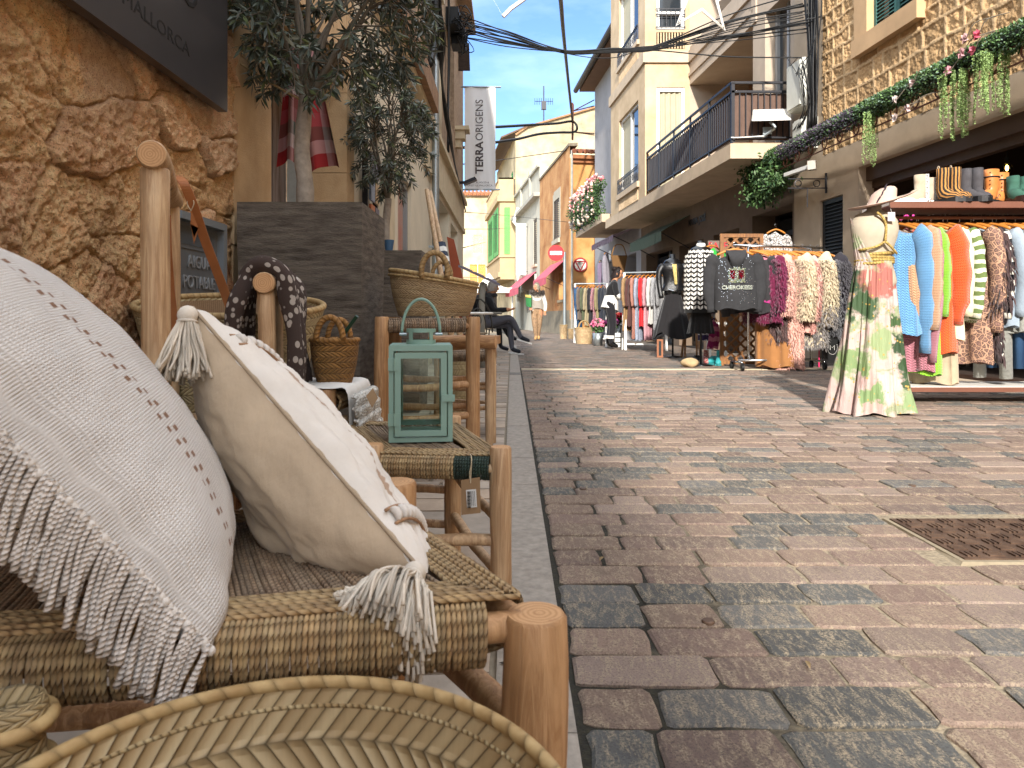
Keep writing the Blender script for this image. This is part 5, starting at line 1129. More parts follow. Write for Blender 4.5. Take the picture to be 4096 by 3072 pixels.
cs = thing('crate_stool', 'low wooden box standing under the strap basket by the wall', 'box', (-.86, 2.17, 0)); mb = MB(); mb.box(-1.04, -.68, 2.02, 2.33, .34, .378); mb.build('top', M_w2, cs)
for x, y in ((-1.02, 2.04), (-.7, 2.04), (-.7, 2.31), (-1.02, 2.31)): logobj('leg', (x, y, 0), (x, y, .34), .02, .02, M_w2, cs, 3)
# little brown esparto basket
M_esp = Mpalm('esparto_braid', '#9a6d34', '#75501f', n=26, bands=4, amp=1.6, r=.8, bd=.006); M_espr = Mrope('esparto_cord', '#9a6d34', '#6f4b1e', .012, 2)
eb = thing('esparto_basket', 'small brown esparto basket with looped handles on the white cloth', 'basket', (-.487, 1.95, .468))
basket(eb, (-.487, 1.95), .046, .066, .470, .59, M_esp, .007, n=50, rimmat=M_espr, belly=.004)
for y, s in ((1.895, 1), (2.0, .9)): mb = MB(); mb.tube([(-.487+.036*cos(t)*s, y, .59+.062*sin(t)*s) for t in [i*pi/16 for i in range(17)]], .0085*s, 8); mb.build('handle', M_espr, eb, smooth=True)
gb = thing('green_stick', 'dark green stick leaning out of the small brown basket', 'stick', (-.5, 1.93, .5)); mb = MB(); mb.tube([(-.54, 1.95, .50), P(357, 316, 1.9)], .0055, 10); mb.build('shaft', M('bottle_green', '#1f3a2a', .4, .05, 5, 0), gb, smooth=True, auto=40)
# white cloth
M_wcl = M('white_cotton', '#cbc8c2', .95, .05, 10, .2, 300, .001)
wc = thing('fringed_cloth', 'white cotton cloth with thick knotted fringe folded over the small stool', 'cloth', (-.55, 1.93, .45))
mb = MB()
def wf_(u, v):
    L = u*.62; y = 1.785+v*.28+.006*sin(u*12)
    if L < .3: return (-.735+L, y, .4755+.003*sin(L*40+v*9))
    L -= .3
    return (-.435+.022*sin(min(L/.05, 1)*pi/2)+.02*L+.006*sin(v*26)*min(1, L*8), y, .4755-max(0, L-.02)+.0*v)
mb.grid(wf_, 44, 24); mb.build('cloth', M_wcl, wc, smooth=True)
mb = MB(); rnd = random.Random(3)
for i in range(120):
    v = (i % 30)/30; row = i//30; p = Vector((-.404+.004*row, 1.785+v*.28, .452-.03*row)); g = rnd.uniform(.85, 1.1); mb.col = (g, g, g*.98)
    l = .05; q = [p, p+Vector((.014, rnd.uniform(-.01, .01), -.006)), p+Vector((.012, rnd.uniform(-.012, .012), -.03)), p+Vector((.008+rnd.uniform(0, .01), rnd.uniform(-.012, .012), -l-rnd.uniform(0, .015)))]
    mb.tube(cat(q, 3), [.0042]*9+[.006], 6)
mb.build('fringe', Mrope('fringe_cord', '#d0cdc7', '#b8b4ad', .008, 2, attr=True), wc, smooth=True)
mb = MB(); mb.hexa([P(372, 408, 1.84), P(378, 398, 1.86), P(378, 398, 1.862), P(372, 408, 1.842), P(366, 396, 1.84), P(373, 388, 1.86), P(373, 388, 1.862), P(366, 396, 1.842)]); mb.build('label', M_card, wc)
# big round palm basket on the tall stool
M_pm3 = Mpalm('round_palm_weave', '#bfa47c', '#a08560', n=64, bands=5, amp=1.9, bd=.005)
rb = thing('palm_basket', 'round palm basket with two rope handles on the tall stool', 'basket', (-.33, 3.0, .655), 'palm baskets')
f_ = basket(rb, (-.33, 3.0), .148, .186, .657, .822, M_pm3, .009, n=80, tilt=(-.16, 0), belly=.008, ry=.85)
mb = MB(); mb.tube([f_(i/80, .9, -.004) for i in range(80)], .005, 6, closed=True); mb.build('outer_band', M_pmr, rb, smooth=True)
M_hnd = Mrope('handle_cord', '#a88a5e', '#84683f', .016, 2)
for y, z, s in ((2.85, .845, 1), (3.15, .845, .8)):
    mb = MB(); mb.tube([(-.31+.052*cos(t)*s, y-.012, z-.008+.075*sin(t)*s) for t in [(-.12+1.24*i/22)*pi for i in range(23)]], .0115*s, 8); mb.build('handle', M_hnd, rb, smooth=True)
wb = thing('wicker_basket', 'pale tall wicker basket standing behind the slim stool', 'basket', (-.36, 4.6, 0), 'palm baskets')
basket(wb, (-.36, 4.62), .08, .11, 0.01, .42, M_pm2, .008, n=40)
# ---------------- planters and olive trees ----------------
M_plt = M('grey_brown_planter', '#564d44', .92, .3, 9, 1., 55, .014, c2='#80766a', st=(1, 1, 6))
def planter(x0, x1, y0, y1, h, lab):
    t = thing('planter', lab, 'planter', ((x0+x1)/2, (y0+y1)/2, 0), 'square planters'); w_ = .03
    mb = MB(); o = [(x0+.02, y0+.02), (x1-.02, y0+.02), (x1-.02, y1-.02), (x0+.02, y1-.02)]; p = [(x0, y0), (x1, y0), (x1, y1), (x0, y1)]; q = [(x0+w_, y0+w_), (x1-w_, y0+w_), (x1-w_, y1-w_), (x0+w_, y1-w_)]
    mb.hexa([(a, b, 0) for a, b in o]+[(a, b, h-.12) for a, b in p])
    for i in range(4):
        j = (i+1) % 4; mb.quad((*p[i], h-.12), (*p[j], h-.12), (*p[j], h), (*p[i], h)); mb.quad((*p[i], h), (*p[j], h), (*q[j], h), (*q[i], h)); mb.quad((*q[i], h), (*q[j], h), (*q[j], h-.11), (*q[i], h-.11))
    mb.build('pot', M_plt, t); mb = MB(); mb.box(x0+w_, x1-w_, y0+w_, y1-w_, h-.115, h-.05); mb.build('soil', M('soil', '#3a2d22', .95, .3, 20, .8, 50, .01), t); return t
planter(-1.085, -.592, 2.8, 3.3, 1.108, 'nearer large dark square planter holding the bigger olive tree'); planter(-1.10, -.612, 4.8, 5.3, 1.108, 'farther dark square planter with a blue cup on its edge')
M_bark = M('olive_bark', '#8d8276', .9, .2, 25, .5, 60, .004, c2='#a59a8c'); M_twig = M('twig_bark', '#6b6255', .9, .2, 20)
def olive(lab, base, trunk, cen, rad, ntw, leafL, seed, tr, lc, shade=1.):
    random.seed(seed); t = thing('olive_tree', lab, 'tree', base, 'potted olive trees'); mb = MB()
    mb.tube(cat(trunk, 5), [tr*(1.1-.25*i/(len(cat(trunk, 5))-1))*(1+.05*sin(i*1.7)) for i in range(len(cat(trunk, 5)))], 14); mb.build('trunk', M_bark, t, smooth=True)
    top = Vector(trunk[-1]); mb = MB(); ml = MB(); cen = Vector(cen); limbs = []
    for i in range(9):
        d = rv(); d.z = abs(d.z)*.8+.15; e = cen+Vector((d.x*rad[0]*.55, d.y*rad[1]*.55, d.z*rad[2]*.5-.1*rad[2])); mid = top*.5+e*.5+rv()*.04+Vector((0, 0, .05)); pts = cat([top-Vector((0, 0, .03)), mid, e], 6); limbs.append(pts)
        mb.tube(pts, [tr*.42*(1-.72*k/(len(pts)-1)) for k in range(len(pts))], 7)
    for i in range(ntw):
        l = random.choice(limbs); a = random.choice(l[4:]); u = rv(); r = random.uniform(.55, 1.0)**.6
        e = cen+Vector((u.x*rad[0], u.y*rad[1], u.z*rad[2]))*r if True else 0
        a2 = min(limbs, key=lambda q: min((p-e).length for p in q)); a = min(a2[3:], key=lambda p: (p-e).length+random.uniform(0, .15))
        mid = a*.5+e*.5+rv()*.05*rad[0]*2+Vector((0, 0, .04)); pts = cat([a, mid, e, e+(e-mid)*.25+Vector((0, 0, -.02))], 7); n = len(pts); mb.tube(pts, [.0035*(1-.75*k/(n-1))+.0006 for k in range(n)], 4, caps=False)
        for k in range(int(n*.25), n):
            d = (pts[min(k+1, n-1)]-pts[k-1]).normalized(); s = d.orthogonal().normalized(); s.rotate(Matrix.Rotation(random.uniform(0, 6.3), 3, d))
            for sg in (1, -1):
                if random.random() < .14: continue
                c = random.choice(lc); g = random.uniform(.7, 1.25)*shade; ml.col = tuple(q*g for q in c)
                leaf(ml, pts[k], s*sg+d*random.uniform(.35, 1.0)+Vector((0, 0, -.25))+rv()*.25, leafL*random.uniform(.65, 1.15), leafL*random.uniform(.17, .24), bend=random.uniform(-.08, .08))
        if random.random() < .9:
            c = random.choice(lc); ml.col = c; leaf(ml, pts[-1], pts[-1]-pts[-3], leafL, leafL*.2)
    mb.build('branches', M_twig, t, smooth=True); ml.build('foliage', M_olv, t); return t
M_olv = M('olive_leaves', '#ffffff', .45, .2, 9, 0, attr=True, spec=.5)
OL = [(.06, .078, .055), (.08, .10, .07), (.11, .13, .10), (.045, .062, .045), (.17, .19, .16), (.12, .15, .06)]
olive('bigger olive tree in the nearer planter in front of the doorway', (-.895, 3.05, 1.06), [(-.90, 3.05, 1.04), (-.888, 3.05, 1.2), (-.905, 3.06, 1.38), (-.885, 3.05, 1.6)], (-.80, 3.0, 2.03), (.50, .42, .47), 180, .068, 5, .036, OL)
olive('smaller olive tree in the farther planter by the cream wall', (-.89, 5.05, 1.06), [(-.90, 5.05, 1.04), (-.90, 5.05, 1.25), (-.88, 5.05, 1.5)], (-.89, 5.05, 1.98), (.33, .33, .46), 150, .06, 9, .03, OL)
for p, q in (((-.9, 3.05, 1.62), 0),):
    tw = thing('stake', 'thin cane tied across the bigger olive tree', 'cane', (-1.1, 3.0, 1.7)); mb = MB(); mb.tube([P(232, 58, 2.95), P(262, 78, 3.0), P(313, 107, 3.05)], .005, 6); mb.build('cane', M('cane', '#8f7a58', .8), tw)
cu_ = thing('blue_cup', 'small blue cup standing on the farther planter edge', 'cup', (-.84, 4.82, 1.11)); mb = MB(); mb.lathe([(.0, .002), (.025, .002), (.036, .075), (.033, .075), (.023, .006), (0, .006)], 20, (-.842, 4.86, 1.108)); mb.build('cup', M('blue_plastic', '#3f5f7d', .4, .05, 5, 0), cu_, smooth=True, auto=40)
# ---------------- things on the left wall ----------------
M_sgn = M('dark_metal_sign', '#4b4a4e', .3, .1, 1.5, .05, 40, .002, metal=.5)
sg = thing('shop_sign', 'dark metal sign board with engraved letters on the rubble wall', 'sign', LW(2.1, 1.46, .1)); mb = MB(); mb.fbox(LW, .7, 2.658, 1.421, 2.6, .05, .085); mb.build('board', M_sgn, sg)
M_let = M('engraved_letter', '#1b1a1b', .6, .05, 5, 0)
LWf = lambda a, z, c: frame(LW(a, z, c), (0, 1, 0), (0, 0, 1))
text('MALLORCA', .06, M_let, LWf(2.14, 1.53, .0858), .0004, sg, 'lettering', sx=1.3); text('O', .17, M_let, LWf(2.34, 1.73, .0855), .002, sg, 'lettering')
M_mtr = M('grey_cast_plastic', '#5c6064', .5, .08, 12, .2, 120, .001); M_mtr2 = M('grey_frame', '#6d7378', .5, .1, 9, .15, 80, .001)
mt = thing('water_meter_box', 'grey meter cabinet door in the wall reading AIGUA POTABLE', 'meter box', LW(2.58, .6, .04)); mb = MB(); A0, A1, Z0, Z1 = 2.27, 2.68, .5, 1.0
mb.fbox(LW, A0, A0+.03, Z0, Z1, 0, .075); mb.fbox(LW, A1-.03, A1, Z0, Z1, 0, .075); mb.fbox(LW, A0+.03, A1-.03, Z1-.025, Z1, 0, .08); mb.fbox(LW, A0+.03, A1-.03, Z0, Z0+.03, 0, .075); mb.build('frame', M_mtr2, mt)
mb = MB(); mb.fbox(LW, A0+.03, A1-.03, Z0+.03, Z1-.025, .0, .05); d_ = mb.build('door', M_mtr, mt)
mb = MB()
for i in range(38):
    a = A0+.08+i*.0072
    for z0, z1 in ((.90, .96), (.62, .68)): mb.fbox(LW, a, a+.003, z0, z1, .05, .053)
for a0, a1, z0, z1 in ((A0+.08, A0+.35, .885, .89), (A0+.08, A0+.35, .7, .705), (A0+.08, A0+.085, .705, .885), (A0+.345, A0+.35, .705, .885)): mb.fbox(LW, a0, a1, z0, z1, .05, .053)
mb.build('ribs', M_mtr, d_)
M_emb = M('embossed_grey', '#82868a', .4, .05, 9, 0)
text('AIGUA', .062, M_emb, LWf(A0+.225, .842, .052), .003, d_, 'lettering'); text('POTABLE', .062, M_emb, LWf(A0+.225, .772, .052), .003, d_, 'lettering')
# plaid cloth in the doorway
def Mplaid():
    m, nt_, bs_ = newmat('plaid_flannel'); k = N(nt_); uv = k.n('ShaderNodeTexCoord').outputs['UV']; x, y, z = k.sep(uv)
    def st(q):
        f = k.math('FRACT', q); return k.ramp(f, [(0., lin('#8e1b20')), (.25, lin('#b9a6a6')), (.5, lin('#3f4a42')), (.75, lin('#a04a50'))], 'CONSTANT')
    cc = k.mix(.5, st(k.math('MULTIPLY', x, 1.6)), st(k.math('MULTIPLY', y, 2.2))); k.l(cc, bs_.inputs['Base Color']); bs_.inputs['Roughness'].default_value = .95; return m
pc = thing('plaid_cloth', 'red white and green plaid cloth hanging in the doorway behind the olive tree', 'cloth', (-1.0, 3.6, 1.5)); mb = MB()
def pf(u, v):
    t = 1-v; w = .10+.17*t; x = -1.08+ (u-.45)*w*1.1+.03*t; y = 3.55+.035*sin(u*17)*t+.02*sin(u*7+2)+.12*u; return (x, y, 1.42+v*.62-.05*(u-.5)**2+.03*sin(u*9)*t)
mb.grid(pf, 50, 24); mb.build('fabric', Mplaid(), pc, smooth=True)
# cards rack, poles and orange board
cr_ = thing('postcard_rack', 'narrow rack of colourful postcards on the cream wall', 'rack', LW(5.45, 1, .1)); mb = MB(); mb.fbox(LW, 5.35, 5.38, .9, 2.0, .02, .06); mb.fbox(LW, 5.75, 5.78, .9, 2.0, .02, .06); mb.build('frame', M_rail, cr_)
rnd = random.Random(2)
mb = MB()
for i in range(5):
    for j in range(2): mb.col = rnd.choice([(.1, .3, .5), (.5, .15, .06), (.45, .4, .3), (.25, .3, .4), (.15, .15, .2), (.5, .35, .2)]); mb.fbox(LW, 5.4+j*.18, 5.55+j*.18, .95+i*.2, 1.12+i*.2, .05+.02*rnd.random(), .08)
mb.build('postcards', M('card_print', '#ffffff', .5, .4, 14, 0, attr=True), cr_)
ob = thing('orange_board', 'tall narrow orange board leaning at the shopfront', 'board', LW(12.5, 0, .1)); mb = MB(); mb.hexa([LW(12.2, .1, .28), LW(12.26, .1, .28), LW(12.26, .1, .6), LW(12.2, .1, .6), LW(12.2, 2.05, .03), LW(12.26, 2.05, .03), LW(12.26, 2.0, .15), LW(12.2, 2.0, .15)]); mb.build('board', M('orange_paint', '#9a4a2c', .6, .1, 8, .1), ob)
for i, (a, b, m_) in enumerate([(P(427, 190, 6.4), P(439, 262, 6.0), 0), (P(430, 192, 6.5), P(446, 268, 6.1), 1)]):
    po = thing('oar', 'weathered wooden oar leaning among the wares on the cream wall' if i == 0 else 'wooden pole with blue and white striped end leaning beside the oar', 'oar', (a.x, a.y, .2), 'wooden poles by the shop'); mb = MB(); a0 = a; b0 = a+(b-a)*2.05; mb.tube([a0, b0], [.022, .026], 8); mb.build('shaft', M_w2, po, smooth=True)
    if i: 
        mb = MB(); d = (b-a)
        for q in range(4): mb.tube([a+d*(.70+q*.12), a+d*(.76+q*.12)], .045, 8)
        mb.build('stripes', M('navy_paint', '#2c3446', .6), po); mb = MB()
        for q in range(4): mb.tube([a+d*(.76+q*.12), a+d*(.82+q*.12)], .045, 8)
        mb.build('white_stripes', M_white, po)
# banner
M_ban, nt_, bs_ = newmat('banner_vinyl'); k = N(nt_); bs_.inputs['Base Color'].default_value = (.78, .77, .75, 1); bs_.inputs['Roughness'].default_value = .7; t_ = k.n('ShaderNodeBsdfTranslucent'); t_.inputs[0].default_value = (.8, .79, .77, 1); q_ = k.n('ShaderNodeMixShader'); q_.inputs[0].default_value = .4; k.l(bs_.outputs[0], q_.inputs[1]); k.l(t_.outputs[0], q_.inputs[2]); k.l(q_.outputs[0], nt_.nodes['Material Output'].inputs[0])
bn = thing('banner', 'tall white hanging banner reading TERRAORIGENS beside the left wall', 'banner', (-.75, 15.6, 3.4)); mb = MB()
bx0, bx1 = P(464.5, 0, 15.6).x, P(495.5, 0, 15.6).x; zt, zb = P(0, 87, 15.6).z, P(0, 190.5, 15.6).z
mb.grid(lambda u, v: (bx0+(bx1-bx0)*u, 15.6+.02*sin(u*9+v*3)+.012*sin(u*21+v*6)*(1-v), zb+(zt-zb)*v-.06*u*(1-v)*0-.0*u), 30, 40, uvs=(1, 1)); mb.build('fabric', M_ban, bn, smooth=True)
mb = MB(); mb.tube([(-1.12, 15.6, zt), (bx1+.12, 15.6, zt)], .022, 8); mb.tube([(-1.12, 15.6, zb+.02), (bx1+.1, 15.6, zb+.02)], .018, 8); mb.build('poles', M_zinc, bn)
M_bt = M('banner_ink', '#3f3634', .7, .05, 5, 0)
t1 = text('TERRA', .235, M_bt, frame((bx0+.335, 15.55, zb+.36), (0, 0, 1), (-1, 0, 0)), .001, bn, 'lettering', .006, 'LEFT'); t2 = text('ORIGENS', .235, M_bt, frame((bx0+.335, 15.55, zb+1.08), (0, 0, 1), (-1, 0, 0)), .001, bn, 'lettering', 0., 'LEFT', sx=.93)
text('LOCAL FOOD &', .055, M_bt, frame(((bx0+bx1)/2, 15.55, zb+.165), (1, 0, 0), (0, 0, 1)), .001, bn, 'small_lettering'); text('LIFESTYLE MALLORCA', .055, M_bt, frame(((bx0+bx1)/2, 15.55, zb+.10), (1, 0, 0), (0, 0, 1)), .001, bn, 'small_lettering')
# wooden panel sticking out high on the wall, stone corbel, lamp
wp = thing('old_plank', 'dark old wooden board sticking out high on the left wall', 'board', LW(15.2, 5.8, .2)); mb = MB(); p = [P(453, 41, 15.2), P(469, 43, 15.2), P(470, 70, 15.2), P(454, 70, 15.2)]; mb.hexa([q for q in p]+[q+V(0, .06, 0) for q in p]); mb.build('board', M('old_dark_wood', '#33261d', .9, .4, 6, .6, 40, .01, st=(1, 1, 6)), wp)
ct = thing('corbel', 'weathered carved stone corbel on the left wall corner', 'corbel', LW(14.6, 4.1, .1)); mb = MB(); mb.fbox(LW, 14.3, 14.7, 4.45, 4.53, 0, .28); mb.fbox(LW, 14.35, 14.65, 4.28, 4.45, 0, .2); mb.fbox(LW, 14.4, 14.6, 4.12, 4.28, 0, .12); mb.build('stone', M_creamb, ct)
fl = thing('wall_floodlight', 'small dark floodlight on an arm below the banner', 'lamp', LW(14.2, 3.2, .2)); mb = MB(); mb.tube([LW(14.2, 3.35, 0), LW(14.2, 3.37, .3)], .03, 8); mb.build('arm', M_rail, fl); mb = MB(); p0 = P(469, 181, 14.2); mb.hexa([p0+V(*q) for q in ((-.1, -.1, -.09), (.16, -.1, .02), (.16, .1, .02), (-.1, .1, -.09), (-.12, -.1, -.03), (.12, -.1, .07), (.12, .1, .07), (-.12, .1, -.03))]); mb.build('head', M_rail, fl)

random.seed(51)
for i in range(9):
    x, y = [(.55, 1.32), (.24, 1.9), (.9, 3.4), (1.7, 3.1), (.35, 4.2), (2.1, 2.6), (1.15, 5.5), (.2, 6.5), (1.9, 6.2)][i]; mb = MB(); a = random.uniform(0, 6.3); L = random.uniform(.018, .032); dx, dy = cos(a), sin(a)
    mb.grid(lambda u, v: (x+dx*L*(u-.5)-dy*L*.35*(v-.5)*sin(pi*u), y+dy*L*(u-.5)+dx*L*.35*(v-.5)*sin(pi*u), .004+.004*sin(pi*u)*abs(v-.5)*2+.003*u), 6, 3)
    mb.build('fallen_leaf', M_litter if i else [M_litter := M('dry_litter', '#7d6a4c', .9, .3, 40)][0], label='small dry leaf lying on the brick paving', cat='leaf', group='dry leaves on the paving')
# ================= clothes, racks and mannequins on the right =================
random.seed(17)
def Mknit(name, c, n=36., m_=50.):
    m, nt_, bs_ = newmat(name); k = N(nt_); uv = k.n('ShaderNodeTexCoord').outputs['UV']; x, y, z = k.sep(uv)
    fx = k.math('ABSOLUTE', k.math('SUBTRACT', k.math('FRACT', k.math('MULTIPLY', x, n)), .5)); s = k.math('FRACT', k.math('ADD', k.math('MULTIPLY', y, m_), k.math('MULTIPLY', fx, 1.2)))
    h = k.math('MULTIPLY', k.math('SINE', k.math('MULTIPLY', s, pi)), k.math('SINE', k.math('MULTIPLY', k.math('ADD', fx, .12), pi)))
    c = col3(c); o = k.n('ShaderNodeTexCoord').outputs['Object']; cc = k.ramp(k.noise(o, 9, 4), [(.3, tuple(q*.88 for q in c)), (.7, tuple(min(1, q*1.08) for q in c))])
    cc = k.mix(k.ramp(h, [(.0, .6), (.45, 0.)]), cc, tuple(q*.45 for q in c)); k.l(cc, bs_.inputs['Base Color']); bs_.inputs['Roughness'].default_value = .95; bs_.inputs['Sheen Weight'].default_value = .3; k.l(k.bump(h, .9, .006), bs_.inputs['Normal']); return m
def Mstr(name, c1, c2, f, axis=1, rot=.0):
    m, nt_, bs_ = newmat(name); k = N(nt_); uv = k.n('ShaderNodeTexCoord').outputs['UV']; o = k.n('ShaderNodeTexCoord').outputs['Object']; q = k.sep(uv)[axis]; q = k.math('ADD', k.math('MULTIPLY', q, f), k.math('MULTIPLY', k.noise(o, 14, 2), .5))
    k.l(k.ramp(k.math('FRACT', q), [(0, col3(c1)), (.45, col3(c2))], 'CONSTANT'), bs_.inputs['Base Color']); bs_.inputs['Roughness'].default_value = .9; k.l(k.bump(k.noise(o, 9, 3), .3, .02), bs_.inputs['Normal']); return m
def Mcell(name, c1, c2, c3, sc=26., coord='Object'):
    m, nt_, bs_ = newmat(name); k = N(nt_); o = k.n('ShaderNodeTexCoord').outputs[coord]; vo = k.n('ShaderNodeTexVoronoi', feature='DISTANCE_TO_EDGE'); vo.inputs['Scale'].default_value = sc; k.l(o, vo.inputs['Vector'])
    cc = k.ramp(vo.outputs['Distance'], [(.03, col3(c1)), (.09, col3(c2)), (.3, col3(c3))]); cc = k.mix(k.ramp(k.noise(o, sc*5, 3), [(.45, 0.), (.6, .4)]), cc, col3(c1)); k.l(cc, bs_.inputs['Base Color']); bs_.inputs['Roughness'].default_value = .85; return m
def Mblot(name, cols, sc=5., gold=True):
    m, nt_, bs_ = newmat(name); k = N(nt_); o = k.n('ShaderNodeTexCoord').outputs['Object']; n1 = k.noise(k.mapp(o, (1.2, 1.2, .8)), sc, 4, .5, .6); n = len(cols)
    cc = k.ramp(n1, [(.3+.42*i/(n-1), col3(c)) for i, c in enumerate(cols)])
    vo = k.n('ShaderNodeTexVoronoi'); vo.inputs['Scale'].default_value = 34; k.l(o, vo.inputs['Vector']); g = k.math('MULTIPLY', k.ramp(vo.outputs['Distance'], [(.22, 1.), (.3, 0.)]), k.ramp(k.noise(o, 3.4, 3), [(.52, 0.), (.6, 1.)]))
    if gold: cc = k.mix(g, cc, lin('#c9a65a'))
    k.l(cc, bs_.inputs['Base Color']); bs_.inputs['Roughness'].default_value = .7; k.l(k.bump(k.noise(k.mapp(o, (9, 9, .8)), 3, 3), .5, .02), bs_.inputs['Normal']); return m
def Mcl(name, c, b=.3): return M(name, c, .92, .1, 14, b, 40, .01, sheen=.15)
M_hang = M('hanger_wood', '#b0702f', .45, .15, 20, .05); M_chr = M('chrome', '#c9cacb', .18, .03, 5, 0, metal=1)
def hanger(mb, mb2, w=.21):
    mb.tube(cat([(0, -w, -.115), (0, -w*.5, -.075), (0, 0, -.055), (0, w*.5, -.075), (0, w, -.115)], 4), .010, 6, flat=1.3)
    mb2.tube([(0, 0, -.055), (0, 0, -.02)]+[(0, .02*sin(t), .0-.0+.016*(-cos(t))+.006) for t in [i*pi/6 for i in range(0, 9)]], .0022, 5)
def garment(name, lab, L, mat, w=.21, th=.05, sl=.55, grp='clothes on the long shop rail', bot=1.15, fold=.014, neck=True, fur=0, furc=None, furL=.05, cuff=None, facing=False, sr=.055, cat_='garment', seed=0, legs=False, top=None, hem=None, furd=-1.):
    rnd = random.Random(seed+hash(name) % 7); t = thing(name, lab, cat_, (0, 0, 0), grp); mb = MB(); z0 = -.085; ph = rnd.uniform(0, 6)
    def hw(v): 
        s = v*L
        if s < .05: return .055+(w-.055)*(s/.05)**.7
        return w*(1+(bot-1)*(s-.05)/(L-.05))
    def fn(u, v, k=0):
        a = 2*pi*u; y = hw(v)*cos(a); tt = th*(.45+.55*min(1, v*6))*(1+.5*v*(bot-1)); x = tt*sin(a); f = fold*min(1, v*2.5)*(sin(7*a+ph+v*1.5)+.6*sin(13*a+ph*2-v)); 
        x += f*abs(sin(a))+.0; y += f*.5*cos(a); drop = 0 if v*L > .06 else -.04*abs(cos(a))
        return (x+.012*sin(v*5+ph), y+.01*sin(v*4+ph), z0-v*L+drop+.012*v*sin(5*a+ph))
    if not legs:
        mb.grid(fn, 48, 26, cu=True, uvs=(2*(w+th)*2, L)); mb.poly([fn(i/48, 0) for i in range(48)])
        mb.grid(lambda u, v: tuple(Vector(fn(u, 1))*Vector((.0, .0, 1)).to_tuple() if False else (fn(u, 1)[0]*(1-v), fn(u, 1)[1]*(1-v), fn(u, 1)[2]+.03*v)), 48, 1, cu=True)
    else:
        for sy in (-1, 1): mb.tube([(0, sy*.075, -.09), (.005, sy*.09, -.3), (-.004, sy*.085, -.6), (.006, sy*.09, -.09-L)], [.085, .085, .07, .075], 18, flat=.55, vscale=1)
    sls = []
    if sl:
        for sy in (-1, 1):
            sw = rnd.uniform(-.03, .03); p = cat([(0, sy*(w-.03), z0-.055), (.004, sy*(w+.03), z0-.13), (sw*.5, sy*(w+.045+.02*rnd.random()), z0-.13-sl*.45), (sw, sy*(w+.03), z0-.10-sl)], 6); n = len(p); sls.append(p)
            r = [sr*(1.15-.3*i/(n-1))*(1+.09*sin(i*1.5+ph)+.05*sin(i*3.1+ph)) for i in range(n)]; r[0] *= .5; r[1] *= .8
            if cuff: r[-1] *= .75; r[-2] *= .7; r[-3] *= .72
            mb.tube(p, r, 16, flat=.62, up0=(1, 0, 0))
    o = mb.build('cloth', mat, t, smooth=True)
    if fur:
        mf = MB(); furc = furc or [(.5, .4, .3)]
        for i in range(fur):
            if sls and i % 3 == 0:
                p = sls[rnd.random() < .35]; kk = rnd.randrange(1, len(p)-1); c = p[kk]+(p[kk+1]-p[kk])*rnd.random(); a = rnd.uniform(0, 2*pi); d = Vector((cos(a), sin(a), 0)); q = c+d*sr*.95; v = kk/len(p)
            else:
                u, v = rnd.random(), rnd.random(); q = Vector(fn(u, v)); a = 2*pi*u; d = Vector((sin(a)*1.5, cos(a), 0)).normalized()
            g = rnd.uniform(.6, 1.25); cc_ = furc[min(len(furc)-1, int(v*len(furc)+rnd.uniform(-.3, .3)))] if len(furc) > 1 else furc[0]; mf.col = tuple(min(1, x*g) for x in cc_)
            dd = (d*.75+Vector((rnd.gauss(0, .35), rnd.gauss(0, .35), furd+rnd.gauss(0, .35)))).normalized(); l = furL*rnd.uniform(.6, 1.2); s = dd.cross(d); s = s.normalized()*.0042 if s.length > 1e-3 else Vector((.004, 0, 0))
            m_ = q+dd*l*.55+d*l*.12; e = q+dd*l+Vector((0, 0, -l*.15)); mf.face([mf.pt(q-s), mf.pt(q+s), mf.pt(m_+s*.7), mf.pt(e), mf.pt(m_-s*.7)])
        mf.build('fur', M_fur, t)
    if hem:
        mh_ = MB(); mh_.grid(lambda u, v: tuple(Vector(fn(u, .9+v*.1))*1.0+Vector((sin(2*pi*u)*.006, cos(2*pi*u)*.006, 0))), 48, 4, cu=True); mh_.build('hem', hem, t, smooth=True)
    a, b = MB(), MB(); hanger(a, b, w*.9); h_ = a.build('hanger', M_hang, t, smooth=True); b.build('hook', M_chr, h_, smooth=True); return t
M_fur = M('fur_strands', '#ffffff', .85, .1, 5, 0, attr=True, sheen=.4)
# --- long shelf rack
rk = thing('clothes_rack', 'long wheeled rack with a white boot shelf above a copper rail', 'rack', (3.8, 5.6, 0))
mb = MB(); mb.box(2.86, 4.7, 5.38, 5.80, 1.505, 1.53); a_ = mb.build('top_shelf', M('white_laminate', '#d3cec6', .5, .05, 4, .02), rk); mb = MB(); mb.box(2.86, 4.7, 5.372, 5.38, 1.485, 1.532); mb.box(2.86, 4.7, 5.38, 5.8, 1.495, 1.505); mb.build('edge', M('brown_edge', '#6a4334', .5, .1, 6, .05), a_)
mb = MB(); mb.box(2.86, 4.7, 5.38, 5.85, .105, .128); b_ = mb.build('bottom_shelf', bpy.data.materials['white_laminate'], rk); mb = MB(); mb.box(2.86, 4.7, 5.372, 5.38, .09, .125); mb.build('edge', bpy.data.materials['brown_edge'], b_)
M_cop = M('copper_paint', '#8a5a42', .4, .1, 6, .03, metal=.3)
mb = MB(); mb.tube([(2.9, 5.6, 1.44), (4.7, 5.6, 1.44)], .014, 10)
for x in (2.92, 4.66): mb.tube([(x, 5.6, .13), (x, 5.6, 1.5)], .014, 8)
mb.build('rail', M_cop, rk, smooth=True, auto=40)
def castor(mb, x, y, z=.09): 
    mb.tube([(x-.014, y, .045), (x+.014, y, .045)], .045, 14); mb.box(x-.02, x+.02, y-.012, y+.012, .045, z)
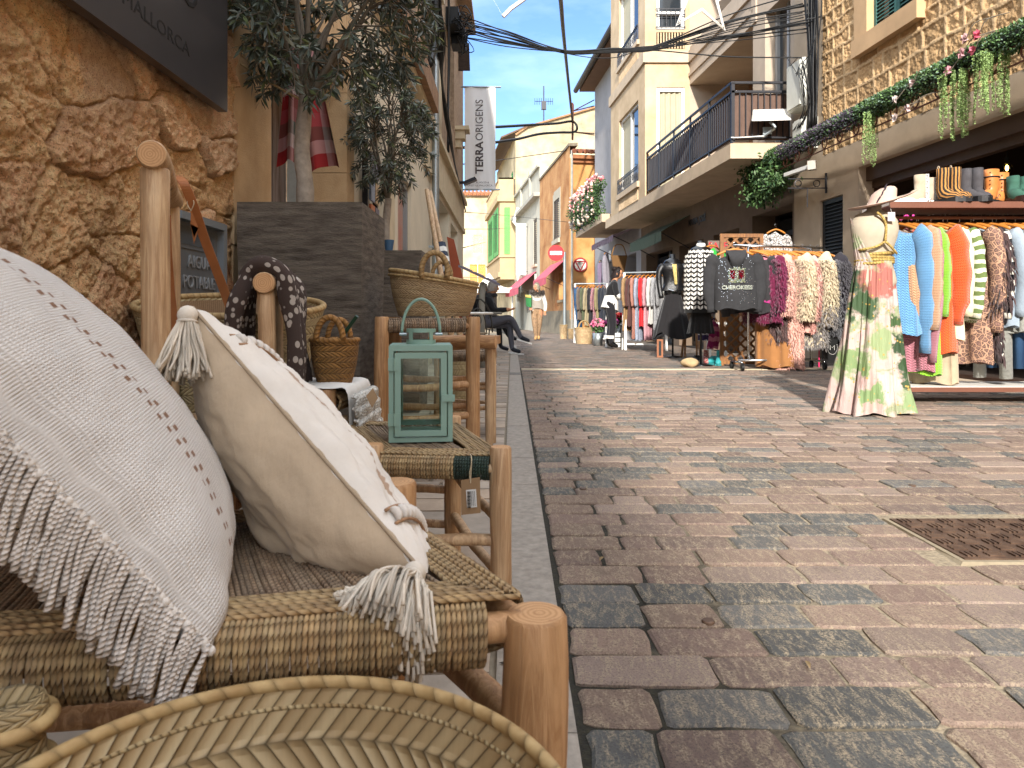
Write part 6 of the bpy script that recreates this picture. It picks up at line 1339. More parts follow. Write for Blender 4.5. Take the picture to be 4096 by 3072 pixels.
for x in (2.98, 4.6):
    for y in (5.42, 5.8): mb = MB(); castor(mb, x, y); mb.build('castor', M_blk, rk, auto=40)
KN = [Mknit('blue_knit', '#5e93bf'), Mknit('tan_knit', '#b98f6c'), Mknit('pink_knit', '#b0707c'), Mknit('orange_knit', '#d2500c'), Mknit('lime_knit', '#83c22a')]
M_snake = Mcell('snake_print', '#b08a70', '#3a2a28', '#6d5049', 28); M_cream_c = Mcl('cream_cotton', '#cdc3a4', .5); M_gw = Mstr('green_white_stripe', '#c9c9b6', '#5d6e3c', 15.); M_mus = Mcl('mustard_cloth', '#b58a1e'); M_bw = Mstr('black_white_stripe', '#cbc8bc', '#15151c', 12.)
M_bei2 = Mcl('beige_satin', '#a3927a', .4); M_brn = Mcl('brown_wool', '#3d2b2a', .6); M_lbg = Mcl('blue_grey_wool', '#8b98a4', .3); M_lin = Mcl('grey_linen', '#8b8b84', .8); M_tur = Mcl('pale_aqua', '#9ab5ac', .4)
def Mdenim(name, c):
    m = M(name, c, .85, .22, 7, .4, 240, .002); return m
M_den = Mdenim('blue_denim', '#2b4868'); M_den2 = Mdenim('dark_denim', '#17304e')
items = [ # x, label, L, mat, kwargs, yaw
 (3.040, 'light blue chunky knit jumper at the left end of the rail', .84, KN[0], dict(w=.21, th=.09, sl=.88, cuff=1, sr=.07), .35),
 (3.130, 'tan beige knit jumper beside the light blue one', .74, KN[1], dict(w=.22, th=.09, sl=.70, sr=.07), .3),
 (3.235, 'dusty pink long knit cardigan between tan and orange jumpers', 1.12, KN[2], dict(w=.2, th=.05, sl=.95, cuff=1, sr=.055), .25),
 (3.315, 'bright orange chunky knit jumper on the rail', .98, KN[3], dict(w=.24, th=.12, sl=.66, cuff=1, sr=.075), .55),
 (3.300, 'lime green ribbed knit dress hanging below the orange jumper', 1.15, KN[4], dict(w=.19, th=.07, sl=.6), .2),
 (3.410, 'long beige satin skirt touching the bottom shelf', 1.22, M_bei2, dict(w=.17, th=.06, sl=0, bot=1.2), .5),
 (3.420, 'cream cotton shirt beside the orange jumper', .88, M_cream_c, dict(w=.22, th=.05, sl=.6, fold=.02), .35),
 (3.510, 'white shirt with olive green stripes on the rail', .74, M_gw, dict(w=.22, th=.05, sl=.62, fold=.02), .3),
 (3.545, 'mustard yellow trousers folded over a hanger', .5, M_mus, dict(w=.12, th=.03, sl=0, bot=1.), .5),
 (3.640, 'snake print jacket and skirt in brown tones', 1.06, M_snake, dict(w=.22, th=.05, sl=.72, sr=.065), .38),
 (3.750, 'black and white striped shirt dress behind the snake print', 1.05, M_bw, dict(w=.2, th=.05, sl=.62), .3),
 (3.730, 'dark brown wool top with long fringe', 1.0, M_brn, dict(w=.2, th=.05, sl=.55, fur=2025, furc=[(.07, .04, .04)], furL=.09, furd=-3.), .3),
 (3.830, 'pale blue grey blazer on the rail', .78, M_lbg, dict(w=.22, th=.05, sl=.6), .35),
 (3.930, 'grey crinkled linen shirt beside the blue grey blazer', .82, M_lin, dict(w=.23, th=.06, sl=.62, fold=.02, cuff=1), .3),
 (3.900, 'grey crinkled linen trousers below the linen shirt', 1.18, M_lin, dict(w=.2, th=.06, legs=True, sl=0), .6),
 (4.000, 'mid blue embroidered denim jeans with turned hem', 1.1, M_den, dict(w=.2, th=.05, legs=True, sl=0), .7),
 (4.080, 'dark blue denim dress at the right edge of the rail', 1.1, M_den2, dict(w=.22, th=.07, sl=.4), .5),
 (4.2, 'dark blue denim skirt beyond the frame edge of the rail', 1.0, M_den, dict(w=.2, th=.06, sl=0), .5)]
for i, (x, lab, L, mt_, kw, yaw) in enumerate(items):
    nm = 'jumper' if 'jumper' in lab else 'shirt' if 'shirt' in lab else 'trousers' if ('trousers' in lab or 'jeans' in lab) else 'skirt' if 'skirt' in lab and 'snake' not in lab else 'jacket' if 'jacket' in lab or 'blazer' in lab else 'dress'
    g_ = garment(nm, lab, L, mt_, cat_=nm, seed=i, **kw); place(g_, (x-(.03 if i == 0 else .06 if i == 1 else .11), 5.6, 1.448), yaw+.1)
# --- boots
def boot(h, shaft, sole, mats, parent, toe=.2, pointed=False, heel=False, collar=None):
    mb = MB(); p = [(0, 0, h), (0, 0, h*.75), (.002, 0, h*.5), (.0, 0, .11), (-.022, 0, .07), (-.07, 0, .05), (-.13, 0, .042), (-toe+.02, 0, .034), (-toe, 0, .03)]
    n = 16; R = [(shaft, shaft*.8), (shaft*.98, shaft*.8), (shaft*.93, shaft*.78), (.05, .04), (.062, .042), (.045, .042), (.034, .04), (.02, .026), (.006, .01)]
    T = [(0, 0, -1)]*3+[(-.15, 0, -1), (-.6, 0, -.8), (-1, 0, -.35), (-1, 0, -.12), (-1, 0, -.1), (-1, 0, -.1)]
    rings = []
    for q, (ra, rb_), t in zip(p, R, T):
        t = Vector(t).normalized(); y = Vector((0, 1, 0)); x = y.cross(t).normalized(); c = Vector(q); rings.append([mb.pt(c+x*ra*cos(2*pi*j/n)+y*rb_*sin(2*pi*j/n)) for j in range(n)])
    for i in range(len(rings)-1):
        for j in range(n): k2 = (j+1) % n; mb.face([rings[i][j], rings[i][k2], rings[i+1][k2], rings[i+1][j]], [(j/n, i/8), ((j+1)/n, i/8), ((j+1)/n, (i+1)/8), (j/n, (i+1)/8)])
    mb.face(rings[-1]); top_ = [mb.pt(Vector((0, 0, h-.03))+Vector((cos(2*pi*j/n)*shaft*.9, sin(2*pi*j/n)*shaft*.72, 0))) for j in range(n)]
    for j in range(n): k2 = (j+1) % n; mb.face([rings[0][k2], rings[0][j], top_[j], top_[k2]])
    mb.face(top_); u_ = mb.build('upper', mats[0], parent, smooth=True)
    mb = MB(); out = [(.062, 0), (.055, .03), (.02, .038), (-.04, .036), (-.09, .042), (-.14, .042), (-toe+.02, .028), (-toe-.008, 0)]; out = out+[(x, -y) for x, y in out[-2:0:-1]]
    k0 = len(out); a = [mb.pt((x, y, 0)) for x, y in out]; b = [mb.pt((x*1.0, y*1., sole)) for x, y in out]; mb.face(a[::-1]); mb.face(b)
    for i in range(k0): j = (i+1) % k0; mb.face([a[i], a[j], b[j], b[i]])
    mb.build('sole', mats[1], parent)
    return u_
M_soleb = M('black_rubber', '#17171a', .5, .1, 6, .05); M_solew = M('white_rubber', '#d8d6d2', .45, .04, 6, .03)
M_zeb = Mstr('zebra_print', '#a9773c', '#1c1712', 11., 0); M_sand = M('beige_stretch', '#a2937f', .9, .08, 30, .2, 300, .001); M_gsu = M('grey_suede', '#413f42', .9, .2, 20, .1); M_tanl = M('tan_boot_leather', '#b5713c', .4, .12, 16, .2, 60, .002); M_grsu = M('green_suede', '#33584a', .9, .15, 18, .1)
bt = [(921, 'nearer beige stretch ankle boot with white sole and letter strip', .23, .052, M_sand, M_solew, 0, .24, .045), (930, 'farther beige stretch ankle boot with white sole behind its twin', .225, .05, M_sand, M_solew, .0, .23, .045),
 (943, 'left zebra print boot with black elastic side', .28, .05, M_zeb, M_soleb, 1.9, .17, .04), (954.5, 'right zebra print boot with pull loop', .285, .05, M_zeb, M_soleb, 1.7, .17, .04),
 (965, 'left dark grey suede boot', .275, .05, M_gsu, M_soleb, 1.9, .18, .045), (976.5, 'right dark grey suede boot with zip', .28, .055, M_gsu, M_soleb, 1.5, .18, .045),
 (991.5, 'nearer tan leather lace up boot with black trim', .27, .06, M_tanl, M_soleb, .4, .2, .035), (1002, 'farther tan leather lace up boot behind its twin', .265, .055, M_tanl, M_soleb, .5, .2, .035),
 (1013, 'left green suede heeled boot', .22, .05, M_grsu, M('dark_heel', '#2c1a18', .4), 1.6, .18, .05), (1024, 'right green suede heeled boot at the frame edge', .215, .05, M_grsu, bpy.data.materials['dark_heel'], 1.6, .18, .05)]
for i, (u, lab, h, sr_, m1, m2, yaw, toe, so_) in enumerate(bt):
    D = 5.52+(.1 if i % 2 else 0)*(i in (1, 7)); t = thing('boot', lab, 'boot', (0, 0, 0), 'boots on the shelf'); up_ = boot(h, sr_, so_, (m1, m2), t, toe)
    if i < 2:
        mb = MB(); mb.box(.03, .036, -.045, -.04, .05, h); mb.hexa([(.012, -.0425, .05), (.034, -.0415, .05), (.034, -.0395, .05), (.012, -.0405, .05), (.012, -.0435, h), (.034, -.0425, h), (.034, -.0405, h), (.012, -.0415, h)]); s2 = mb.build('letter_strip', M_solew, up_)
        text('THE THE THE THE', .022, M_blk, frame((.023, -.0448, .05+(h-.05)/2), (0, 0, 1), (-1, 0, 0)), .0004, up_, 'lettering', .0, sx=.95)
        mb = MB(); mb.hexa([(.02, -.043, .0), (.066, -.02, .0), (.066, .02, .0), (.02, .043, .0), (.035, -.044, .03), (.067, -.02, .046), (.067, .02, .046), (.035, .044, .03)]); mb.build('heel_counter', M_soleb, t)
    if i in (2, 4): mb = MB(); mb.hexa([(-.02, -.046, .12), (.02, -.046, .12), (.02, -.03, .12), (-.02, -.03, .12), (-.022, -.045, h-.01), (.02, -.045, h-.01), (.02, -.03, h-.01), (-.022, -.03, h-.01)]); mb.build('elastic_panel', M_soleb, up_)
    if i in (2, 3): mb = MB(); mb.tube([(.04+.008*cos(t_), 0, h+.012+.014*sin(t_)) for t_ in [q*pi/6 for q in range(12)]], .004, 5, closed=True); mb.build('pull_loop', M_sand, up_)
    if i in (6, 7):
        mb = MB(); mb.tube([(sr_*1.03*cos(a), sr_*.84*sin(a), h*.78) for a in [q*pi/12 for q in range(24)]], .005, 5, closed=True); mb.tube([(.04-.05*q/6, -.043, .06+.02*sin(q)) for q in range(7)], .003, 4)
        for q in range(5): mb.ball((-sr_*.9, -.025, h*.45+q*.03), .005, 6, 4)
        mb.build('black_trim', M_soleb, up_)
    place(t, (P(u, 203, D).x, D, 1.531), yaw)
# --- gown mannequin
gm = thing('mannequin', 'linen covered dress form standing in front of the long rack', 'mannequin', (2.48, 4.9, 0), 'mannequins in front of the shops')
def torso(c, sc=1., top=1.45, neck=.05):
    cx_, cy_ = c; prof = [(.0, .86), (.135, .87), (.150, .93), (.135, 1.0), (.112, 1.07), (.125, 1.16), (.148, 1.24), (.158, 1.30), (.155, 1.36), (.125, 1.405), (.07, 1.425), (neck, 1.44), (neck*.95, 1.49), (.0, 1.495)]
    mb = MB(); m = len(prof)-1; idx = []
    for i, (r, z) in enumerate(prof): idx.append([mb.pt((cx_+r*cos(2*pi*j/28)*sc, cy_+r*.66*sin(2*pi*j/28)*sc*(1+.18*(sin(2*pi*j/28) < 0)*(1.18 < z < 1.36)), z*top/1.45)) for j in range(28)])
    for i in range(m):
        for j in range(28): k2 = (j+1) % 28; mb.face([idx[i][j], idx[i][k2], idx[i+1][k2], idx[i+1][j]])
    return mb
M_linen = M('natural_linen', '#a69c8a', .95, .06, 20, .25, 260, .001)
torso((2.50, 4.9), top=1.405).build('torso', M_linen, gm, smooth=True)
mb = MB(); mb.tube([(2.5, 4.9, .1), (2.5, 4.9, .9)], .02, 8)
for a in (0.5, 2.6, 4.6): mb.tube([(2.5, 4.9, .14), (2.5+.2*cos(a), 4.9+.2*sin(a), .02)], .016, 6)
mb.build('stand', M('yellow_wood', '#b98232', .5), gm, smooth=True)
gn = thing('gown', 'long pink and green watercolour print gown with gold braided straps', 'dress', (2.48, 4.9, 0)); mb = MB()
def gf(u, v):
    a = 2*pi*u; z = 1.03*(1-v)+.008; r = .116+.075*v**.7+.065*v**2.6; f = .034*v*sin(9*a+2*v)+.018*v**.7*sin(17*a-3*v+sin(3*a))+.012*sin(4*a+v*4)+.006*sin(31*a); r += f
    return (2.50+r*cos(a)*1.02-.045*v, 4.9+r*.78*sin(a)-.03*v, z+.012*v*sin(6*a))
mb.grid(gf, 120, 50, cu=True, uvs=(1, 1))
def Mgown():
    m, nt_, bs_ = newmat('watercolour_print'); k = N(nt_); o = k.n('ShaderNodeTexCoord').outputs['Object']; n1 = k.noise(o, 5, 5, .6, .5); n2 = k.noise(o, 11, 4, .6); x, y, z = k.sep(o)
    cc = k.ramp(n1, [(.35, lin('#bd9f9a')), (.5, lin('#c3b2ab')), (.58, lin('#8a9a72')), (.68, lin('#bfb3a6'))]); wx = k.math('ADD', x, k.math('MULTIPLY', k.math('SUBTRACT', n1, .5), .28)); wz = k.math('ADD', z, k.math('MULTIPLY', k.math('SUBTRACT', n2, .5), .34))
    for bx, bz, r_, c, sx_ in ((-.13, .9, .09, '#2c4426', 1), (-.1, .74, .11, '#35512c', 1), (-.02, .5, .12, '#93a578', 1.2), (-.16, .35, .08, '#7d9562', 1), (.10, .64, .06, '#3f5c32', 1), (.14, .47, .09, '#2b4626', 1.4), (.17, .3, .10, '#2f4c29', 1.3), (.02, .2, .1, '#cabdb4', 1), (-.1, .12, .09, '#7f9a66', 1), (.2, .1, .08, '#88a070', 1), (.02, .9, .135, '#a9665c', 1), (-.1, .05, .06, '#c0a8a0', 1), (.12, .78, .07, '#c9b8b4', .7)):
        d = k.math('SQRT', k.math('ADD', k.math('POWER', k.math('MULTIPLY', k.math('SUBTRACT', wx, bx), sx_), 2.), k.math('POWER', k.math('SUBTRACT', wz, bz), 2.))); cc = k.mix(k.ramp(k.math('DIVIDE', d, r_), [(.72, 1.), (1., 0.)]), cc, lin(c))
    vo = k.n('ShaderNodeTexVoronoi'); vo.inputs['Scale'].default_value = 32; k.l(o, vo.inputs['Vector']); g = k.math('MULTIPLY', k.ramp(vo.outputs['Distance'], [(.2, 1.), (.27, 0.)]), k.ramp(n2, [(.5, 0.), (.56, 1.)])); cc = k.mix(g, cc, lin('#bd9a4c'))
    cc = k.mix(1., cc, (.7, .68, .66), 'MULTIPLY'); k.l(cc, bs_.inputs['Base Color']); bs_.inputs['Roughness'].default_value = .75; k.l(k.bump(k.noise(k.mapp(o, (9, 9, .8)), 3, 3), .6, .03), bs_.inputs['Normal']); return m
M_gown = Mgown()
mb.build('skirt', M_gown, gn, smooth=True); mb = MB()
def sh_(u, v):
    a = pi*(.95+.42*u*(1-v*.85)); r = .125+.04*v; z = 1.03+.32*v; return (2.50+(.122+.034*v)*cos(a)*1.06, 4.9+(.09+.02*v)*sin(a)*1.1-.004*sin(u*30), z)
mb.grid(sh_, 24, 16); mb.build('bodice', M_gown, gn, smooth=True)
M_gold = Mrope('gold_braid', '#bda35c', '#8a7440', .018, 2); bpy.data.materials['gold_braid'].node_tree.nodes['Principled BSDF'].inputs['Metallic'].default_value = .25
mb = MB(); fz = lambda x, z, r=0: None
def tp(x, z, o=.012):
    return V(*tp_(x, z, o))*1+V(0, 0, -z*.03)
def tp_(x, z, o):  # point on the front of the torso
    R = .112+.0*z; R = {True: .118, False: .15}[z < 1.12] if z < 1.2 else .155; t = max(-.98, min(.98, (x-2.5)/R)); return (x, 4.9-.66*1.12*R*sqrt(1-t*t)-o, z)
mb.tube(cat([tp(2.455, 1.405), tp(2.49, 1.37), tp(2.515, 1.31), tp(2.51, 1.2)], 6), .0085, 7); mb.tube(cat([tp(2.51, 1.2), tp(2.45, 1.165), tp(2.385, 1.15, .01), (2.375, 4.9, 1.115)], 6), .0085, 7); mb.tube(cat([tp(2.51, 1.2), tp(2.56, 1.16), tp(2.61, 1.12, .008)], 6), .0085, 7)
for z, d in ((1.088, .01), (1.064, -.005), (1.045, 0), (1.026, .006)): mb.tube([(2.5+.123*cos(a), 4.9+.087*sin(a), z+d*cos(a)) for a in [q*pi/18 for q in range(36)]], .0115, 7, closed=True)
mb.build('gold_straps', M_gold, gn, smooth=True)
ht = thing('hat', 'wide brimmed pale pink felt hat tilted on the dress form', 'hat', (2.53, 4.9, 1.46)); M_felt = M('pink_felt', '#b39a8c', .9, .05, 20, .15, 200, .001)
mb = MB(); prof = [(.0, .105), (.04, .108), (.062, .1), (.078, .075), (.088, .03), (.094, .0), (.13, -.002), (.18, .002), (.21, .012), (.212, .016), (.18, .007), (.13, .004), (.092, .006)]; m_ = len(prof)-1
def hf(u, v):
    r, z = prof[int(round(v*m_))]; a = 2*pi*u; w_ = .014*cos(2*a+.5)*(r > .1)*((r-.09)/.12); x, y, z = r*cos(a)*1.06, r*sin(a)*1.02, z*1.1+w_-.012*(r < .07)*cos(a)**2; tl = -.26
    return (2.535+x*cos(tl)+z*sin(tl)*-1, 4.88+y, 1.435+z*cos(tl)-x*sin(tl)+0*x)
mb.grid(hf, 48, m_, cu=True); mb.build('felt', M_felt, ht, smooth=True); mb = MB(); mb.tube([(lambda p: (p[0], p[1], p[2]))(hf(q/40, 5/m_)) for q in range(40)], .006, 5, closed=True); mb.build('band', M('brown_band', '#6a3a2e', .6), ht)
mb = MB(); a, b = Vector(hf(.62, 5/m_)), Vector(hf(.66, 2/m_)); 
for q in range(14): leaf(mb, a+(b-a)*q/14+V(0, -.012, 0), (b-a)+rv()*.02, .05, .012)
mb.build('feather', M('dark_feather', '#2a2028', .7), ht)
pt = thing('price_tag', 'small white price tag hanging at the dress form neck', 'tag', (2.53, 4.76, 1.36)); mb = MB(); mb.box(2.52, 2.568, 4.76, 4.762, 1.30, 1.36); mb.build('card', M('tag_pink_white', '#cdbfc2', .7), pt); mb = MB(); mb.tube([(2.545, 4.76, 1.36), (2.54, 4.78, 1.42)], .0012, 4); mb.build('string', M_wcl, pt)
# --- rolling rack with furs
rr = thing('rolling_rack', 'chrome rolling clothes rack holding fur coats', 'rack', (3.35, 8.95, 0)); XA, YA, XB, YB = 2.79, 8.82, 3.93, 9.12
mb = MB(); mb.tube([(XA-.04, YA-.01, 1.55), (XB+.06, YB+.015, 1.55)], .016, 8); rail_ = mb.build('rail', M_chr, rr, smooth=True)
mb = MB()
for x, y in ((XA+.16, YA+.04), (XB-.1, YB-.03)): mb.tube([(x, y, .12), (x, y, 1.55)], .015, 8)
mb.build('posts', M_chr, rr, smooth=True); mb = MB(); mb.tube([(XA+.02, YA, .12), (XB, YB, .12)], .014, 8); mb.tube([(XA+.02, YA-.16, .10), (XA+.02, YA+.26, .10)], .014, 8); mb.tube([(XB, YB-.2, .1), (XB, YB+.2, .1)], .014, 8); mb.build('base', M_chr, rr, smooth=True)
for x, y in ((XA+.02, YA-.16), (XA+.02, YA+.26), (XB, YB-.2), (XB, YB+.2)): mb = MB(); castor(mb, x, y, .1); mb.build('castor', M_blk, rr, auto=40)
M_fz = Mcl('fuzzy_base', '#8a6a5a'); SAL = (.62, .34, .27); CRM = (.56, .46, .31); ROS = (.50, .24, .20); GRF = (.06, .055, .065)
fr = 'coats on the chrome rolling rack'
M_sal = Mcl('salmon_pile', '#bf978a'); M_crm = Mcl('cream_pile', '#bfaf93'); M_drk = Mcl('dark_pile', '#25232a'); M_hood = M('charcoal_fleece', '#2d2d2f', .95, .15, 30, .3, 200, .002)
fur_items = [(.30, 'plum burgundy wool shawl with fringed hem on the chrome rack', 'shawl', .72, Mcl('burgundy_wool', '#571030', .6), dict(w=.2, th=.06, sl=.5, fur=2970, furc=[(.16, .015, .06)], furL=.035, furd=-2.), .5),
 (.235, 'pink and white speckled knit jacket behind the black hoodie', 'jacket', .52, Mcell('pink_boucle', '#c07a86', '#b46070', '#8f3a4e', 90), dict(w=.19, th=.06, sl=.42, hem=Mcl('magenta_hem', '#8f2a66')), .8),
 (.16, 'dark charcoal jacket directly behind the sequinned hoodie', 'jacket', .62, Mcl('charcoal_cloth', '#2a282a'), dict(w=.21, th=.05, sl=.56), 1.0),
 (.36, 'salmon pink teddy fur coat near the middle of the chrome rack', 'coat', .66, M_sal, dict(w=.2, th=.085, sl=.55, fur=8505, furc=[SAL], furL=.028, sr=.07), .55),
 (.44, 'dark brown shaggy vest below the salmon fur coat', 'vest', .92, M_brn, dict(w=.14, th=.06, sl=0, fur=2430, furc=[(.10, .05, .045)], furL=.05, furd=-2), .4),
 (.47, 'tan cloth coat whose hem shows beneath the furs', 'coat', 1.18, Mcl('camel_cloth', '#8f6238'), dict(w=.19, th=.08, sl=.3), .8),
 (.56, 'pale yellow cream shaggy fur coat on the chrome rack', 'coat', .70, M_crm, dict(w=.22, th=.09, sl=.6, fur=10530, furc=[CRM], furL=.032, sr=.085), .6),
 (.54, 'long rose pink fur coat reaching lowest on the rack', 'coat', 1.2, M_sal, dict(w=.2, th=.09, sl=.4, fur=10125, furc=[ROS, SAL, SAL], furL=.035), .6),
 (.70, 'rose pink fur jacket squeezed between two cream furs', 'coat', .82, M_sal, dict(w=.21, th=.07, sl=.6, fur=7290, furc=[ROS], furL=.03), .5),
 (.80, 'big cream and grey tipped fur coat on the chrome rack', 'coat', .98, M_crm, dict(w=.23, th=.10, sl=.66, fur=12150, furc=[CRM, CRM, (.5, .42, .28), (.22, .2, .19)], furL=.042, sr=.095), .5),
 (.90, 'chestnut brown suede coat near the right end of the rack', 'coat', .72, Mcl('chestnut_suede', '#6a3f24'), dict(w=.2, th=.05, sl=.6), .4),
 (1.0, 'dark grey long haired fur coat at the right end of the rack', 'coat', .86, M_drk, dict(w=.24, th=.10, sl=.62, fur=13162, furc=[GRF, GRF, (.10, .1, .11)], furL=.05, sr=.095), .35)]
for i, (t_, lab, nm, L, mt_, kw, yaw) in enumerate(fur_items):
    g_ = garment(nm, lab, L, mt_, cat_=nm, seed=40+i, grp=fr, **kw); place(g_, (XA+(XB-XA)*t_, YA+(YB-YA)*t_, 1.558), yaw+.1, 1.2)
# hoodie faces the camera
hd = garment('hoodie', 'charcoal hoodie with sequin crown motif and glitter lettering facing the street', .62, M_hood, cat_='hoodie', grp=fr, w=.21, th=.10, sl=.55, cuff=1, sr=.07, bot=1.08, seed=77, fold=.006)
mb = MB(); mb.grid(lambda u, v: (-.075-.05*sin(pi*v)*1.0-.02, (.10+.03*sin(pi*u))*(2*u-1)*(1-.25*v), -.09-.19*v*(1-.45*(2*u-1)**2)), 20, 12); mb.grid(lambda u, v: (-.06-.03*sin(pi*v), (.11)*(2*u-1)*(1-.1*v), -.07-.16*v*(1-.3*(2*u-1)**2)), 20, 8); mb.build('hood', M_hood, hd, smooth=True)
M_seq = M('sequins', '#ffffff', .15, .1, 5, 0, metal=.9, attr=True)
mb = MB(); rnd = random.Random(4)
for i in range(900):
    y = rnd.uniform(-.085, .085); z = rnd.uniform(-.42, -.19)
    if z > -.27 and abs(y) > .03: continue
    red = (.25 > 0) and (-.38 < z < -.29) and (.018 < abs(y) < .07); mb.col = (.28, .01, .03) if red else rnd.choice([(.5, .62, .35), (.7, .72, .5), (.35, .5, .45), (.8, .85, .8), (.3, .42, .3)])
    x = -.112-.0*abs(y); d = .0042; mb.quad((x, y-d, z-d), (x-.002*rnd.random(), y+d, z-d), (x, y+d, z+d), (x-.002*rnd.random(), y-d, z+d))
for i in range(150):
    y = rnd.uniform(-.19, .19); z = rnd.uniform(-.65, -.14); mb.col = (.8, .85, .9); x = -.115; d = .0025
    if abs(y) < .2: mb.quad((x, y-d, z-d), (x, y+d, z-d), (x, y+d, z+d), (x, y-d, z+d))
mb.build('sequin_motif', M_seq, hd); text('CHEROKEES', .058, M('glitter_letter', '#b8bcae', .2, .5, 90, .6, 200, .002, metal=.7), frame((-.118, 0, -.475), (0, -1, 0), (0, 0, 1)), .002, hd, 'lettering', .002)
place(hd, (2.70, 8.6, 1.545), pi/2-.12, 1.12)
# --- trellis
tr = thing('trellis_screen', 'brown wooden lattice screen standing behind the hoodie', 'screen', (3.1, 9.7, 0)); M_trw = Mwood('trellis_wood', '#8a5c2a', '#6d4420', axis=2, knots=False); x0, x1, y_, zt_ = 2.84, 3.43, 9.7, 1.8
mb = MB(); mb.box(x0, x0+.05, y_-.02, y_+.02, 0, zt_); mb.box(x1-.05, x1, y_-.02, y_+.02, 0, zt_); mb.box(x0+.05, x1-.05, y_-.02, y_+.02, zt_-.05, zt_); mb.box(x0+.05, x1-.05, y_-.02, y_+.02, .02, .07); mb.build('frame', M_trw, tr)
mb = MB(); A, B, C_, D2 = x0+.05, x1-.05, .07, zt_-.05
def clip(x, z, dx, dz):
    t0, t1 = -9, 9
    for p, d, lo, hi in ((x, dx, A, B), (z, dz, C_, D2)): a, b = sorted(((lo-p)/d, (hi-p)/d)); t0, t1 = max(t0, a), min(t1, b)
    return (t0, t1) if t1 > t0 else None
for i in range(-8, 24):
    z = C_+i*.135
    for s, yy in ((1, -.006), (-1, .006)):
        c = clip(A, z if s > 0 else z+.6, 1, s)
        if c and c[1]-c[0] > .03: mb.bar((A+c[0], y_+yy, (z if s > 0 else z+.6)+s*c[0]), (A+c[1], y_+yy, (z if s > 0 else z+.6)+s*c[1]), .03, .01, up=(0, 1, 0))
mb.build('lattice', M_trw, tr)
# --- white braided coat on mannequin, black jacket mannequin
def stand_m(name, lab, x, y, s=1.):
    t = thing('mannequin', lab, 'mannequin', (x, y, 0), 'mannequins in front of the shops'); b = torso((x, y), 1., 1.52*s, .045); b.build('torso', M_blkg, t, smooth=True)
    mb = MB(); mb.tube([(x, y, .03), (x, y, .92)], .016, 8); mb.build('pole', M_blkg, t, smooth=True); mb = MB(); mb.lathe([(0, .0), (.16, .0), (.16, .012), (.02, .03), (0, .03)], 24, (x, y, 0)); mb.build('base', M_blkg, t, smooth=True); return t
M_blkg = M('glossy_black', '#0d0d0e', .2, .1, 5, 0, spec=.6)
stand_m('m', 'black mannequin under the white braided coat', 2.58, 9.7, 1.09)
cw = thing('braided_coat', 'white coat with black edged leaf pattern on a black mannequin', 'coat', (2.58, 9.7, .73)); mb = MB()
def cf(u, v):
    a = 2*pi*u; z = 1.62-.90*v; r = (.06+.15*min(1, v*6)**.6)+.015*v; return (2.58+r*cos(a), 9.7+r*.62*sin(a), z-.0)
mb.grid(cf, 40, 24, cu=True); mb.build('lining', Mcl('black_knit', '#131313'), cw, smooth=True); mb = MB(); mb.lathe([(.05, 1.6), (.062, 1.62), (.062, 1.66), (.05, 1.67)], 20, (2.58, 9.7, 0)); mb.build('collar', M_wcl, cw, smooth=True)
mb = MB()
for j in range(13):
    v = .08+j*.07; 
    for i in range(16):
        for sg in (1, -1):
            u = (i+.5+.21*sg)/16; a = 2*pi*u; p = Vector(cf(u, v)); o = Vector((cos(a), sin(a)*1.3, 0)).normalized(); tng = Vector((-sin(a), cos(a)*.62, 0)).normalized()
            d = (Vector((0, 0, 1))*.9+tng*sg*.55).normalized(); s = d.cross(o).normalized(); L = .068; q = [p+o*.004-d*L*.5, p+o*.012-s*.017, p+o*.014+s*.017, p+o*.006+d*L*.5]; i0 = [mb.pt(x) for x in (q[0], q[1], q[3], q[2])]; mb.face(i0)
mb.build('leaf_pattern', M_wcl, cw)
sk = thing('skirt', 'black ruffled skirt under the white braided coat', 'skirt', (2.58, 9.7, .4)); mb = MB(); mb.grid(lambda u, v: (2.58+(.13+.05*v+.012*sin(2*pi*u*11)*v)*cos(2*pi*u), 9.7+(.1+.03*v+.01*sin(2*pi*u*11)*v)*sin(2*pi*u), .74-.3*v+.008*sin(2*pi*u*14)), 80, 10, cu=True); mb.build('cloth', Mcl('black_lace', '#121214', .8), sk, smooth=True)
stand_m('m', 'black mannequin wearing the leather jacket and full skirt', 2.66, 11.75, 1.09)
bj = thing('leather_jacket', 'short shiny black leather biker jacket on a mannequin', 'jacket', (2.66, 11.75, 1.0)); M_blea = M('black_leather', '#101012', .42, .2, 14, .6, 25, .012, spec=.45); mb = MB()
def jf(u, v, off=.018): a = 2*pi*u; z = 1.60-.50*v; r = .07+.125*min(1, v*5)**.6-.045*sin(pi*min(1, max(0, v-.3)/.7))+.01*sin(5*a+v*9)*v; return (2.66+r*cos(a), 11.75+r*.66*sin(a), z)
mb.grid(jf, 40, 20, cu=True)
for s in (-1, 1): mb.tube(cat([(2.66+s*.15, 11.75, 1.53), (2.66+s*.23, 11.72, 1.4), (2.66+s*.235, 11.7, 1.2), (2.66+s*.21, 11.64, .98)], 6), [.04, .06, .065, .06, .058, .055, .052, .05, .048, .047, .046, .045, .044, .043, .042, .041, .04, .04, .04], 12)
mb.build('leather', M_blea, bj, smooth=True); mb = MB()
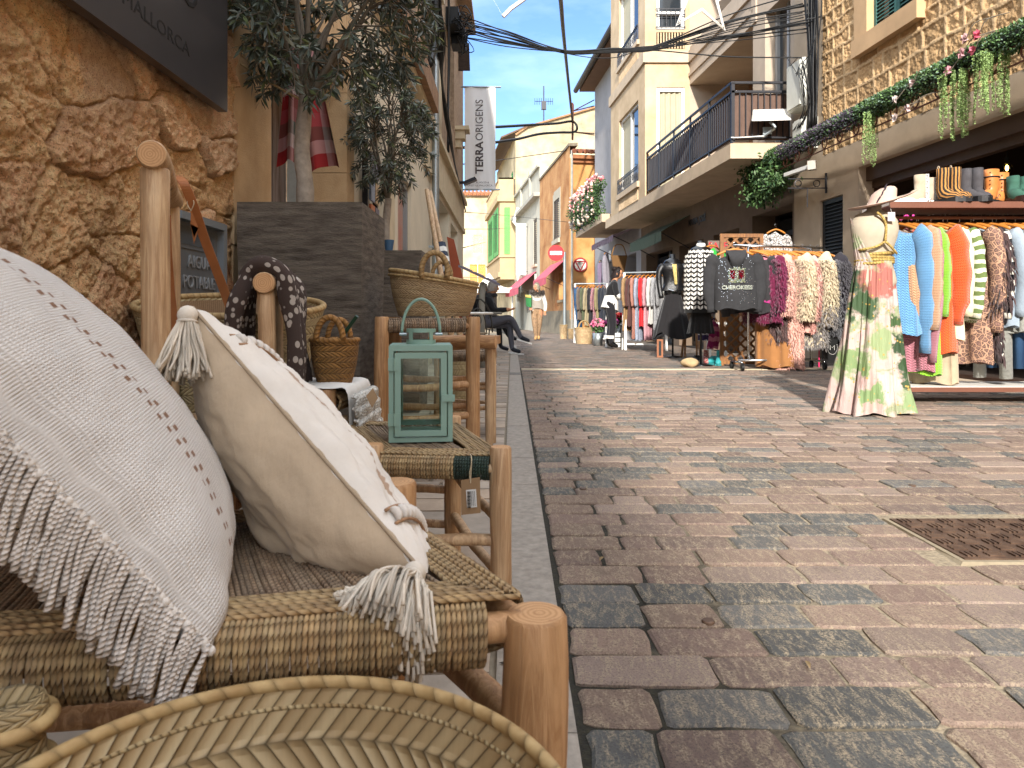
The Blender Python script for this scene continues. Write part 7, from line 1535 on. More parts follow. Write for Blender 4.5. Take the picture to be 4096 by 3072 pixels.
mb.tube(cat([(2.69, 11.61, 1.52), (2.72, 11.6, 1.35), (2.70, 11.61, 1.12)], 5), .005, 5); mb.tube(cat([(2.56, 11.63, 1.12), (2.66, 11.6, 1.09), (2.76, 11.63, 1.08)], 5), .006, 5); mb.build('zip', M_chr, bj); mb = MB(); mb.hexa([(2.62, 11.615, 1.53), (2.69, 11.605, 1.53), (2.69, 11.61, 1.53), (2.62, 11.62, 1.53), (2.66, 11.60, 1.2), (2.70, 11.6, 1.2), (2.70, 11.61, 1.2), (2.66, 11.61, 1.2)]); mb.build('gold_top', M('gold_sequin', '#a08f5a', .3, .3, 60, .3, 200, metal=.6), bj)
bs2 = thing('skirt', 'full black skirt with pointed hem below the leather jacket', 'skirt', (2.66, 11.75, .35)); mb = MB(); mb.grid(lambda u, v: (2.66+(.12+.2*v+.02*sin(2*pi*u*9)*v)*cos(2*pi*u), 11.75+(.09+.13*v+.02*sin(2*pi*u*9)*v)*sin(2*pi*u), 1.08-.66*v-.12*v*abs(sin(2*pi*u*1.5+.4))), 90, 16, cu=True); mb.build('cloth', Mcl('black_crepe', '#161416', .3), bs2, smooth=True)
# green coat, T-shirt, misc hanging
M_grn = Mstr('green_swirl', '#1f9a30', '#0d4a18', 9., 1); g_ = garment('coat', 'bright green swirl patterned coat behind the white braided coat', .75, Mcl('bright_green', '#1c9c30', .9), cat_='coat', w=.2, th=.08, sl=.6, seed=90, grp='clothes hanging by the trellis'); place(g_, (2.80, 9.95, 1.72), -1.0)
g_ = garment('trousers', 'navy and white patterned trousers hanging by the trellis foot', .6, Mstr('navy_white', '#b9b9c4', '#2a2250', 8.), cat_='trousers', w=.12, th=.05, sl=0, legs=True, seed=91, grp='clothes hanging by the trellis'); place(g_, (2.76, 10.1, 1.02), -.9)
g_ = garment('skirt', 'pink and magenta striped skirt hanging by the trellis foot', .42, Mstr('pink_stripe', '#c0788e', '#8a1f5c', 7.), cat_='skirt', w=.1, th=.05, sl=0, seed=92, grp='clothes hanging by the trellis'); place(g_, (2.86, 10.1, .72), -.9)
g_ = garment('shirt', 'white long sleeved shirt with red and black doodle print hanging high', .34, Mcell('doodle_print', '#111111', '#b8b2ae', '#c0b8b4', 22), cat_='shirt', w=.15, th=.03, sl=.3, seed=93, grp='clothes hanging by the trellis', sr=.045); place(g_, (P(776, 0, 10.3).x, 10.3, 1.99), pi/2)
mb = MB(); mb.hexa([P(773, 237, 10.26), P(781, 237, 10.26), P(781, 237, 10.27), P(773, 237, 10.27), P(774, 243, 10.26), P(780, 243, 10.26), P(780, 243, 10.27), P(774, 243, 10.27)])
sg2 = thing('sale_sign', 'red letter sign reading SALE behind the green coat', 'sign', P(718, 246, 10.6)); mb = MB(); p = P(718, 246, 10.6); mb.box(p.x-.15, p.x+.15, 10.6, 10.62, p.z-.08, p.z+.08); mb.build('board', M('dim_board', '#6a5a50', .8), sg2); text('SALE', .14, M('red_paint', '#b3202a', .5), frame((p.x, 10.59, p.z), (1, 0, 0), (0, 0, 1)), .004, sg2)
# chalkboards and floor bits
def cboard(lab, x, y, w_, h, m_f, rz=0, extra=None):
    t = thing('chalkboard', lab, 'chalkboard', (0, 0, 0)); mb = MB(); f = .03; mb.box(-w_/2, -w_/2+f, -.015, .015, 0, h); mb.box(w_/2-f, w_/2, -.015, .015, 0, h); mb.box(-w_/2+f, w_/2-f, -.015, .015, h-f, h); mb.box(-w_/2+f, w_/2-f, -.015, .015, 0, f); mb.build('frame', m_f, t); mb = MB(); mb.box(-w_/2+f, w_/2-f, -.006, .01, f, h-f); mb.build('board', M_blk, t)
    if extra:
        mb = MB()
        for i in range(20): a = -1.9+3.8*i/19-pi/2*0; mb.ball((.06*sin(a)*1.2, -.009, h*.5+.1*-cos(a)), .005, 5, 4)
        mb.tube([(-.03, -.009, h*.42), (-.03, -.009, h*.55), (0, -.009, h*.48), (.03, -.009, h*.55), (.03, -.009, h*.42)], .003, 4); mb.build('chalk_emblem', M_wcl, t)
    place(t, (x, y, 0), rz); return t
cboard('black framed chalkboard with a wreath emblem below the black shutter', P(832, 0, 9.75).x, 9.75, .28, .5, M('black_frame', '#1a1716', .5), .1, 1)
cboard('small narrow chalkboard in a worn orange frame by the mannequin', P(660, 0, 11.7).x, 11.7, .1, .3, M('worn_orange', '#8a5a40', .8), -.2)
wbx = thing('wooden_crate', 'brown wooden crate standing on the wreath chalkboard ledge', 'crate', (4.25, 9.9, .5)); mb = MB(); mb.box(4.14, 4.42, 9.86, 10.0, .5, .85); mb.build('boards', M_w1, wbx)
ps = thing('neon_pole', 'thin bright pink and orange pole standing by the shop', 'pole', (P(819, 0, 9.4).x, 9.4, 0)); mb = MB(); p = P(819, 0, 9.4); mb.tube([(p.x, 9.4, 0), (p.x, 9.4, .65)], .009, 6); mb.build('pole', M('neon_pink', '#d12a66', .5), ps)
for i, (u, D, lab, m1, m2, yaw, h) in enumerate([(697, 9.9, 'black rubber ankle boot with white rim on the ground', M_soleb, M_solew, .2, .13), (706, 9.95, 'checked black boot standing on the ground by the trellis', Mcell('check_print', '#1a1a1a', '#b33a3a', '#bdb5ac', 60), M_soleb, 1.4, .2), (714, 9.9, 'left turquoise ankle strap shoe on the ground', M('turquoise', '#2f8f92', .5), M('turquoise_sole', '#2f7f82'), .5, .12), (719, 9.8, 'right turquoise tall shoe on the ground', bpy.data.materials['turquoise'], bpy.data.materials['turquoise_sole'], 1.2, .2)]):
    t = thing('boot', lab, 'boot', (0, 0, 0), 'shoes on the ground'); boot(h, .042, .025, (m1, m2), t, .16); place(t, (P(u, 0, D).x, D, 0), yaw)
rc = thing('stone', 'round beige rock weighing down the mannequin base', 'rock', (P(690, 0, 9.4).x, 9.4, 0)); mb = MB(); p = P(690, 0, 9.4); mb.grid(lambda u, v: (p.x+.12*cos(2*pi*u)*sin(pi*v)*(1+.1*sin(3*u*6)), 9.4+.08*sin(2*pi*u)*sin(pi*v), .055-.06*cos(pi*v)+.01*sin(u*14)), 20, 10, cu=True); mb.build('stone', M('beige_rock', '#a08a68', .9, .2, 8, .5), rc, smooth=True)
# --- white A-frame rack with patterned dresses
def arack(lab, x0, y0, x1, y1, h, grp):
    t = thing('garment_rack', lab, 'rack', ((x0+x1)/2, (y0+y1)/2, 0), grp); mb = MB()
    for x, y in ((x0, y0), (x1, y1)):
        mb.bar((x, y, h), (x, y-.18, 0), .045, .045); mb.bar((x, y, h), (x, y+.18, 0), .045, .045)
    mb.bar((x0, y0, .12), (x1, y1, .12), .03, .03); mb.build('frame', M_white, t); mb = MB(); mb.tube([(x0, y0, h), (x1, y1, h)], .018, 8); mb.build('rail', M_zinc, t); return t
arack('white A shaped rack full of patterned dresses beside the standing woman', 2.29, 14.5, 3.05, 14.2, 1.57, 'white garment racks')
PAT = [Mcell('leopard_cloth', '#5a4230', '#a8875c', '#8a6a44', 60), Mcl('maroon_brown', '#4a2c28'), Mcell('leopard_pink', '#6a4038', '#b08070', '#a06a58', 60), Mcell('blue_tweed', '#b0b4bc', '#3a4a66', '#58647c', 80), Mcl('bright_red', '#c01820'), Mcell('pink_tweed', '#c0a0a4', '#8a4a56', '#a86a74', 80), Mcl('off_white', '#b5b3ad'), Mcell('grey_tweed', '#b5b5b5', '#3c3c42', '#6a6a70', 80), Mcell('grey_tweed_dark', '#a5a5a5', '#2a2a30', '#55555a', 70)]
PL = ['leopard print dress at the left end of the white rack', 'maroon brown dress on the white rack', 'pinkish leopard dress on the white rack', 'blue tweed dress on the white rack', 'narrow bright red dress on the white rack', 'pink tweed dress on the white rack', 'plain off white dress on the white rack', 'pale grey tweed dress on the white rack', 'dark grey tweed dress at the right end of the white rack']
for i, (m_, lab) in enumerate(zip(PAT, PL)):
    t_ = .08+i*.105; g_ = garment('dress', lab, [1.1, 1.0, 1.25, 1.28, 1.0, 1.28, .95, 1.28, 1.2][i], m_, cat_='dress', w=.17, th=.035, sl=.5, seed=100+i, grp='dresses on the white rack', fold=.01); place(g_, (2.29+.76*t_, 14.5-.3*t_, 1.57), -.6)
arack('farther white rack with jeans and floral clothes by the orange house', 1.64, 18.5, 2.45, 18.3, 1.54, 'white garment racks')
PAT2 = [(M_den, 'blue jeans', 1.15, True), (Mcl('taupe_cloth', '#5c5148'), 'taupe jacket', .85, 0), (Mcl('olive_cloth', '#4a503c'), 'olive shirt', .9, 0), (Mcl('sand_cloth', '#8f8266'), 'sand coloured coat', 1.0, 0), (Mcl('near_black', '#1d1b20'), 'black dress', 1.1, 0), (Mcell('floral_cloth', '#2c4a6a', '#b04a4a', '#a89a8a', 50), 'floral maxi dress', 1.3, 0), (Mcl('khaki_cloth', '#7d7352'), 'khaki coat', 1.1, 0), (Mcl('dark_blue_cloth', '#1e2430'), 'dark blue jacket', .9, 0)]
for i, (m_, lab, L, lg) in enumerate(PAT2):
    g_ = garment('garment', lab+' on the farther white rack', L, m_, cat_='garment', w=.17, th=.035, sl=0 if lg else .5, legs=bool(lg), seed=120+i, grp='clothes on the farther rack'); place(g_, (1.72+.09*i, 18.48-.02*i, 1.54), -.6)
# baskets by the sign, straw bag, flowers
def simple_basket(lab, x, y, r, h, mat=None, handles=False, nm='palm_basket', cat_='basket', grp='palm baskets'):
    t = thing(nm, lab, cat_, (x, y, 0), grp); f = basket(t, (x, y), r*.8, r, .0, h, mat or M_pm3, .012, n=36, wav=.0)
    if handles:
        for dy in (-.08, .08): mb = MB(); mb.tube([(x+.14*cos(q*pi/12), y+dy, h-.02+.2*sin(q*pi/12)) for q in range(13)], .014, 6); mb.build('handle', M_hnd, t, smooth=True)
    return t
simple_basket('tall square palm basket at the foot of the no entry sign', P(563.5, 0, 22).x, 22, .13, .43); simple_basket('smaller palm basket right of the tall one under the sign', P(571, 0, 22.3).x, 22.3, .11, .3)
simple_basket('wide straw shopping bag with round handles before the far rack', P(584, 0, 17.9).x, 17.9, .24, .4, None, True, 'straw_bag', 'bag')
mb = MB()
def flowers(lab, u, D, w_, h, cols, pot):
    p = P(u, 0, D); t = thing('flowering_plant', lab, 'plant', (p.x, D, 0), 'flower pots on the pavement'); mb = MB(); mb.lathe([(0, 0), (.10, 0), (.13, pot), (.12, pot)], 16, (p.x, D, 0)); mb.build('pot', M_zinc, t, smooth=True); mb = MB(); rnd = random.Random(int(u)); random.seed(int(u))
    for i in range(500): q = rv(); mb.col = random.choice(GR); leaf(mb, (p.x+q.x*w_*.8, D+q.y*w_*.8, pot+h*.5+q.z*h*.45), rv()+V(0, 0, .5), .07, .035)
    mb.build('foliage', M_leaf, t); mb = MB()
    for i in range(130):
        q = rv(); q.z = abs(q.z); mb.col = random.choice(cols)
        for k in range(4): leaf(mb, (p.x+q.x*w_, D+q.y*w_, pot+h*.55+q.z*h*.5), rv(), .045, .04)
    mb.build('flowers', M_leaf, t); return t
flowers('pink flowering plant in a grey pot near the straw bag', 598, 16.6, .16, .3, [(.75, .2, .35), (.8, .35, .45), (.6, .1, .25)], .3)
flowers('bright red flowering plant on the white crate', 618, 16.0, .16, .25, [(.75, .02, .06), (.6, .02, .05)], .5); flowers('magenta flowering plant beside the red one', 612, 15.9, .15, .2, [(.6, .08, .4), (.7, .2, .5)], .42)
cr = thing('crate', 'white painted slatted crate holding flowers by the woman', 'crate', (P(614, 0, 15.5).x, 15.5, 0)); p = P(614, 0, 15.5); mb = MB()
for z in (.02, .13, .24): mb.box(p.x-.17, p.x+.17, 15.35, 15.37, z, z+.085); mb.box(p.x-.17, p.x-.15, 15.37, 15.65, z, z+.085); mb.box(p.x+.15, p.x+.17, 15.37, 15.65, z, z+.085)
mb.build('slats', M_white, cr)
for i, (u, v0, D, lab, m_, L) in enumerate([(606, 254, 20.6, 'pale grey shawl hanging at the grey house door', Mcl('pale_shawl', '#7d7880'), 1.1), (601, 262, 21.5, 'lilac shawl hanging beside the pale grey one', Mcl('lilac_shawl', '#6d5f74'), .9)]):
    g_ = garment('shawl', lab, L, m_, cat_='shawl', w=.16, th=.08, sl=0, seed=140+i, grp='wares at the grey house'); place(g_, (P(u, 0, D).x, D, P(u, v0, D).z+.1), -.5)
hb = thing('hanging_bag', 'brown woven shoulder bag hanging at the grey house door', 'bag', P(619, 272, 19.3), 'wares at the grey house'); p = P(619, 272, 19.3); mb = MB(); mb.hexa([(p.x-.14, 19.25, p.z), (p.x+.14, 19.25, p.z), (p.x+.14, 19.35, p.z), (p.x-.14, 19.35, p.z), (p.x-.22, 19.25, p.z+.45), (p.x+.22, 19.25, p.z+.45), (p.x+.22, 19.35, p.z+.45), (p.x-.22, 19.35, p.z+.45)]); mb.build('body', M_esp, hb); mb = MB(); mb.tube(cat([(p.x-.2, 19.3, p.z+.45), (p.x-.1, 19.3, p.z+.72), (p.x+.1, 19.3, p.z+.72), (p.x+.2, 19.3, p.z+.45)], 5), .015, 6); mb.build('handle', M_esp, hb)
# plain wooden folding stand and stools behind mannequins
for i, (x, y, m_) in enumerate(((3.0, 11.9, M_w1), (3.25, 11.3, M_white))):
    t = thing('step_stool', ['brown wooden trestle behind the leather jacket', 'white painted trestle behind the braided coat'][i], 'stool', (x, y, 0)); mb = MB()
    for s in (-.13, .13): mb.bar((x+s, y-.12, 0), (x+s*.7, y, .55), .03); mb.bar((x+s, y+.12, 0), (x+s*.7, y, .55), .03); 
    mb.build('legs', m_, t); mb = MB(); mb.box(x-.14, x+.14, y-.1, y+.1, .55, .58); mb.build('seat', m_, t)
# ================= garland, cables, fittings =================
random.seed(33)
gl = thing('garland', 'long artificial garland of green leaves and purple lavender along the shop fascia', 'garland', RW(8.5, 3.05, .3))
mb = MB(); mb.tube([RW(3.6+i*.4, 3.10+.015*sin(i), .36) for i in range(19)], .07, 8); mb.build('core', M('dark_core', '#1c2216', .9), gl)
mb = MB()
for i in range(15000):
    a = random.uniform(5.6, 11.0); th = random.uniform(0, 2*pi); r = .085+.03*random.random(); p = Vector(RW(a, 3.10+r*sin(th), .36+r*cos(th)))
    pur = .5+.5*sin((a-9.7)*1.6+.9) if a > 8.3 else 0; pur = 1 if 8.5 < a < 10.55 and random.random() < .85 else 0
    if pur: mb.col = random.choice([(.08, .06, .10), (.12, .09, .14), (.06, .05, .07), (.18, .15, .2), (.05, .07, .05)]); L = .035
    else: mb.col = random.choice(GR+[(.12, .22, .12), (.22, .32, .24), (.16, .28, .1)]); L = .034
    leaf(mb, p, Vector((-cos(th), -.3, sin(th)))+rv()*.8, L*random.uniform(.7, 1.2), L*(.3 if pur else .6))
mb.build('leaves', M_leaf, gl)
ff = thing('scroll_frame', 'rusty iron strip of rings running below the garland', 'iron frame', RW(8.5, 2.9, .36)); mb = MB(); M_rust = M('rusty_frame', '#5a3424', .7, .3, 30, .2)
for z in (2.86, 3.02): mb.bar(RW(3.6, z, .38), RW(11, z, .38), .014)
a = 5.7
while a < 11: mb.tube([RW(a+.055*cos(t), 2.94+.068*sin(t), .385) for t in [q*pi/8 for q in range(16)]], .009, 5, closed=True); a += .36
mb.build('rings', M_rust, ff)
cbk = thing('fascia_cable', 'thick black cable running along the top of the garland', 'cable', RW(8.5, 3.2, .3)); mb = MB(); mb.tube([RW(3.6+.5*i, 3.24+.02*sin(i*2), .24) for i in range(14)], .022, 6); mb.tube([RW(3.6+.5*i, 3.21+.025*sin(i*3+1), .28) for i in range(14)], .012, 5); mb.build('cable', M_blk, cbk, smooth=True)
def pearls(lab, p, n, L, w):
    t = thing('hanging_plant', lab, 'hanging plant', p, 'artificial string of pearls plants'); mb = MB(); p = Vector(p)
    for i in range(n):
        q = p+V(random.uniform(-w, w), random.uniform(-w, w), 0); l = L*random.uniform(.6, 1.05); z = 0; ph = random.uniform(0, 6)
        while z < l:
            g = random.uniform(.7, 1.3); mb.col = (.26*g, .38*g, .13*g); c = q+V(.012*sin(z*9+ph), .012*cos(z*7+ph), -z)
            for k in range(3): leaf(mb, c, Vector((cos(k*2.1+z*40), sin(k*2.1+z*40), -.5)), .017, .013)
            z += .014
    mb.build('strands', M_leaf, t)
pearls('smaller string of pearls plant hanging from the middle of the garland', RW(8.24, 3.02, .45), 18, .58, .1)
pearls('left half of the large string of pearls cluster near the flowers', RW(6.75, 3.0, .45), 34, .62, .13); pearls('right half of the large string of pearls cluster near the frame edge', RW(6.38, 3.03, .45), 32, .56, .12)
fb2 = thing('hanging_plant', 'bushy artificial ivy hanging at the left end of the garland', 'hanging plant', RW(10.9, 2.7, .3)); mb = MB()
for i in range(3200):
    u = random.random(); a = random.uniform(10.55, 11.75)-u*.1; z = 3.15-.75*u**1.1*(1-.5*abs(a-11.2)); c = .36+random.gauss(0, .09); mb.col = random.choice(GR+[(.05, .11, .04)]); leaf(mb, RW(a, z, c), rv()+V(0, 0, -.8), random.uniform(.05, .10), .035)
mb.build('leaves', M_leaf, fb2)
orc = thing('orchid_spray', 'artificial pale pink orchid blossoms sticking out of the garland', 'flowers', RW(7.6, 3., .5)); mb = MB(); mf = MB()
for a, z, c, col_ in ((7.35, 3.08, .50, (.55, .42, .4)), (7.55, 2.97, .55, (.6, .5, .47)), (7.55, 2.78, .55, (.6, .5, .47)), (7.3, 2.8, .58, (.65, .5, .5)), (6.45, 3.22, .5, (.6, .1, .16)), (6.5, 3.1, .5, (.6, .14, .2)), (6.62, 3.12, .52, (.65, .35, .38)), (6.75, 3.0, .55, (.6, .3, .34)), (6.6, 3.25, .5, (.62, .4, .4))):
    mb.tube(cat([RW(a-.2, z+.12, .38), RW(a-.1, z+.1, .5), RW(a, z, c)], 4), .005, 4)
    mf.col = col_; q = Vector(RW(a, z, c))
    for k in range(6): leaf(mf, q, Vector((-.6, .8*cos(k), .8*sin(k))), .06, .05, bend=.1)
mb.build('stems', M_twig, orc); mf.build('blossoms', M_leaf, orc)
# iron sign bracket and tube light
br = thing('sign_bracket', 'black iron sign bracket with two rings on the beige wall', 'bracket', RW(10.2, 2.5, .3)); mb = MB(); y = 9.95; x1_ = RW(y, 0, 0)[0]; x0_ = x1_-.55
for z in (2.47, 2.60): mb.bar((x0_, y, z), (x1_, y, z), .014)
mb.bar((x1_-.02, y, 2.40), (x1_-.02, y, 2.68), .022)
for x in (x0_+.14, x0_+.40): mb.tube([(x+.045*cos(t), y, 2.535+.045*sin(t)) for t in [q*pi/8 for q in range(16)]], .007, 5, closed=True)
mb.bar((x0_+.27, y, 2.2), (x0_+.27, y, 2.47), .01); mb.build('iron', M_rail, br)
tl = thing('tube_light', 'white strip light fixture slanting under the garland', 'lamp', RW(9.9, 2.7, .3)); mb = MB(); mb.bar(P(786, 175, 10.4), P(812, 166, 9.7), .07, .05); mb.build('housing', M_white, tl); mb = MB(); mb.bar(P(808, 166, 9.65), P(816, 165, 9.6), .1, .12); mb.build('motor', M('off_white_box', '#a8a298', .5), tl)
# bulb inside the shop
pbm, nt_, bs_ = newmat('glowing_filament'); bs_.inputs['Emission Color'].default_value = (1, .55, .12, 1); bs_.inputs['Emission Strength'].default_value = 12
pb = thing('pendant_bulb', 'glowing filament bulb hanging inside the dark clothes shop', 'lamp', P(1007, 168, 8.3)); mb = MB(); p = P(1007, 168, 8.3); mb.tube([p+V(0, 0, .09), (p.x, p.y, 2.88)], .008, 5); mb.tube([p+V(0, 0, .05), p+V(0, 0, .13)], .022, 8); mb.build('cord', M_blk, pb); mb = MB(); mb.ball(p, (.016, .016, .035), 10, 8); mb.build('filament', pbm, pb); mb = MB(); mb.ball(p, .055, 16, 10); mb.build('globe', M_gl, pb, smooth=True)
ns = thing('neon_sign', 'small pink neon squiggle inside the shop under the shelf', 'sign', P(909, 214, 8.2)); pk, nt_, bs_ = newmat('pink_neon'); bs_.inputs['Base Color'].default_value = (.7, .05, .25, 1); bs_.inputs['Emission Color'].default_value = (1, .1, .4, 1); bs_.inputs['Emission Strength'].default_value = .6
mb = MB(); mb.tube(cat([P(u, v, 8.2) for u, v in ((902, 214), (905, 209), (908, 212), (904, 218), (900, 219), (907, 216), (912, 219), (914, 212))], 5), .012, 5); mb.build('tube', pk, ns)
# meter boxes, dish
M_boxw = M('cabinet_white', '#b9b9b0', .6, .06, 5, .05)
for lab, a0, a1, z0, z1, c in (('upper white electrical cabinet on the right wall beside the black cables', 10.25, 10.68, 3.72, 4.42, .2), ('lower white electrical cabinet below the larger one', 10.2, 10.5, 3.1, 3.55, .2)):
    t = thing('electrical_cabinet', lab, 'cabinet', RW((a0+a1)/2, z0, 0), 'white cabinets on the wall'); mb = MB(); mb.fbox(RW, a0, a1, z0, z1, 0, c); mb.build('body', M_boxw, t); mb = MB(); mb.fbox(RW, a0+.02, a1-.02, z0+.03, z1-.03, c, c+.03); mb.build('cover', M_boxw, t)
ds = thing('flat_antenna', 'white flat satellite antenna mounted on the balcony railing', 'antenna', P(772, 116, 10.75)); mb = MB(); a, b, c_, d = P(752.5, 121, 10.7), P(791, 120, 10.6), P(791.5, 109, 10.8), P(754, 110, 10.9)
mb.hexa([a, b, b+V(.01, .08, .02), a+V(.01, .08, .02), d, c_, c_+V(0, .05, .02), d+V(0, .05, .02)]); mb.build('panel', M('antenna_white', '#cfcac0', .5, .03, 5, .02), ds); mb = MB(); mb.tube(cat([P(770, 122, 10.75), P(775, 127, 10.7), P(771, 131, 10.8), P(762, 137, 10.85)], 4), .022, 7); mb.hexa([P(763, 127, 10.9), P(772, 127, 10.9), P(772, 134, 10.9), P(763, 134, 10.9)]+[q+V(0, .03, 0) for q in (P(763, 127, 10.9), P(772, 127, 10.9), P(772, 134, 10.9), P(763, 134, 10.9))]); mb.build('mount', M_zinc, ds); mb = MB(); mb.tube(cat([P(764, 136, 10.8), P(740, 137.5, 10.85), P(731, 137.5, 10.9)], 4), .01, 5); mb.build('cable', M_white, ds)
# vertical cables on the right wall and on the left wall
def bundle(lab, paths, r=.008, nm='cable_bundle', grp='black cable bundles', mat=None):
    c = Vector(paths[0][0]); t = thing(nm, lab, 'cables', c, grp); mb = MB()
    for q, pth in enumerate(paths): mb.tube(cat(pth, 6), r*random.uniform(.7, 1.4), 5)
    mb.build('wires', mat or M_blk, t, smooth=True); return t
pt_ = []
for i in range(26):
    s = random.gauss(0, .06); s2 = random.gauss(0, .05); pt_.append([RW(10.12+s*2.2, 6.2, .12+abs(s)), RW(10.1+s*1.5+s2, 5.2, .1+random.random()*.08), RW(10.1+s+s2*.5, 4.2, .1+random.random()*.06), RW(10.08+s, 3.35, .12+random.random()*.06)])
bundle('thick tangle of black cables running down the right wall corner', pt_, .011)
pt_ = [[RW(10.3+random.gauss(0, .3), 4.4+random.gauss(0, .2), .2), RW(10.15, 4.2+random.gauss(0, .2), .26), RW(10.1+random.gauss(0, .1), 3.7, .2), RW(10.25+random.gauss(0, .1), 3.4, .24)] for i in range(9)]
bundle('loose loops of cable around the white electrical cabinets', pt_, .005)
pt_ = []
for i in range(22):
    s = random.gauss(0, .05); pt_.append([LW(9.0+s, 5.6, .12), LW(9.2+s*3, 4.9, .12+random.random()*.1), LW(9.6+s*3, 4.5, .14+random.random()*.1), LW(10.2+s, 4.1, .14), LW(11.2+s*2, 3.75, .1+random.random()*.06), LW(13.2+s, 3.45, .1), LW(16.4, 3.1, .08)])
bundle('black cables sagging along the left wall above the shop', pt_, .011)
bundle('thick black conduit hanging on the left wall by the pipe', [[LW(9.0, 5.4, .16), LW(9.05, 4.6, .17), LW(8.95, 4.15, .17), LW(8.7, 3.75, .14)]], .05)
bundle('black cable running down the brown sandstone beside the pilaster', [[LW(12.1+random.gauss(0, .03), 6.3, .07), LW(12.2+random.gauss(0, .04), 5.2, .06), LW(12.1, 4.3, .06), LW(12.0, 3.45, .07)] for i in range(6)], .018)
jb = thing('junction_box', 'tangled black cable junction at the top of the left wall', 'junction box', LW(12.6, 5.85, .2)); mb = MB(); mb.fbox(LW, 12.3, 12.9, 5.75, 6.05, 0, .22); mb.fbox(LW, 12.8, 13.2, 5.6, 5.9, .05, .3); mb.build('box', M_blk, jb); mb = MB()
for i in range(30): c0 = Vector(LW(12.6+random.gauss(0, .2), 5.85+random.gauss(0, .12), .25)); mb.tube(cat([c0, c0+rv()*.15, c0+rv()*.15+V(.1, 0, -.1), c0+rv()*.1+V(0, 0, -.2)], 4), .009, 4)
mb.build('wires', M_blk, jb)
eb_ = thing('electrical_cabinet', 'cream cable cabinet high on the left wall above the drainpipe', 'cabinet', LW(9.6, 5.15, 0), 'white cabinets on the wall'); mb = MB(); mb.fbox(LW, 9.35, 9.95, 5.1, 5.7, 0, .16); mb.fbox(LW, 9.3, 10.0, 5.06, 5.12, 0, .2); mb.build('body', M_cream, eb_)
A_ = Vector(LW(13, 5.9, .3)); B_ = Vector(RW(10.2, 5.0, .1)); pt_ = []
for i in range(15):
    o = V(random.gauss(0, .04), random.gauss(0, .1), random.gauss(0, .1)); o2 = V(random.gauss(0, .05), random.gauss(0, .15), random.gauss(0, .18)); m1 = A_.lerp(B_, .34)+V(0, 0, -.42-.02*random.random()); m2 = A_.lerp(B_, .6)+V(0, 0, -.38-.05*random.random())
    pt_.append([A_+o, A_.lerp(B_, .15)+V(0, 0, -.2+o.z*.7), m1+V(0, 0, random.gauss(0, .012)), A_.lerp(B_, .48)+V(0, 0, -.43+random.gauss(0, .02)-.1*(i == 3)), m2+V(0, 0, random.gauss(0, .02)), A_.lerp(B_, .8)+V(0, 0, -.18+o2.z*.7), B_+o2])
bundle('bundle of black cables strung across the street under the blue sky', pt_, .009)
bundle('twisted black cable running down over the street to the rusty bracket', [[P(556, -30, 9), P(560.5, 0, 11), P(563, 30, 13), P(567, 70, 17), P(571, 108, 21), P(572.5, 121, 23)], [P(556.5, -30, 9), P(561, 0, 11), P(562.5, 28, 13), P(567.5, 70, 17), P(570.5, 106, 21), P(572.5, 121, 23)]], .028)
bundle('pair of thick black cables with a loop held by the rusty bracket', [[P(461, 127.5, 17), P(495, 127, 18.5), P(530, 125, 20), P(556, 123.5, 22), P(572, 121.5, 23), P(577, 127, 23), P(574, 132, 23), P(560, 132.5, 22), P(540, 134, 20.5), P(518, 139, 19), P(495, 142.5, 18), P(461, 148, 17)]], .035)
bundle('thin overhead wires between the left wall and the far houses', [[P(462, 212, 17), P(490, 214, 30), P(520, 217, 34), P(567, 222, 27)], [P(462, 229, 17), P(490, 229, 30), P(512, 228, 42)], [P(462, 248, 17), P(478, 244, 40), P(486, 242, 50)], [P(455, 165, 16), P(500, 160, 30), P(570, 150, 27.5)]], .012)
bk = thing('cable_bracket', 'rusty iron bracket holding the cables at the grey house corner', 'bracket', P(573, 120, 23)); mb = MB(); mb.tube([P(572, 103, 23), P(573, 105, 23), P(572.5, 140, 23)], .035, 6)
for v0, v1, u1 in ((111, 100, 594), (111, 106, 594), (132, 133.5, 594), (132, 135, 594)): mb.tube([P(573, v0, 23), P(u1, v1, 25.5)], .02, 5)
mb.build('iron', M_rust, bk)
# christmas star and light tube
M_tubew = M('white_light_tube', '#d8d4cc', .4, .03, 5, 0)
st = thing('star_decoration', 'white outlined star decoration hanging from the overhead cables', 'decoration', P(703, -3, 10)); cs_ = P(703, -6, 10); mb = MB(); pts = []
for i in range(10):
    a = radians(-58+36*i); R_ = (.60 if i % 2 == 0 else .235); pts.append(cs_+V(R_*cos(a), .05*cos(a), R_*sin(a)))
for r_ in (1, .9): mb.tube([cs_+(p-cs_)*r_ for p in pts], .014, 6, closed=True)
mb.build('outline', M_tubew, st); mb = MB(); mb.tube([cs_+V(0, 0, .5), cs_+V(0, 0, 1.6)], .004, 4); mb.build('wire', M_blk, st)
l2 = thing('star_decoration', 'tip of another white light tube decoration against the sky', 'decoration', P(510, 8, 10)); mb = MB(); mb.tube([P(503, 16.5, 10), P(511, 8.5, 10), P(523, 0, 10), P(540, -14, 10)], .03, 7); mb.tube([P(503, 16.5, 10), P(488, -10, 10.2), P(470, -40, 10.4)], .001, 4); mb.build('tube', M_tubew, l2)
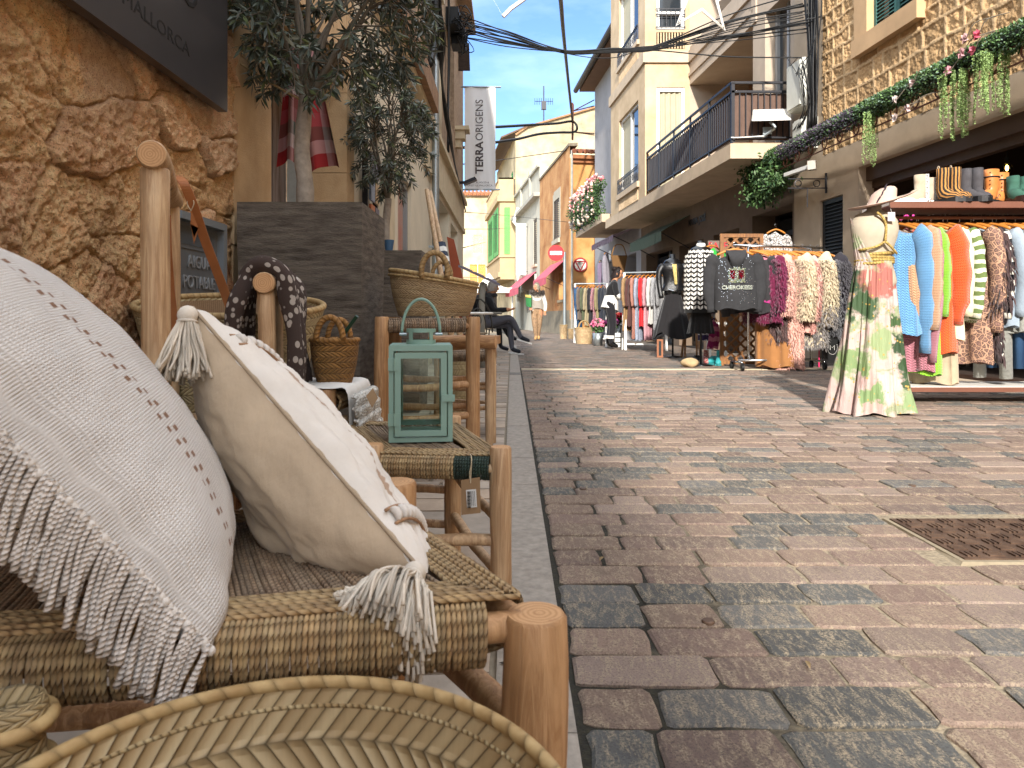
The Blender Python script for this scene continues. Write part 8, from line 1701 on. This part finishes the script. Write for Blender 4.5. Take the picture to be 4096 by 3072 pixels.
# road signs
ne = thing('no_entry_sign', 'red round no entry sign with white bar on a grey pole', 'sign', (P(564.7, 0, 25).x, 25, 0)); p = P(556, 253, 24.9); px = P(564.7, 0, 25).x; mb = MB(); mb.tube([(px, 25, 0), (px, 25, P(0, 252, 25).z)], .05, 10); mb.build('pole', M_zinc, ne, smooth=True, auto=40)
mb = MB(); mb.tube([p, p+V(0, .03, 0)], .28, 32); pl = mb.build('disc', M('sign_red', '#c4101c', .4, .04, 4, 0), ne); mb = MB(); mb.box(p.x-.21, p.x+.21, p.y-.012, p.y-.001, p.z-.065, p.z+.065); mb.build('bar', M_white, pl); mb = MB(); mb.box(p.x, px, 24.97, 25, p.z-.02, p.z+.02); mb.build('arm', M_zinc, ne)
rs = thing('stop_sign', 'round white sign with red ring and triangle reading STOP on orange wall', 'sign', P(580, 265, 26.9)); p = V(*LN(P(580, 0, 27.1).x, P(0, 265, 27.1).z, .06)); mb = MB(); mb.tube([p, p+V(0, .03, 0)], .27, 32); mb.build('disc', M('sign_white', '#c9c4ba', .5, .05, 5, 0), rs); M_sr = M('dull_sign_red', '#8f1f22', .5, .08, 6, 0)
mb = MB(); mb.tube([p+V(.25*cos(t), -.01, .25*sin(t)) for t in [q*pi/16 for q in range(32)]], .03, 6, closed=True)
tr_ = [p+V(-.19, -.012, .13), p+V(.19, -.012, .13), p+V(0, -.012, -.21)]
for i in range(3): mb.bar(tr_[i], tr_[(i+1) % 3], .045, .012, up=(0, 1, 0))
mb.build('ring', M_sr, rs); text('STOP', .1, M_blk, frame(p+V(0, -.014, .045), (1, 0, 0), (0, 0, 1)), .003, rs)
hs = thing('house_nameplate', 'small white plaque on the grey house shopfront', 'plaque', RW(23.0, 2.6, 0)); mb = MB(); mb.fbox(RW, 23.0, 23.3, 2.55, 2.85, 0, .02); mb.build('plate', M_white, hs)
# market tent
te = thing('market_tent', 'white pyramid market tent at the far end of the street', 'tent', (-1.3, 40, 0)); M_tnt = M('tent_canvas', '#d4cfc0', .8, .04, 3, .05); mb = MB(); x0, x1, y0, y1, z0, z1 = -2.6, .02, 38.6, 41.4, 2.3, 3.15; ap = ((x0+x1)/2, 40, z1+.05)
b4 = [(x0, y0, z0), (x1, y0, z0), (x1, y1, z0), (x0, y1, z0)]
for i in range(4): a, b = b4[i], b4[(i+1) % 4]; mb.grid(lambda u, v: tuple(Vector(a).lerp(Vector(b), u).lerp(Vector(ap), v)-Vector((0, 0, .3*sin(pi*v)))), 6, 8); mb.quad(a, b, (b[0], b[1], z0-.28), (a[0], a[1], z0-.28))
mb.build('canopy', M_tnt, te); mb = MB()
for q in b4: mb.tube([(q[0], q[1], 0), q], .04, 6)
mb.build('legs', M_white, te)
# ================= cafe =================
mstand = thing('menu_stand', 'tilted menu board on a pale post beside the cafe table', 'menu stand', P(481, 318, 9.2)); mb = MB(); x = P(482, 0, 9.2).x; mb.tube([(x, 9.2, 0), (x, 9.2, .95), (x+.02, 9.2, 1.1)], [.04, .04, .05], 10); mb.build('post', M('pale_post', '#8f8e86', .6), mstand, smooth=True)
mb = MB(); a, b = P(459, 266, 9.0), P(500, 285, 9.2); mb.hexa([a+V(0, -.1, -.02), b+V(0, -.1, -.02), b+V(0, .35, .0), a+V(0, .35, .0), a+V(0, -.1, .01), b+V(0, -.1, .01), b+V(0, .35, .03), a+V(0, .35, .03)]); mb.build('board', M('grey_board', '#6c6874', .5, .2, 9, .05), mstand); mb = MB()
for i in range(3): s, e = a.lerp(b, .08+i*.3), a.lerp(b, .30+i*.3); mb.hexa([s+V(0, -.08, .013), e+V(0, -.08, .013), e+V(0, .3, .033), s+V(0, .3, .033), s+V(0, -.08, .018), e+V(0, -.08, .018), e+V(0, .3, .038), s+V(0, .3, .038)])
mb.build('menu_pages', M('lilac_paper', '#8a86a0', .7, .1, 20), mstand)
M_iron2 = M('painted_iron', '#33322f', .5, .1, 9, 0)
def bistro(lab, x, y, rz, m_=None, grp='iron cafe chairs'):
    t = thing('cafe_chair', lab, 'chair', (0, 0, 0), grp); m_ = m_ or M_iron2; mb = MB(); mb.lathe([(0, .45), (.19, .45), (.2, .46), (.19, .47), (0, .475)], 24); mb.build('seat', M('cane_seat', '#8c7d68', .8, .1, 20), t, smooth=True)
    for a in (.8, 2.35, 3.95, 5.5): mb = MB(); mb.tube(cat([(.17*cos(a), .17*sin(a), .45), (.16*cos(a), .16*sin(a), .3), (.23*cos(a), .23*sin(a), 0)], 5), .009, 6); mb.build('leg', m_, t, smooth=True)
    mb = MB(); mb.tube([(-.18+.0*q, .2*cos(q*pi/14), .47+.42*sin(q*pi/14)) for q in range(15)], .010, 6); mb.tube([(-.18, .12*cos(q*pi/14), .47+.3*sin(q*pi/14)) for q in range(15)], .008, 6); mb.tube([(-.18+.0, .05*cos(q*pi/10), .62+.06*sin(q*pi/10)) for q in range(20)], .006, 5, closed=True); mb.build('backrest', m_, t, smooth=True); return place(t, (x, y, 0), rz)
bistro('iron cafe chair carrying the man in black', -.52, 12.6, .05); bistro('empty iron cafe chair pushed in at the round table', -.62, 10.2, 1.2); bistro('iron cafe chair nearest the tall basket stool', -.5, 8.9, 2.0); bistro('iron cafe chair under the dark haired person', -.75, 13.6, -.2)
ct_ = thing('cafe_table', 'round grey cafe table with white scrolled iron legs', 'table', (-.45, 9.5, 0)); mb = MB(); mb.lathe([(0, .70), (.36, .70), (.37, .715), (.36, .73), (0, .73)], 32, (-.5, 9.6, 0)); mb.build('tabletop', M('grey_tabletop', '#77766f', .5), ct_, smooth=True, auto=40)
for a in (.5, 2.1, 3.6, 5.2): mb = MB(); mb.tube(cat([(-.5, 9.6, .7), (-.5+.10*cos(a), 9.6+.10*sin(a), .45), (-.5+.08*cos(a), 9.6+.08*sin(a), .25), (-.5+.26*cos(a), 9.6+.26*sin(a), .05), (-.5+.33*cos(a), 9.6+.33*sin(a), .0)], 5), .011, 6); mb.build('leg', M_white, ct_, smooth=True)
ct2 = thing('cafe_table', 'white iron scroll leg table behind the slim stool', 'table', (-.35, 6.2, 0)); mb = MB(); mb.lathe([(0, .68), (.25, .68), (.26, .69), (.25, .70), (0, .70)], 28, (-.42, 6.2, 0)); mb.build('tabletop', M_white, ct2, smooth=True)
for a in (.2, 2.3, 4.4): mb = MB(); mb.tube(cat([(-.42, 6.2, .68), (-.42+.05*cos(a), 6.2+.05*sin(a), .5), (-.42+.12*cos(a), 6.2+.12*sin(a), .3), (-.42+.07*cos(a), 6.2+.07*sin(a), .2), (-.42+.2*cos(a), 6.2+.2*sin(a), .0)], 5), .010, 6); mb.build('leg', M_white, ct2, smooth=True)
# ================= people =================
M_skin = M('skin', '#b5805f', .6, .06, 10, .05, trans=.05); M_eye = M('eye_dark', '#1a1412', .3, .1, 5, 0); M_lip = M('lips', '#8a4a42', .5, .05, 5, 0)
def person(name, lab, J, E, mats, cls, hair=None, shape=None, face=(1, 0, 0), up=(0, 0, 1)):
    """J joints {n:(x,y,z,r)}, E edges, cls edge->material index"""
    t = thing('person', lab, 'person', (J['pelvis'][0], J['pelvis'][1], 0)); base = wloc(t); names = list(J); me = bpy.data.meshes.new('b'); me.from_pydata([tuple(Vector(J[n][:3])-base) for n in names], [(names.index(a), names.index(b)) for a, b in E], [])
    o = bpy.data.objects.new('b', me); COL.objects.link(o); sk_ = o.modifiers.new('s', 'SKIN'); sk_.use_smooth_shade = True; sd = o.modifiers.new('d', 'SUBSURF'); sd.levels = sd.render_levels = 2
    for i, n in enumerate(names): r = J[n][3]; me.skin_vertices[0].data[i].radius = (r if isinstance(r, (int, float)) else r[0], r if isinstance(r, (int, float)) else r[1]); me.skin_vertices[0].data[i].use_root = n == 'pelvis'
    bpy.context.view_layer.update(); dg = bpy.context.evaluated_depsgraph_get(); m2 = bpy.data.meshes.new_from_object(o.evaluated_get(dg)); bpy.data.objects.remove(o); m2.materials.clear(); m2.name = 'body'
    for m_ in mats: m2.materials.append(m_)
    seg = [(Vector(J[a][:3])-base, Vector(J[b][:3])-base, c) for (a, b), c in zip(E, cls)]
    for f in m2.polygons:
        c = f.center; best = 9; bi = 0
        for a, b, k in seg:
            d = b-a; s = max(0, min(1, (c-a).dot(d)/max(1e-9, d.length_squared))); q = (c-a-d*s).length
            if q < best: best = q; bi = k
        f.material_index = bi; f.use_smooth = True
    b = bpy.data.objects.new('body', m2); COL.objects.link(b); b.parent = t
    h = Vector(J['head'][:3]); fw = Vector(face).normalized(); s = fw.cross(Vector(up)).normalized(); u_ = s.cross(fw)
    mb = MB()
    mb.grid(lambda a, c: tuple(h+fw*(.088*cos(2*pi*a)*sin(pi*c)+.012)+s*.075*sin(2*pi*a)*sin(pi*c)+u_*(.03-.115*cos(pi*c)+.0)), 20, 14, cu=True)
    mb.tube([h+fw*.092+u_*.05, h+fw*.122+u_*.005, h+fw*.094-u_*.004], [.008, .014, .01], 8)
    for q in (-1, 1): mb.ball(h+s*q*.078-fw*.005+u_*.015, (.014, .014, .028), 8, 6)
    hd_ = mb.build('head', M_skin, t, smooth=True); mb = MB()
    for q in (-1, 1): mb.ball(h+fw*.09+s*q*.03+u_*.035, .009, 8, 6)
    mb.build('eyes', M_eye, hd_); mb = MB(); mb.tube([h+fw*.094-s*.022-u_*.035, h+fw*.1-u_*.038, h+fw*.094+s*.022-u_*.035], .006, 6); mb.build('mouth', M_lip, hd_)
    if hair:
        mb = MB(); hm, vol, drop, nst = hair; rnd = random.Random(3)
        def hf_(a, c): 
            th = pi*(1-c*(.62)); n_ = sin(a*50)*.004+rnd.uniform(-.004, .004); R_ = 1+vol
            d = fw*(.088*cos(2*pi*a)*sin(th))+s*.078*sin(2*pi*a)*sin(th)-u_*.118*cos(th); back = (1-cos(2*pi*a))/2
            return tuple(h-fw*.016+u_*.035+d*(R_+n_*5)-u_*drop*back*c)
        mb.grid(hf_, 30, 10, cu=True)
        for i in range(nst): a = rnd.random(); c = rnd.random()*.9; p = Vector(hf_(a, c)); o_ = (p-h).normalized(); q_ = p+(o_*.3+rv()*.6-u_*.2).normalized()*.03; mb.tube([p, q_], [.006, .001], 4, caps=False)
        mb.build('hair', hm, t, smooth=True)
    return t
def hand(J, E, cls, w_, d, s, pre, ci, sc=1.):
    """palm and five bent fingers"""
    w_ = Vector(w_); d = Vector(d).normalized(); s = Vector(s); s = (s-d*s.dot(d)).normalized(); n = d.cross(s); pl = w_+d*.05*sc; J[pre+'p'] = (*pl, (.034*sc, .016*sc)); E.append((pre, pre+'p')); cls.append(ci)
    for i, (o, L) in enumerate(((-.03, .062), (-.010, .074), (.011, .07), (.031, .055))):
        a = pl+d*.035*sc+s*o*sc; b = a+(d*.9+n*.25)*L*.55*sc; c = b+(d*.6+n*.75)*L*.5*sc; J[f'{pre}f{i}a'] = (*a, .0095*sc); J[f'{pre}f{i}b'] = (*b, .0085*sc); J[f'{pre}f{i}c'] = (*c, .0068*sc); E += [(pre+'p', f'{pre}f{i}a'), (f'{pre}f{i}a', f'{pre}f{i}b'), (f'{pre}f{i}b', f'{pre}f{i}c')]; cls += [ci]*3
    a = w_+d*.03*sc-s*.03*sc; b = a+(d*.6-s*.7)*.035*sc; c = b+d*.03*sc; J[pre+'ta'] = (*a, .012*sc); J[pre+'tb'] = (*b, .010*sc); J[pre+'tc'] = (*c, .008*sc); E += [(pre+'p', pre+'ta'), (pre+'ta', pre+'tb'), (pre+'tb', pre+'tc')]; cls += [ci]*3
M_jblk = Mcl('black_jacket_cloth', '#101013'); M_gtr = Mcl('dark_grey_trousers', '#4c4c54'); M_shoe = M('navy_shoe', '#14161f', .7); M_ghair = M('grey_hair', '#8f8880', .8, .2, 60); M_dhair = M('dark_hair', '#1c1210', .7, .2, 60)
# seated man facing right, legs crossed
D = 12.7; X = -.50
J = dict(pelvis=(X, D, .56, .135), waist=(X+.0, D, .72, .15), chest=(X+.04, D, .92, .165), upper=(X+.09, D, 1.04, .13), neck=(X+.13, D, 1.10, .06), head=(X+.16, D, 1.17, .07),
 ls=(X+.08, D-.17, 1.00, .075), le=(X+.17, D-.22, .78, .06), lw=(X+.40, D-.14, .80, .042), rs=(X+.08, D+.17, 1.00, .075), re=(X+.2, D+.2, .78, .06), rw=(X+.42, D+.02, .80, .042),
 lh=(X+.05, D-.09, .55, .1), lk=(X+.48, D-.06, .66, .072), la=(X+.66, D-.02, .30, .045), lt=(X+.82, D-.02, .235, .035), rh=(X+.05, D+.09, .55, .1), rk=(X+.46, D+.05, .53, .07), ra=(X+.50, D+.02, .09, .045), rt=(X+.66, D+.0, .04, .035))
E = [('pelvis', 'waist'), ('waist', 'chest'), ('chest', 'upper'), ('upper', 'neck'), ('neck', 'head'), ('upper', 'ls'), ('ls', 'le'), ('le', 'lw'), ('upper', 'rs'), ('rs', 're'), ('re', 'rw'), ('pelvis', 'lh'), ('lh', 'lk'), ('lk', 'la'), ('la', 'lt'), ('pelvis', 'rh'), ('rh', 'rk'), ('rk', 'ra'), ('ra', 'rt')]
cls = [1, 1, 1, 0, 0, 1, 1, 1, 1, 1, 1, 2, 2, 2, 3, 2, 2, 2, 3]
hand(J, E, cls, J['lw'][:3], (1, .25, .05), (0, 1, 0), 'lw', 0); hand(J, E, cls, J['rw'][:3], (1, -.25, 0), (0, 1, 0), 'rw', 0)
pm = person('m', 'seated person in black jacket and grey trousers with legs crossed and grey hair', J, E, [M_skin, M_jblk, M_gtr, M_shoe], cls, (M_ghair, .10, .05, 220), face=(.85, .5, -.1))
mb = MB(); 
for a, b, z in ((J['ra'], J['rt'], .012), (J['la'], J['lt'], -.05)):
    a, b = Vector(a[:3]), Vector(b[:3]); dd = (b-a).normalized(); o_ = Vector((0, 0, -.055)) if a.z < .2 else Vector((-.02, 0, -.05)); mb.bar(a-dd*.06+o_+V(0, 0, .0 if a.z > .2 else -.02), b+dd*.05+o_*.55+V(0, 0, 0 if a.z > .2 else .0), .085, .022)
mb.build('soles', M_white, pm); mb = MB(); mb.tube(cat([(X+.03, D-.10, 1.10), (X+.06, D-.14, 1.04), (X+.18, D-.06, 1.06), (X+.2, D+.05, 1.06), (X+.06, D+.13, 1.08), (X-.02, D, 1.14), (X+.03, D-.10, 1.10)], 4), .035, 8); mb.build('hood', M_jblk, pm, smooth=True)
X2, D2 = -.72, 13.7
J2 = {k: (v[0]-X+X2, v[1]-D+D2, v[2]+.0, v[3]) for k, v in J.items()}
person('w', 'dark haired person in black seated behind the man at the cafe', J2, list(E), [M_skin, M_jblk, M_jblk, M_shoe], list(cls), (M_dhair, .14, .12, 200), face=(.3, -.9, 0))
# walking woman
D = 20.3; X = P(537, 0, D).x
J = dict(pelvis=(X, D, .88, .12), waist=(X, D, 1.02, .13), chest=(X+.0, D, 1.22, .155), upper=(X, D, 1.33, .12), neck=(X-.01, D, 1.40, .05), head=(X-.02, D-.02, 1.48, .06),
 ls=(X-.17, D, 1.30, .075), le=(X-.24, D-.02, 1.04, .06), lw=(X-.19, D-.17, .92, .045), rs=(X+.17, D, 1.30, .075), re=(X+.24, D+.02, 1.05, .062), rw=(X+.23, D-.07, .85, .045),
 lh=(X-.09, D, .84, .11), lk=(X-.07, D-.08, .48, .085), la=(X-.03, D-.06, .10, .05), lt=(X-.06, D-.22, .045, .04), rh=(X+.09, D, .84, .11), rk=(X+.06, D+.02, .47, .085), ra=(X+.04, D+.12, .12, .05), rt=(X+.05, D-.0, .05, .04))
cls = [2, 4, 1, 0, 0, 1, 4, 4, 1, 4, 4, 2, 2, 2, 3, 2, 2, 2, 3]; E1_ = list(E[:19]); cls1 = list(cls)
hand(J, E1_, cls1, J['lw'][:3], (.2, -.7, -.4), (1, 0, 0), 'lw', 0); hand(J, E1_, cls1, J['rw'][:3], (-.1, -.3, -1), (1, 0, 0), 'rw', 0)
pw = person('w', 'walking person in grey poncho and leopard trousers carrying a green box', J, E1_, [M_skin, Mcl('grey_poncho', '#8a8278'), Mcell('leopard_trousers', '#33261c', '#b09070', '#a3825c', 40), M('tan_shoe', '#b08a5a'), M_wcl], cls1, (M('white_hair', '#b5aa94', .8, .2, 60), .16, .0, 260), face=(-.6, -.8, 0))
mb = MB(); mb.grid(lambda u, v: (X+(.11+.13*v+.01*sin(u*40))*cos(2*pi*u), D+(.10+.06*v)*sin(2*pi*u), 1.38-.50*v-.05*cos(4*pi*u)*v), 40, 14, cu=True); mb.build('poncho', bpy.data.materials['grey_poncho'], pw, smooth=True); mb = MB()
for i in range(900): a = random.uniform(0, 2*pi); q = V(X+.17*cos(a), D+.11*sin(a)-.02, 1.36+random.gauss(0, .03)); mb.col = random.choice([(.06, .05, .045), (.10, .08, .07), (.15, .13, .12)]); leaf(mb, q, rv()+V(cos(a), sin(a), 0), .075, .02)
mb.build('fur_collar', M_leaf, pw)
gx = thing('green_box', 'green and gold cardboard box carried under the arm of the walking person', 'box', (X-.22, D-.1, 1.0)); mb = MB(); mb.hexa([(X-.31, D-.22, .98), (X-.17, D-.26, .95), (X-.13, D-.04, .98), (X-.27, D, 1.0), (X-.34, D-.2, 1.3), (X-.18, D-.24, 1.28), (X-.14, D-.02, 1.3), (X-.3, D, 1.32)]); mb.build('carton', M('green_card', '#1d6b34', .5, .1, 6, 0), gx); mb = MB(); mb.hexa([(X-.335, D-.225, 1.24), (X-.175, D-.265, 1.22), (X-.175, D-.255, 1.22), (X-.335, D-.215, 1.24), (X-.345, D-.21, 1.31), (X-.18, D-.25, 1.29), (X-.18, D-.24, 1.29), (X-.345, D-.2, 1.31)]); mb.build('gold_band', M('gold_card', '#a58f3e', .5), gx)
# standing woman browsing
D = 14.9; X = P(610, 0, D).x
J = dict(pelvis=(X, D, .90, .125), waist=(X+.01, D, 1.06, .125), chest=(X+.04, D, 1.24, .14), upper=(X+.07, D, 1.38, .11), neck=(X+.11, D, 1.46, .05), head=(X+.15, D, 1.55, .06),
 ls=(X+.07, D-.14, 1.36, .07), le=(X+.12, D-.17, 1.12, .06), lw=(X+.33, D-.13, 1.0, .045), rs=(X+.07, D+.14, 1.36, .07), re=(X+.16, D+.18, 1.12, .06), rw=(X+.35, D+.1, 1.02, .045),
 lh=(X, D-.08, .86, .115), lk=(X+.05, D-.08, .5, .085), la=(X+.0, D-.1, .12, .055), lt=(X+.16, D-.11, .05, .045), rh=(X, D+.08, .86, .115), rk=(X+.04, D+.06, .5, .085), ra=(X-.04, D+.1, .12, .055), rt=(X+.1, D+.1, .05, .045))
cls = [2, 1, 1, 0, 0, 1, 1, 4, 1, 1, 4, 2, 2, 2, 3, 2, 2, 2, 3]; E3 = list(E[:19])
hand(J, E3, cls, J['lw'][:3], (1, .1, -.15), (0, 1, 0), 'lw', 0); hand(J, E3, cls, J['rw'][:3], (1, -.1, -.1), (0, 1, 0), 'rw', 0)
ps_ = person('w', 'standing person with dark hair bun in black jumper over white shirt browsing', J, E3, [M_skin, Mcl('black_jumper', '#111013'), Mcl('black_trousers', '#141318'), M_blkg, M_wcl], cls, (M_dhair, .14, .10, 260), face=(.93, -.2, -.25))
mb = MB(); mb.grid(lambda u, v: (X+.03-.04*v+(.145+.04*v)*cos(2*pi*u), D+(.135+.03*v)*sin(2*pi*u), 1.12-.24*v-.10*v*(1-cos(2*pi*u+2.6))/2), 40, 10, cu=True); mb.build('shirt_tail', M_wcl, ps_, smooth=True); mb = MB(); h = Vector(J['head'][:3]); mb.ball(h+V(-.06, 0, .13), (.06, .05, .045), 14, 10)
for i in range(80): mb.tube([h+V(-.06, 0, .13)+rv()*.04, h+V(-.06, 0, .13)+rv()*.085], [.005, .001], 4, caps=False)
mb.build('hair_bun', M_dhair, ps_, smooth=True); mb = MB(); mb.tube([h+V(-.02, -.085, .07), h+V(.04, -.085, .1), h+V(.05, 0, .13)], .006, 5); mb.build('hair_clip', M_blkg, ps_)
mb = MB()
for a in ('la', 'ra'): p = Vector(J[a][:3]); mb.tube([p+V(0, 0, .10), p+V(0, 0, .165)], .078, 14)
mb.build('white_cuffs', M_wcl, ps_)
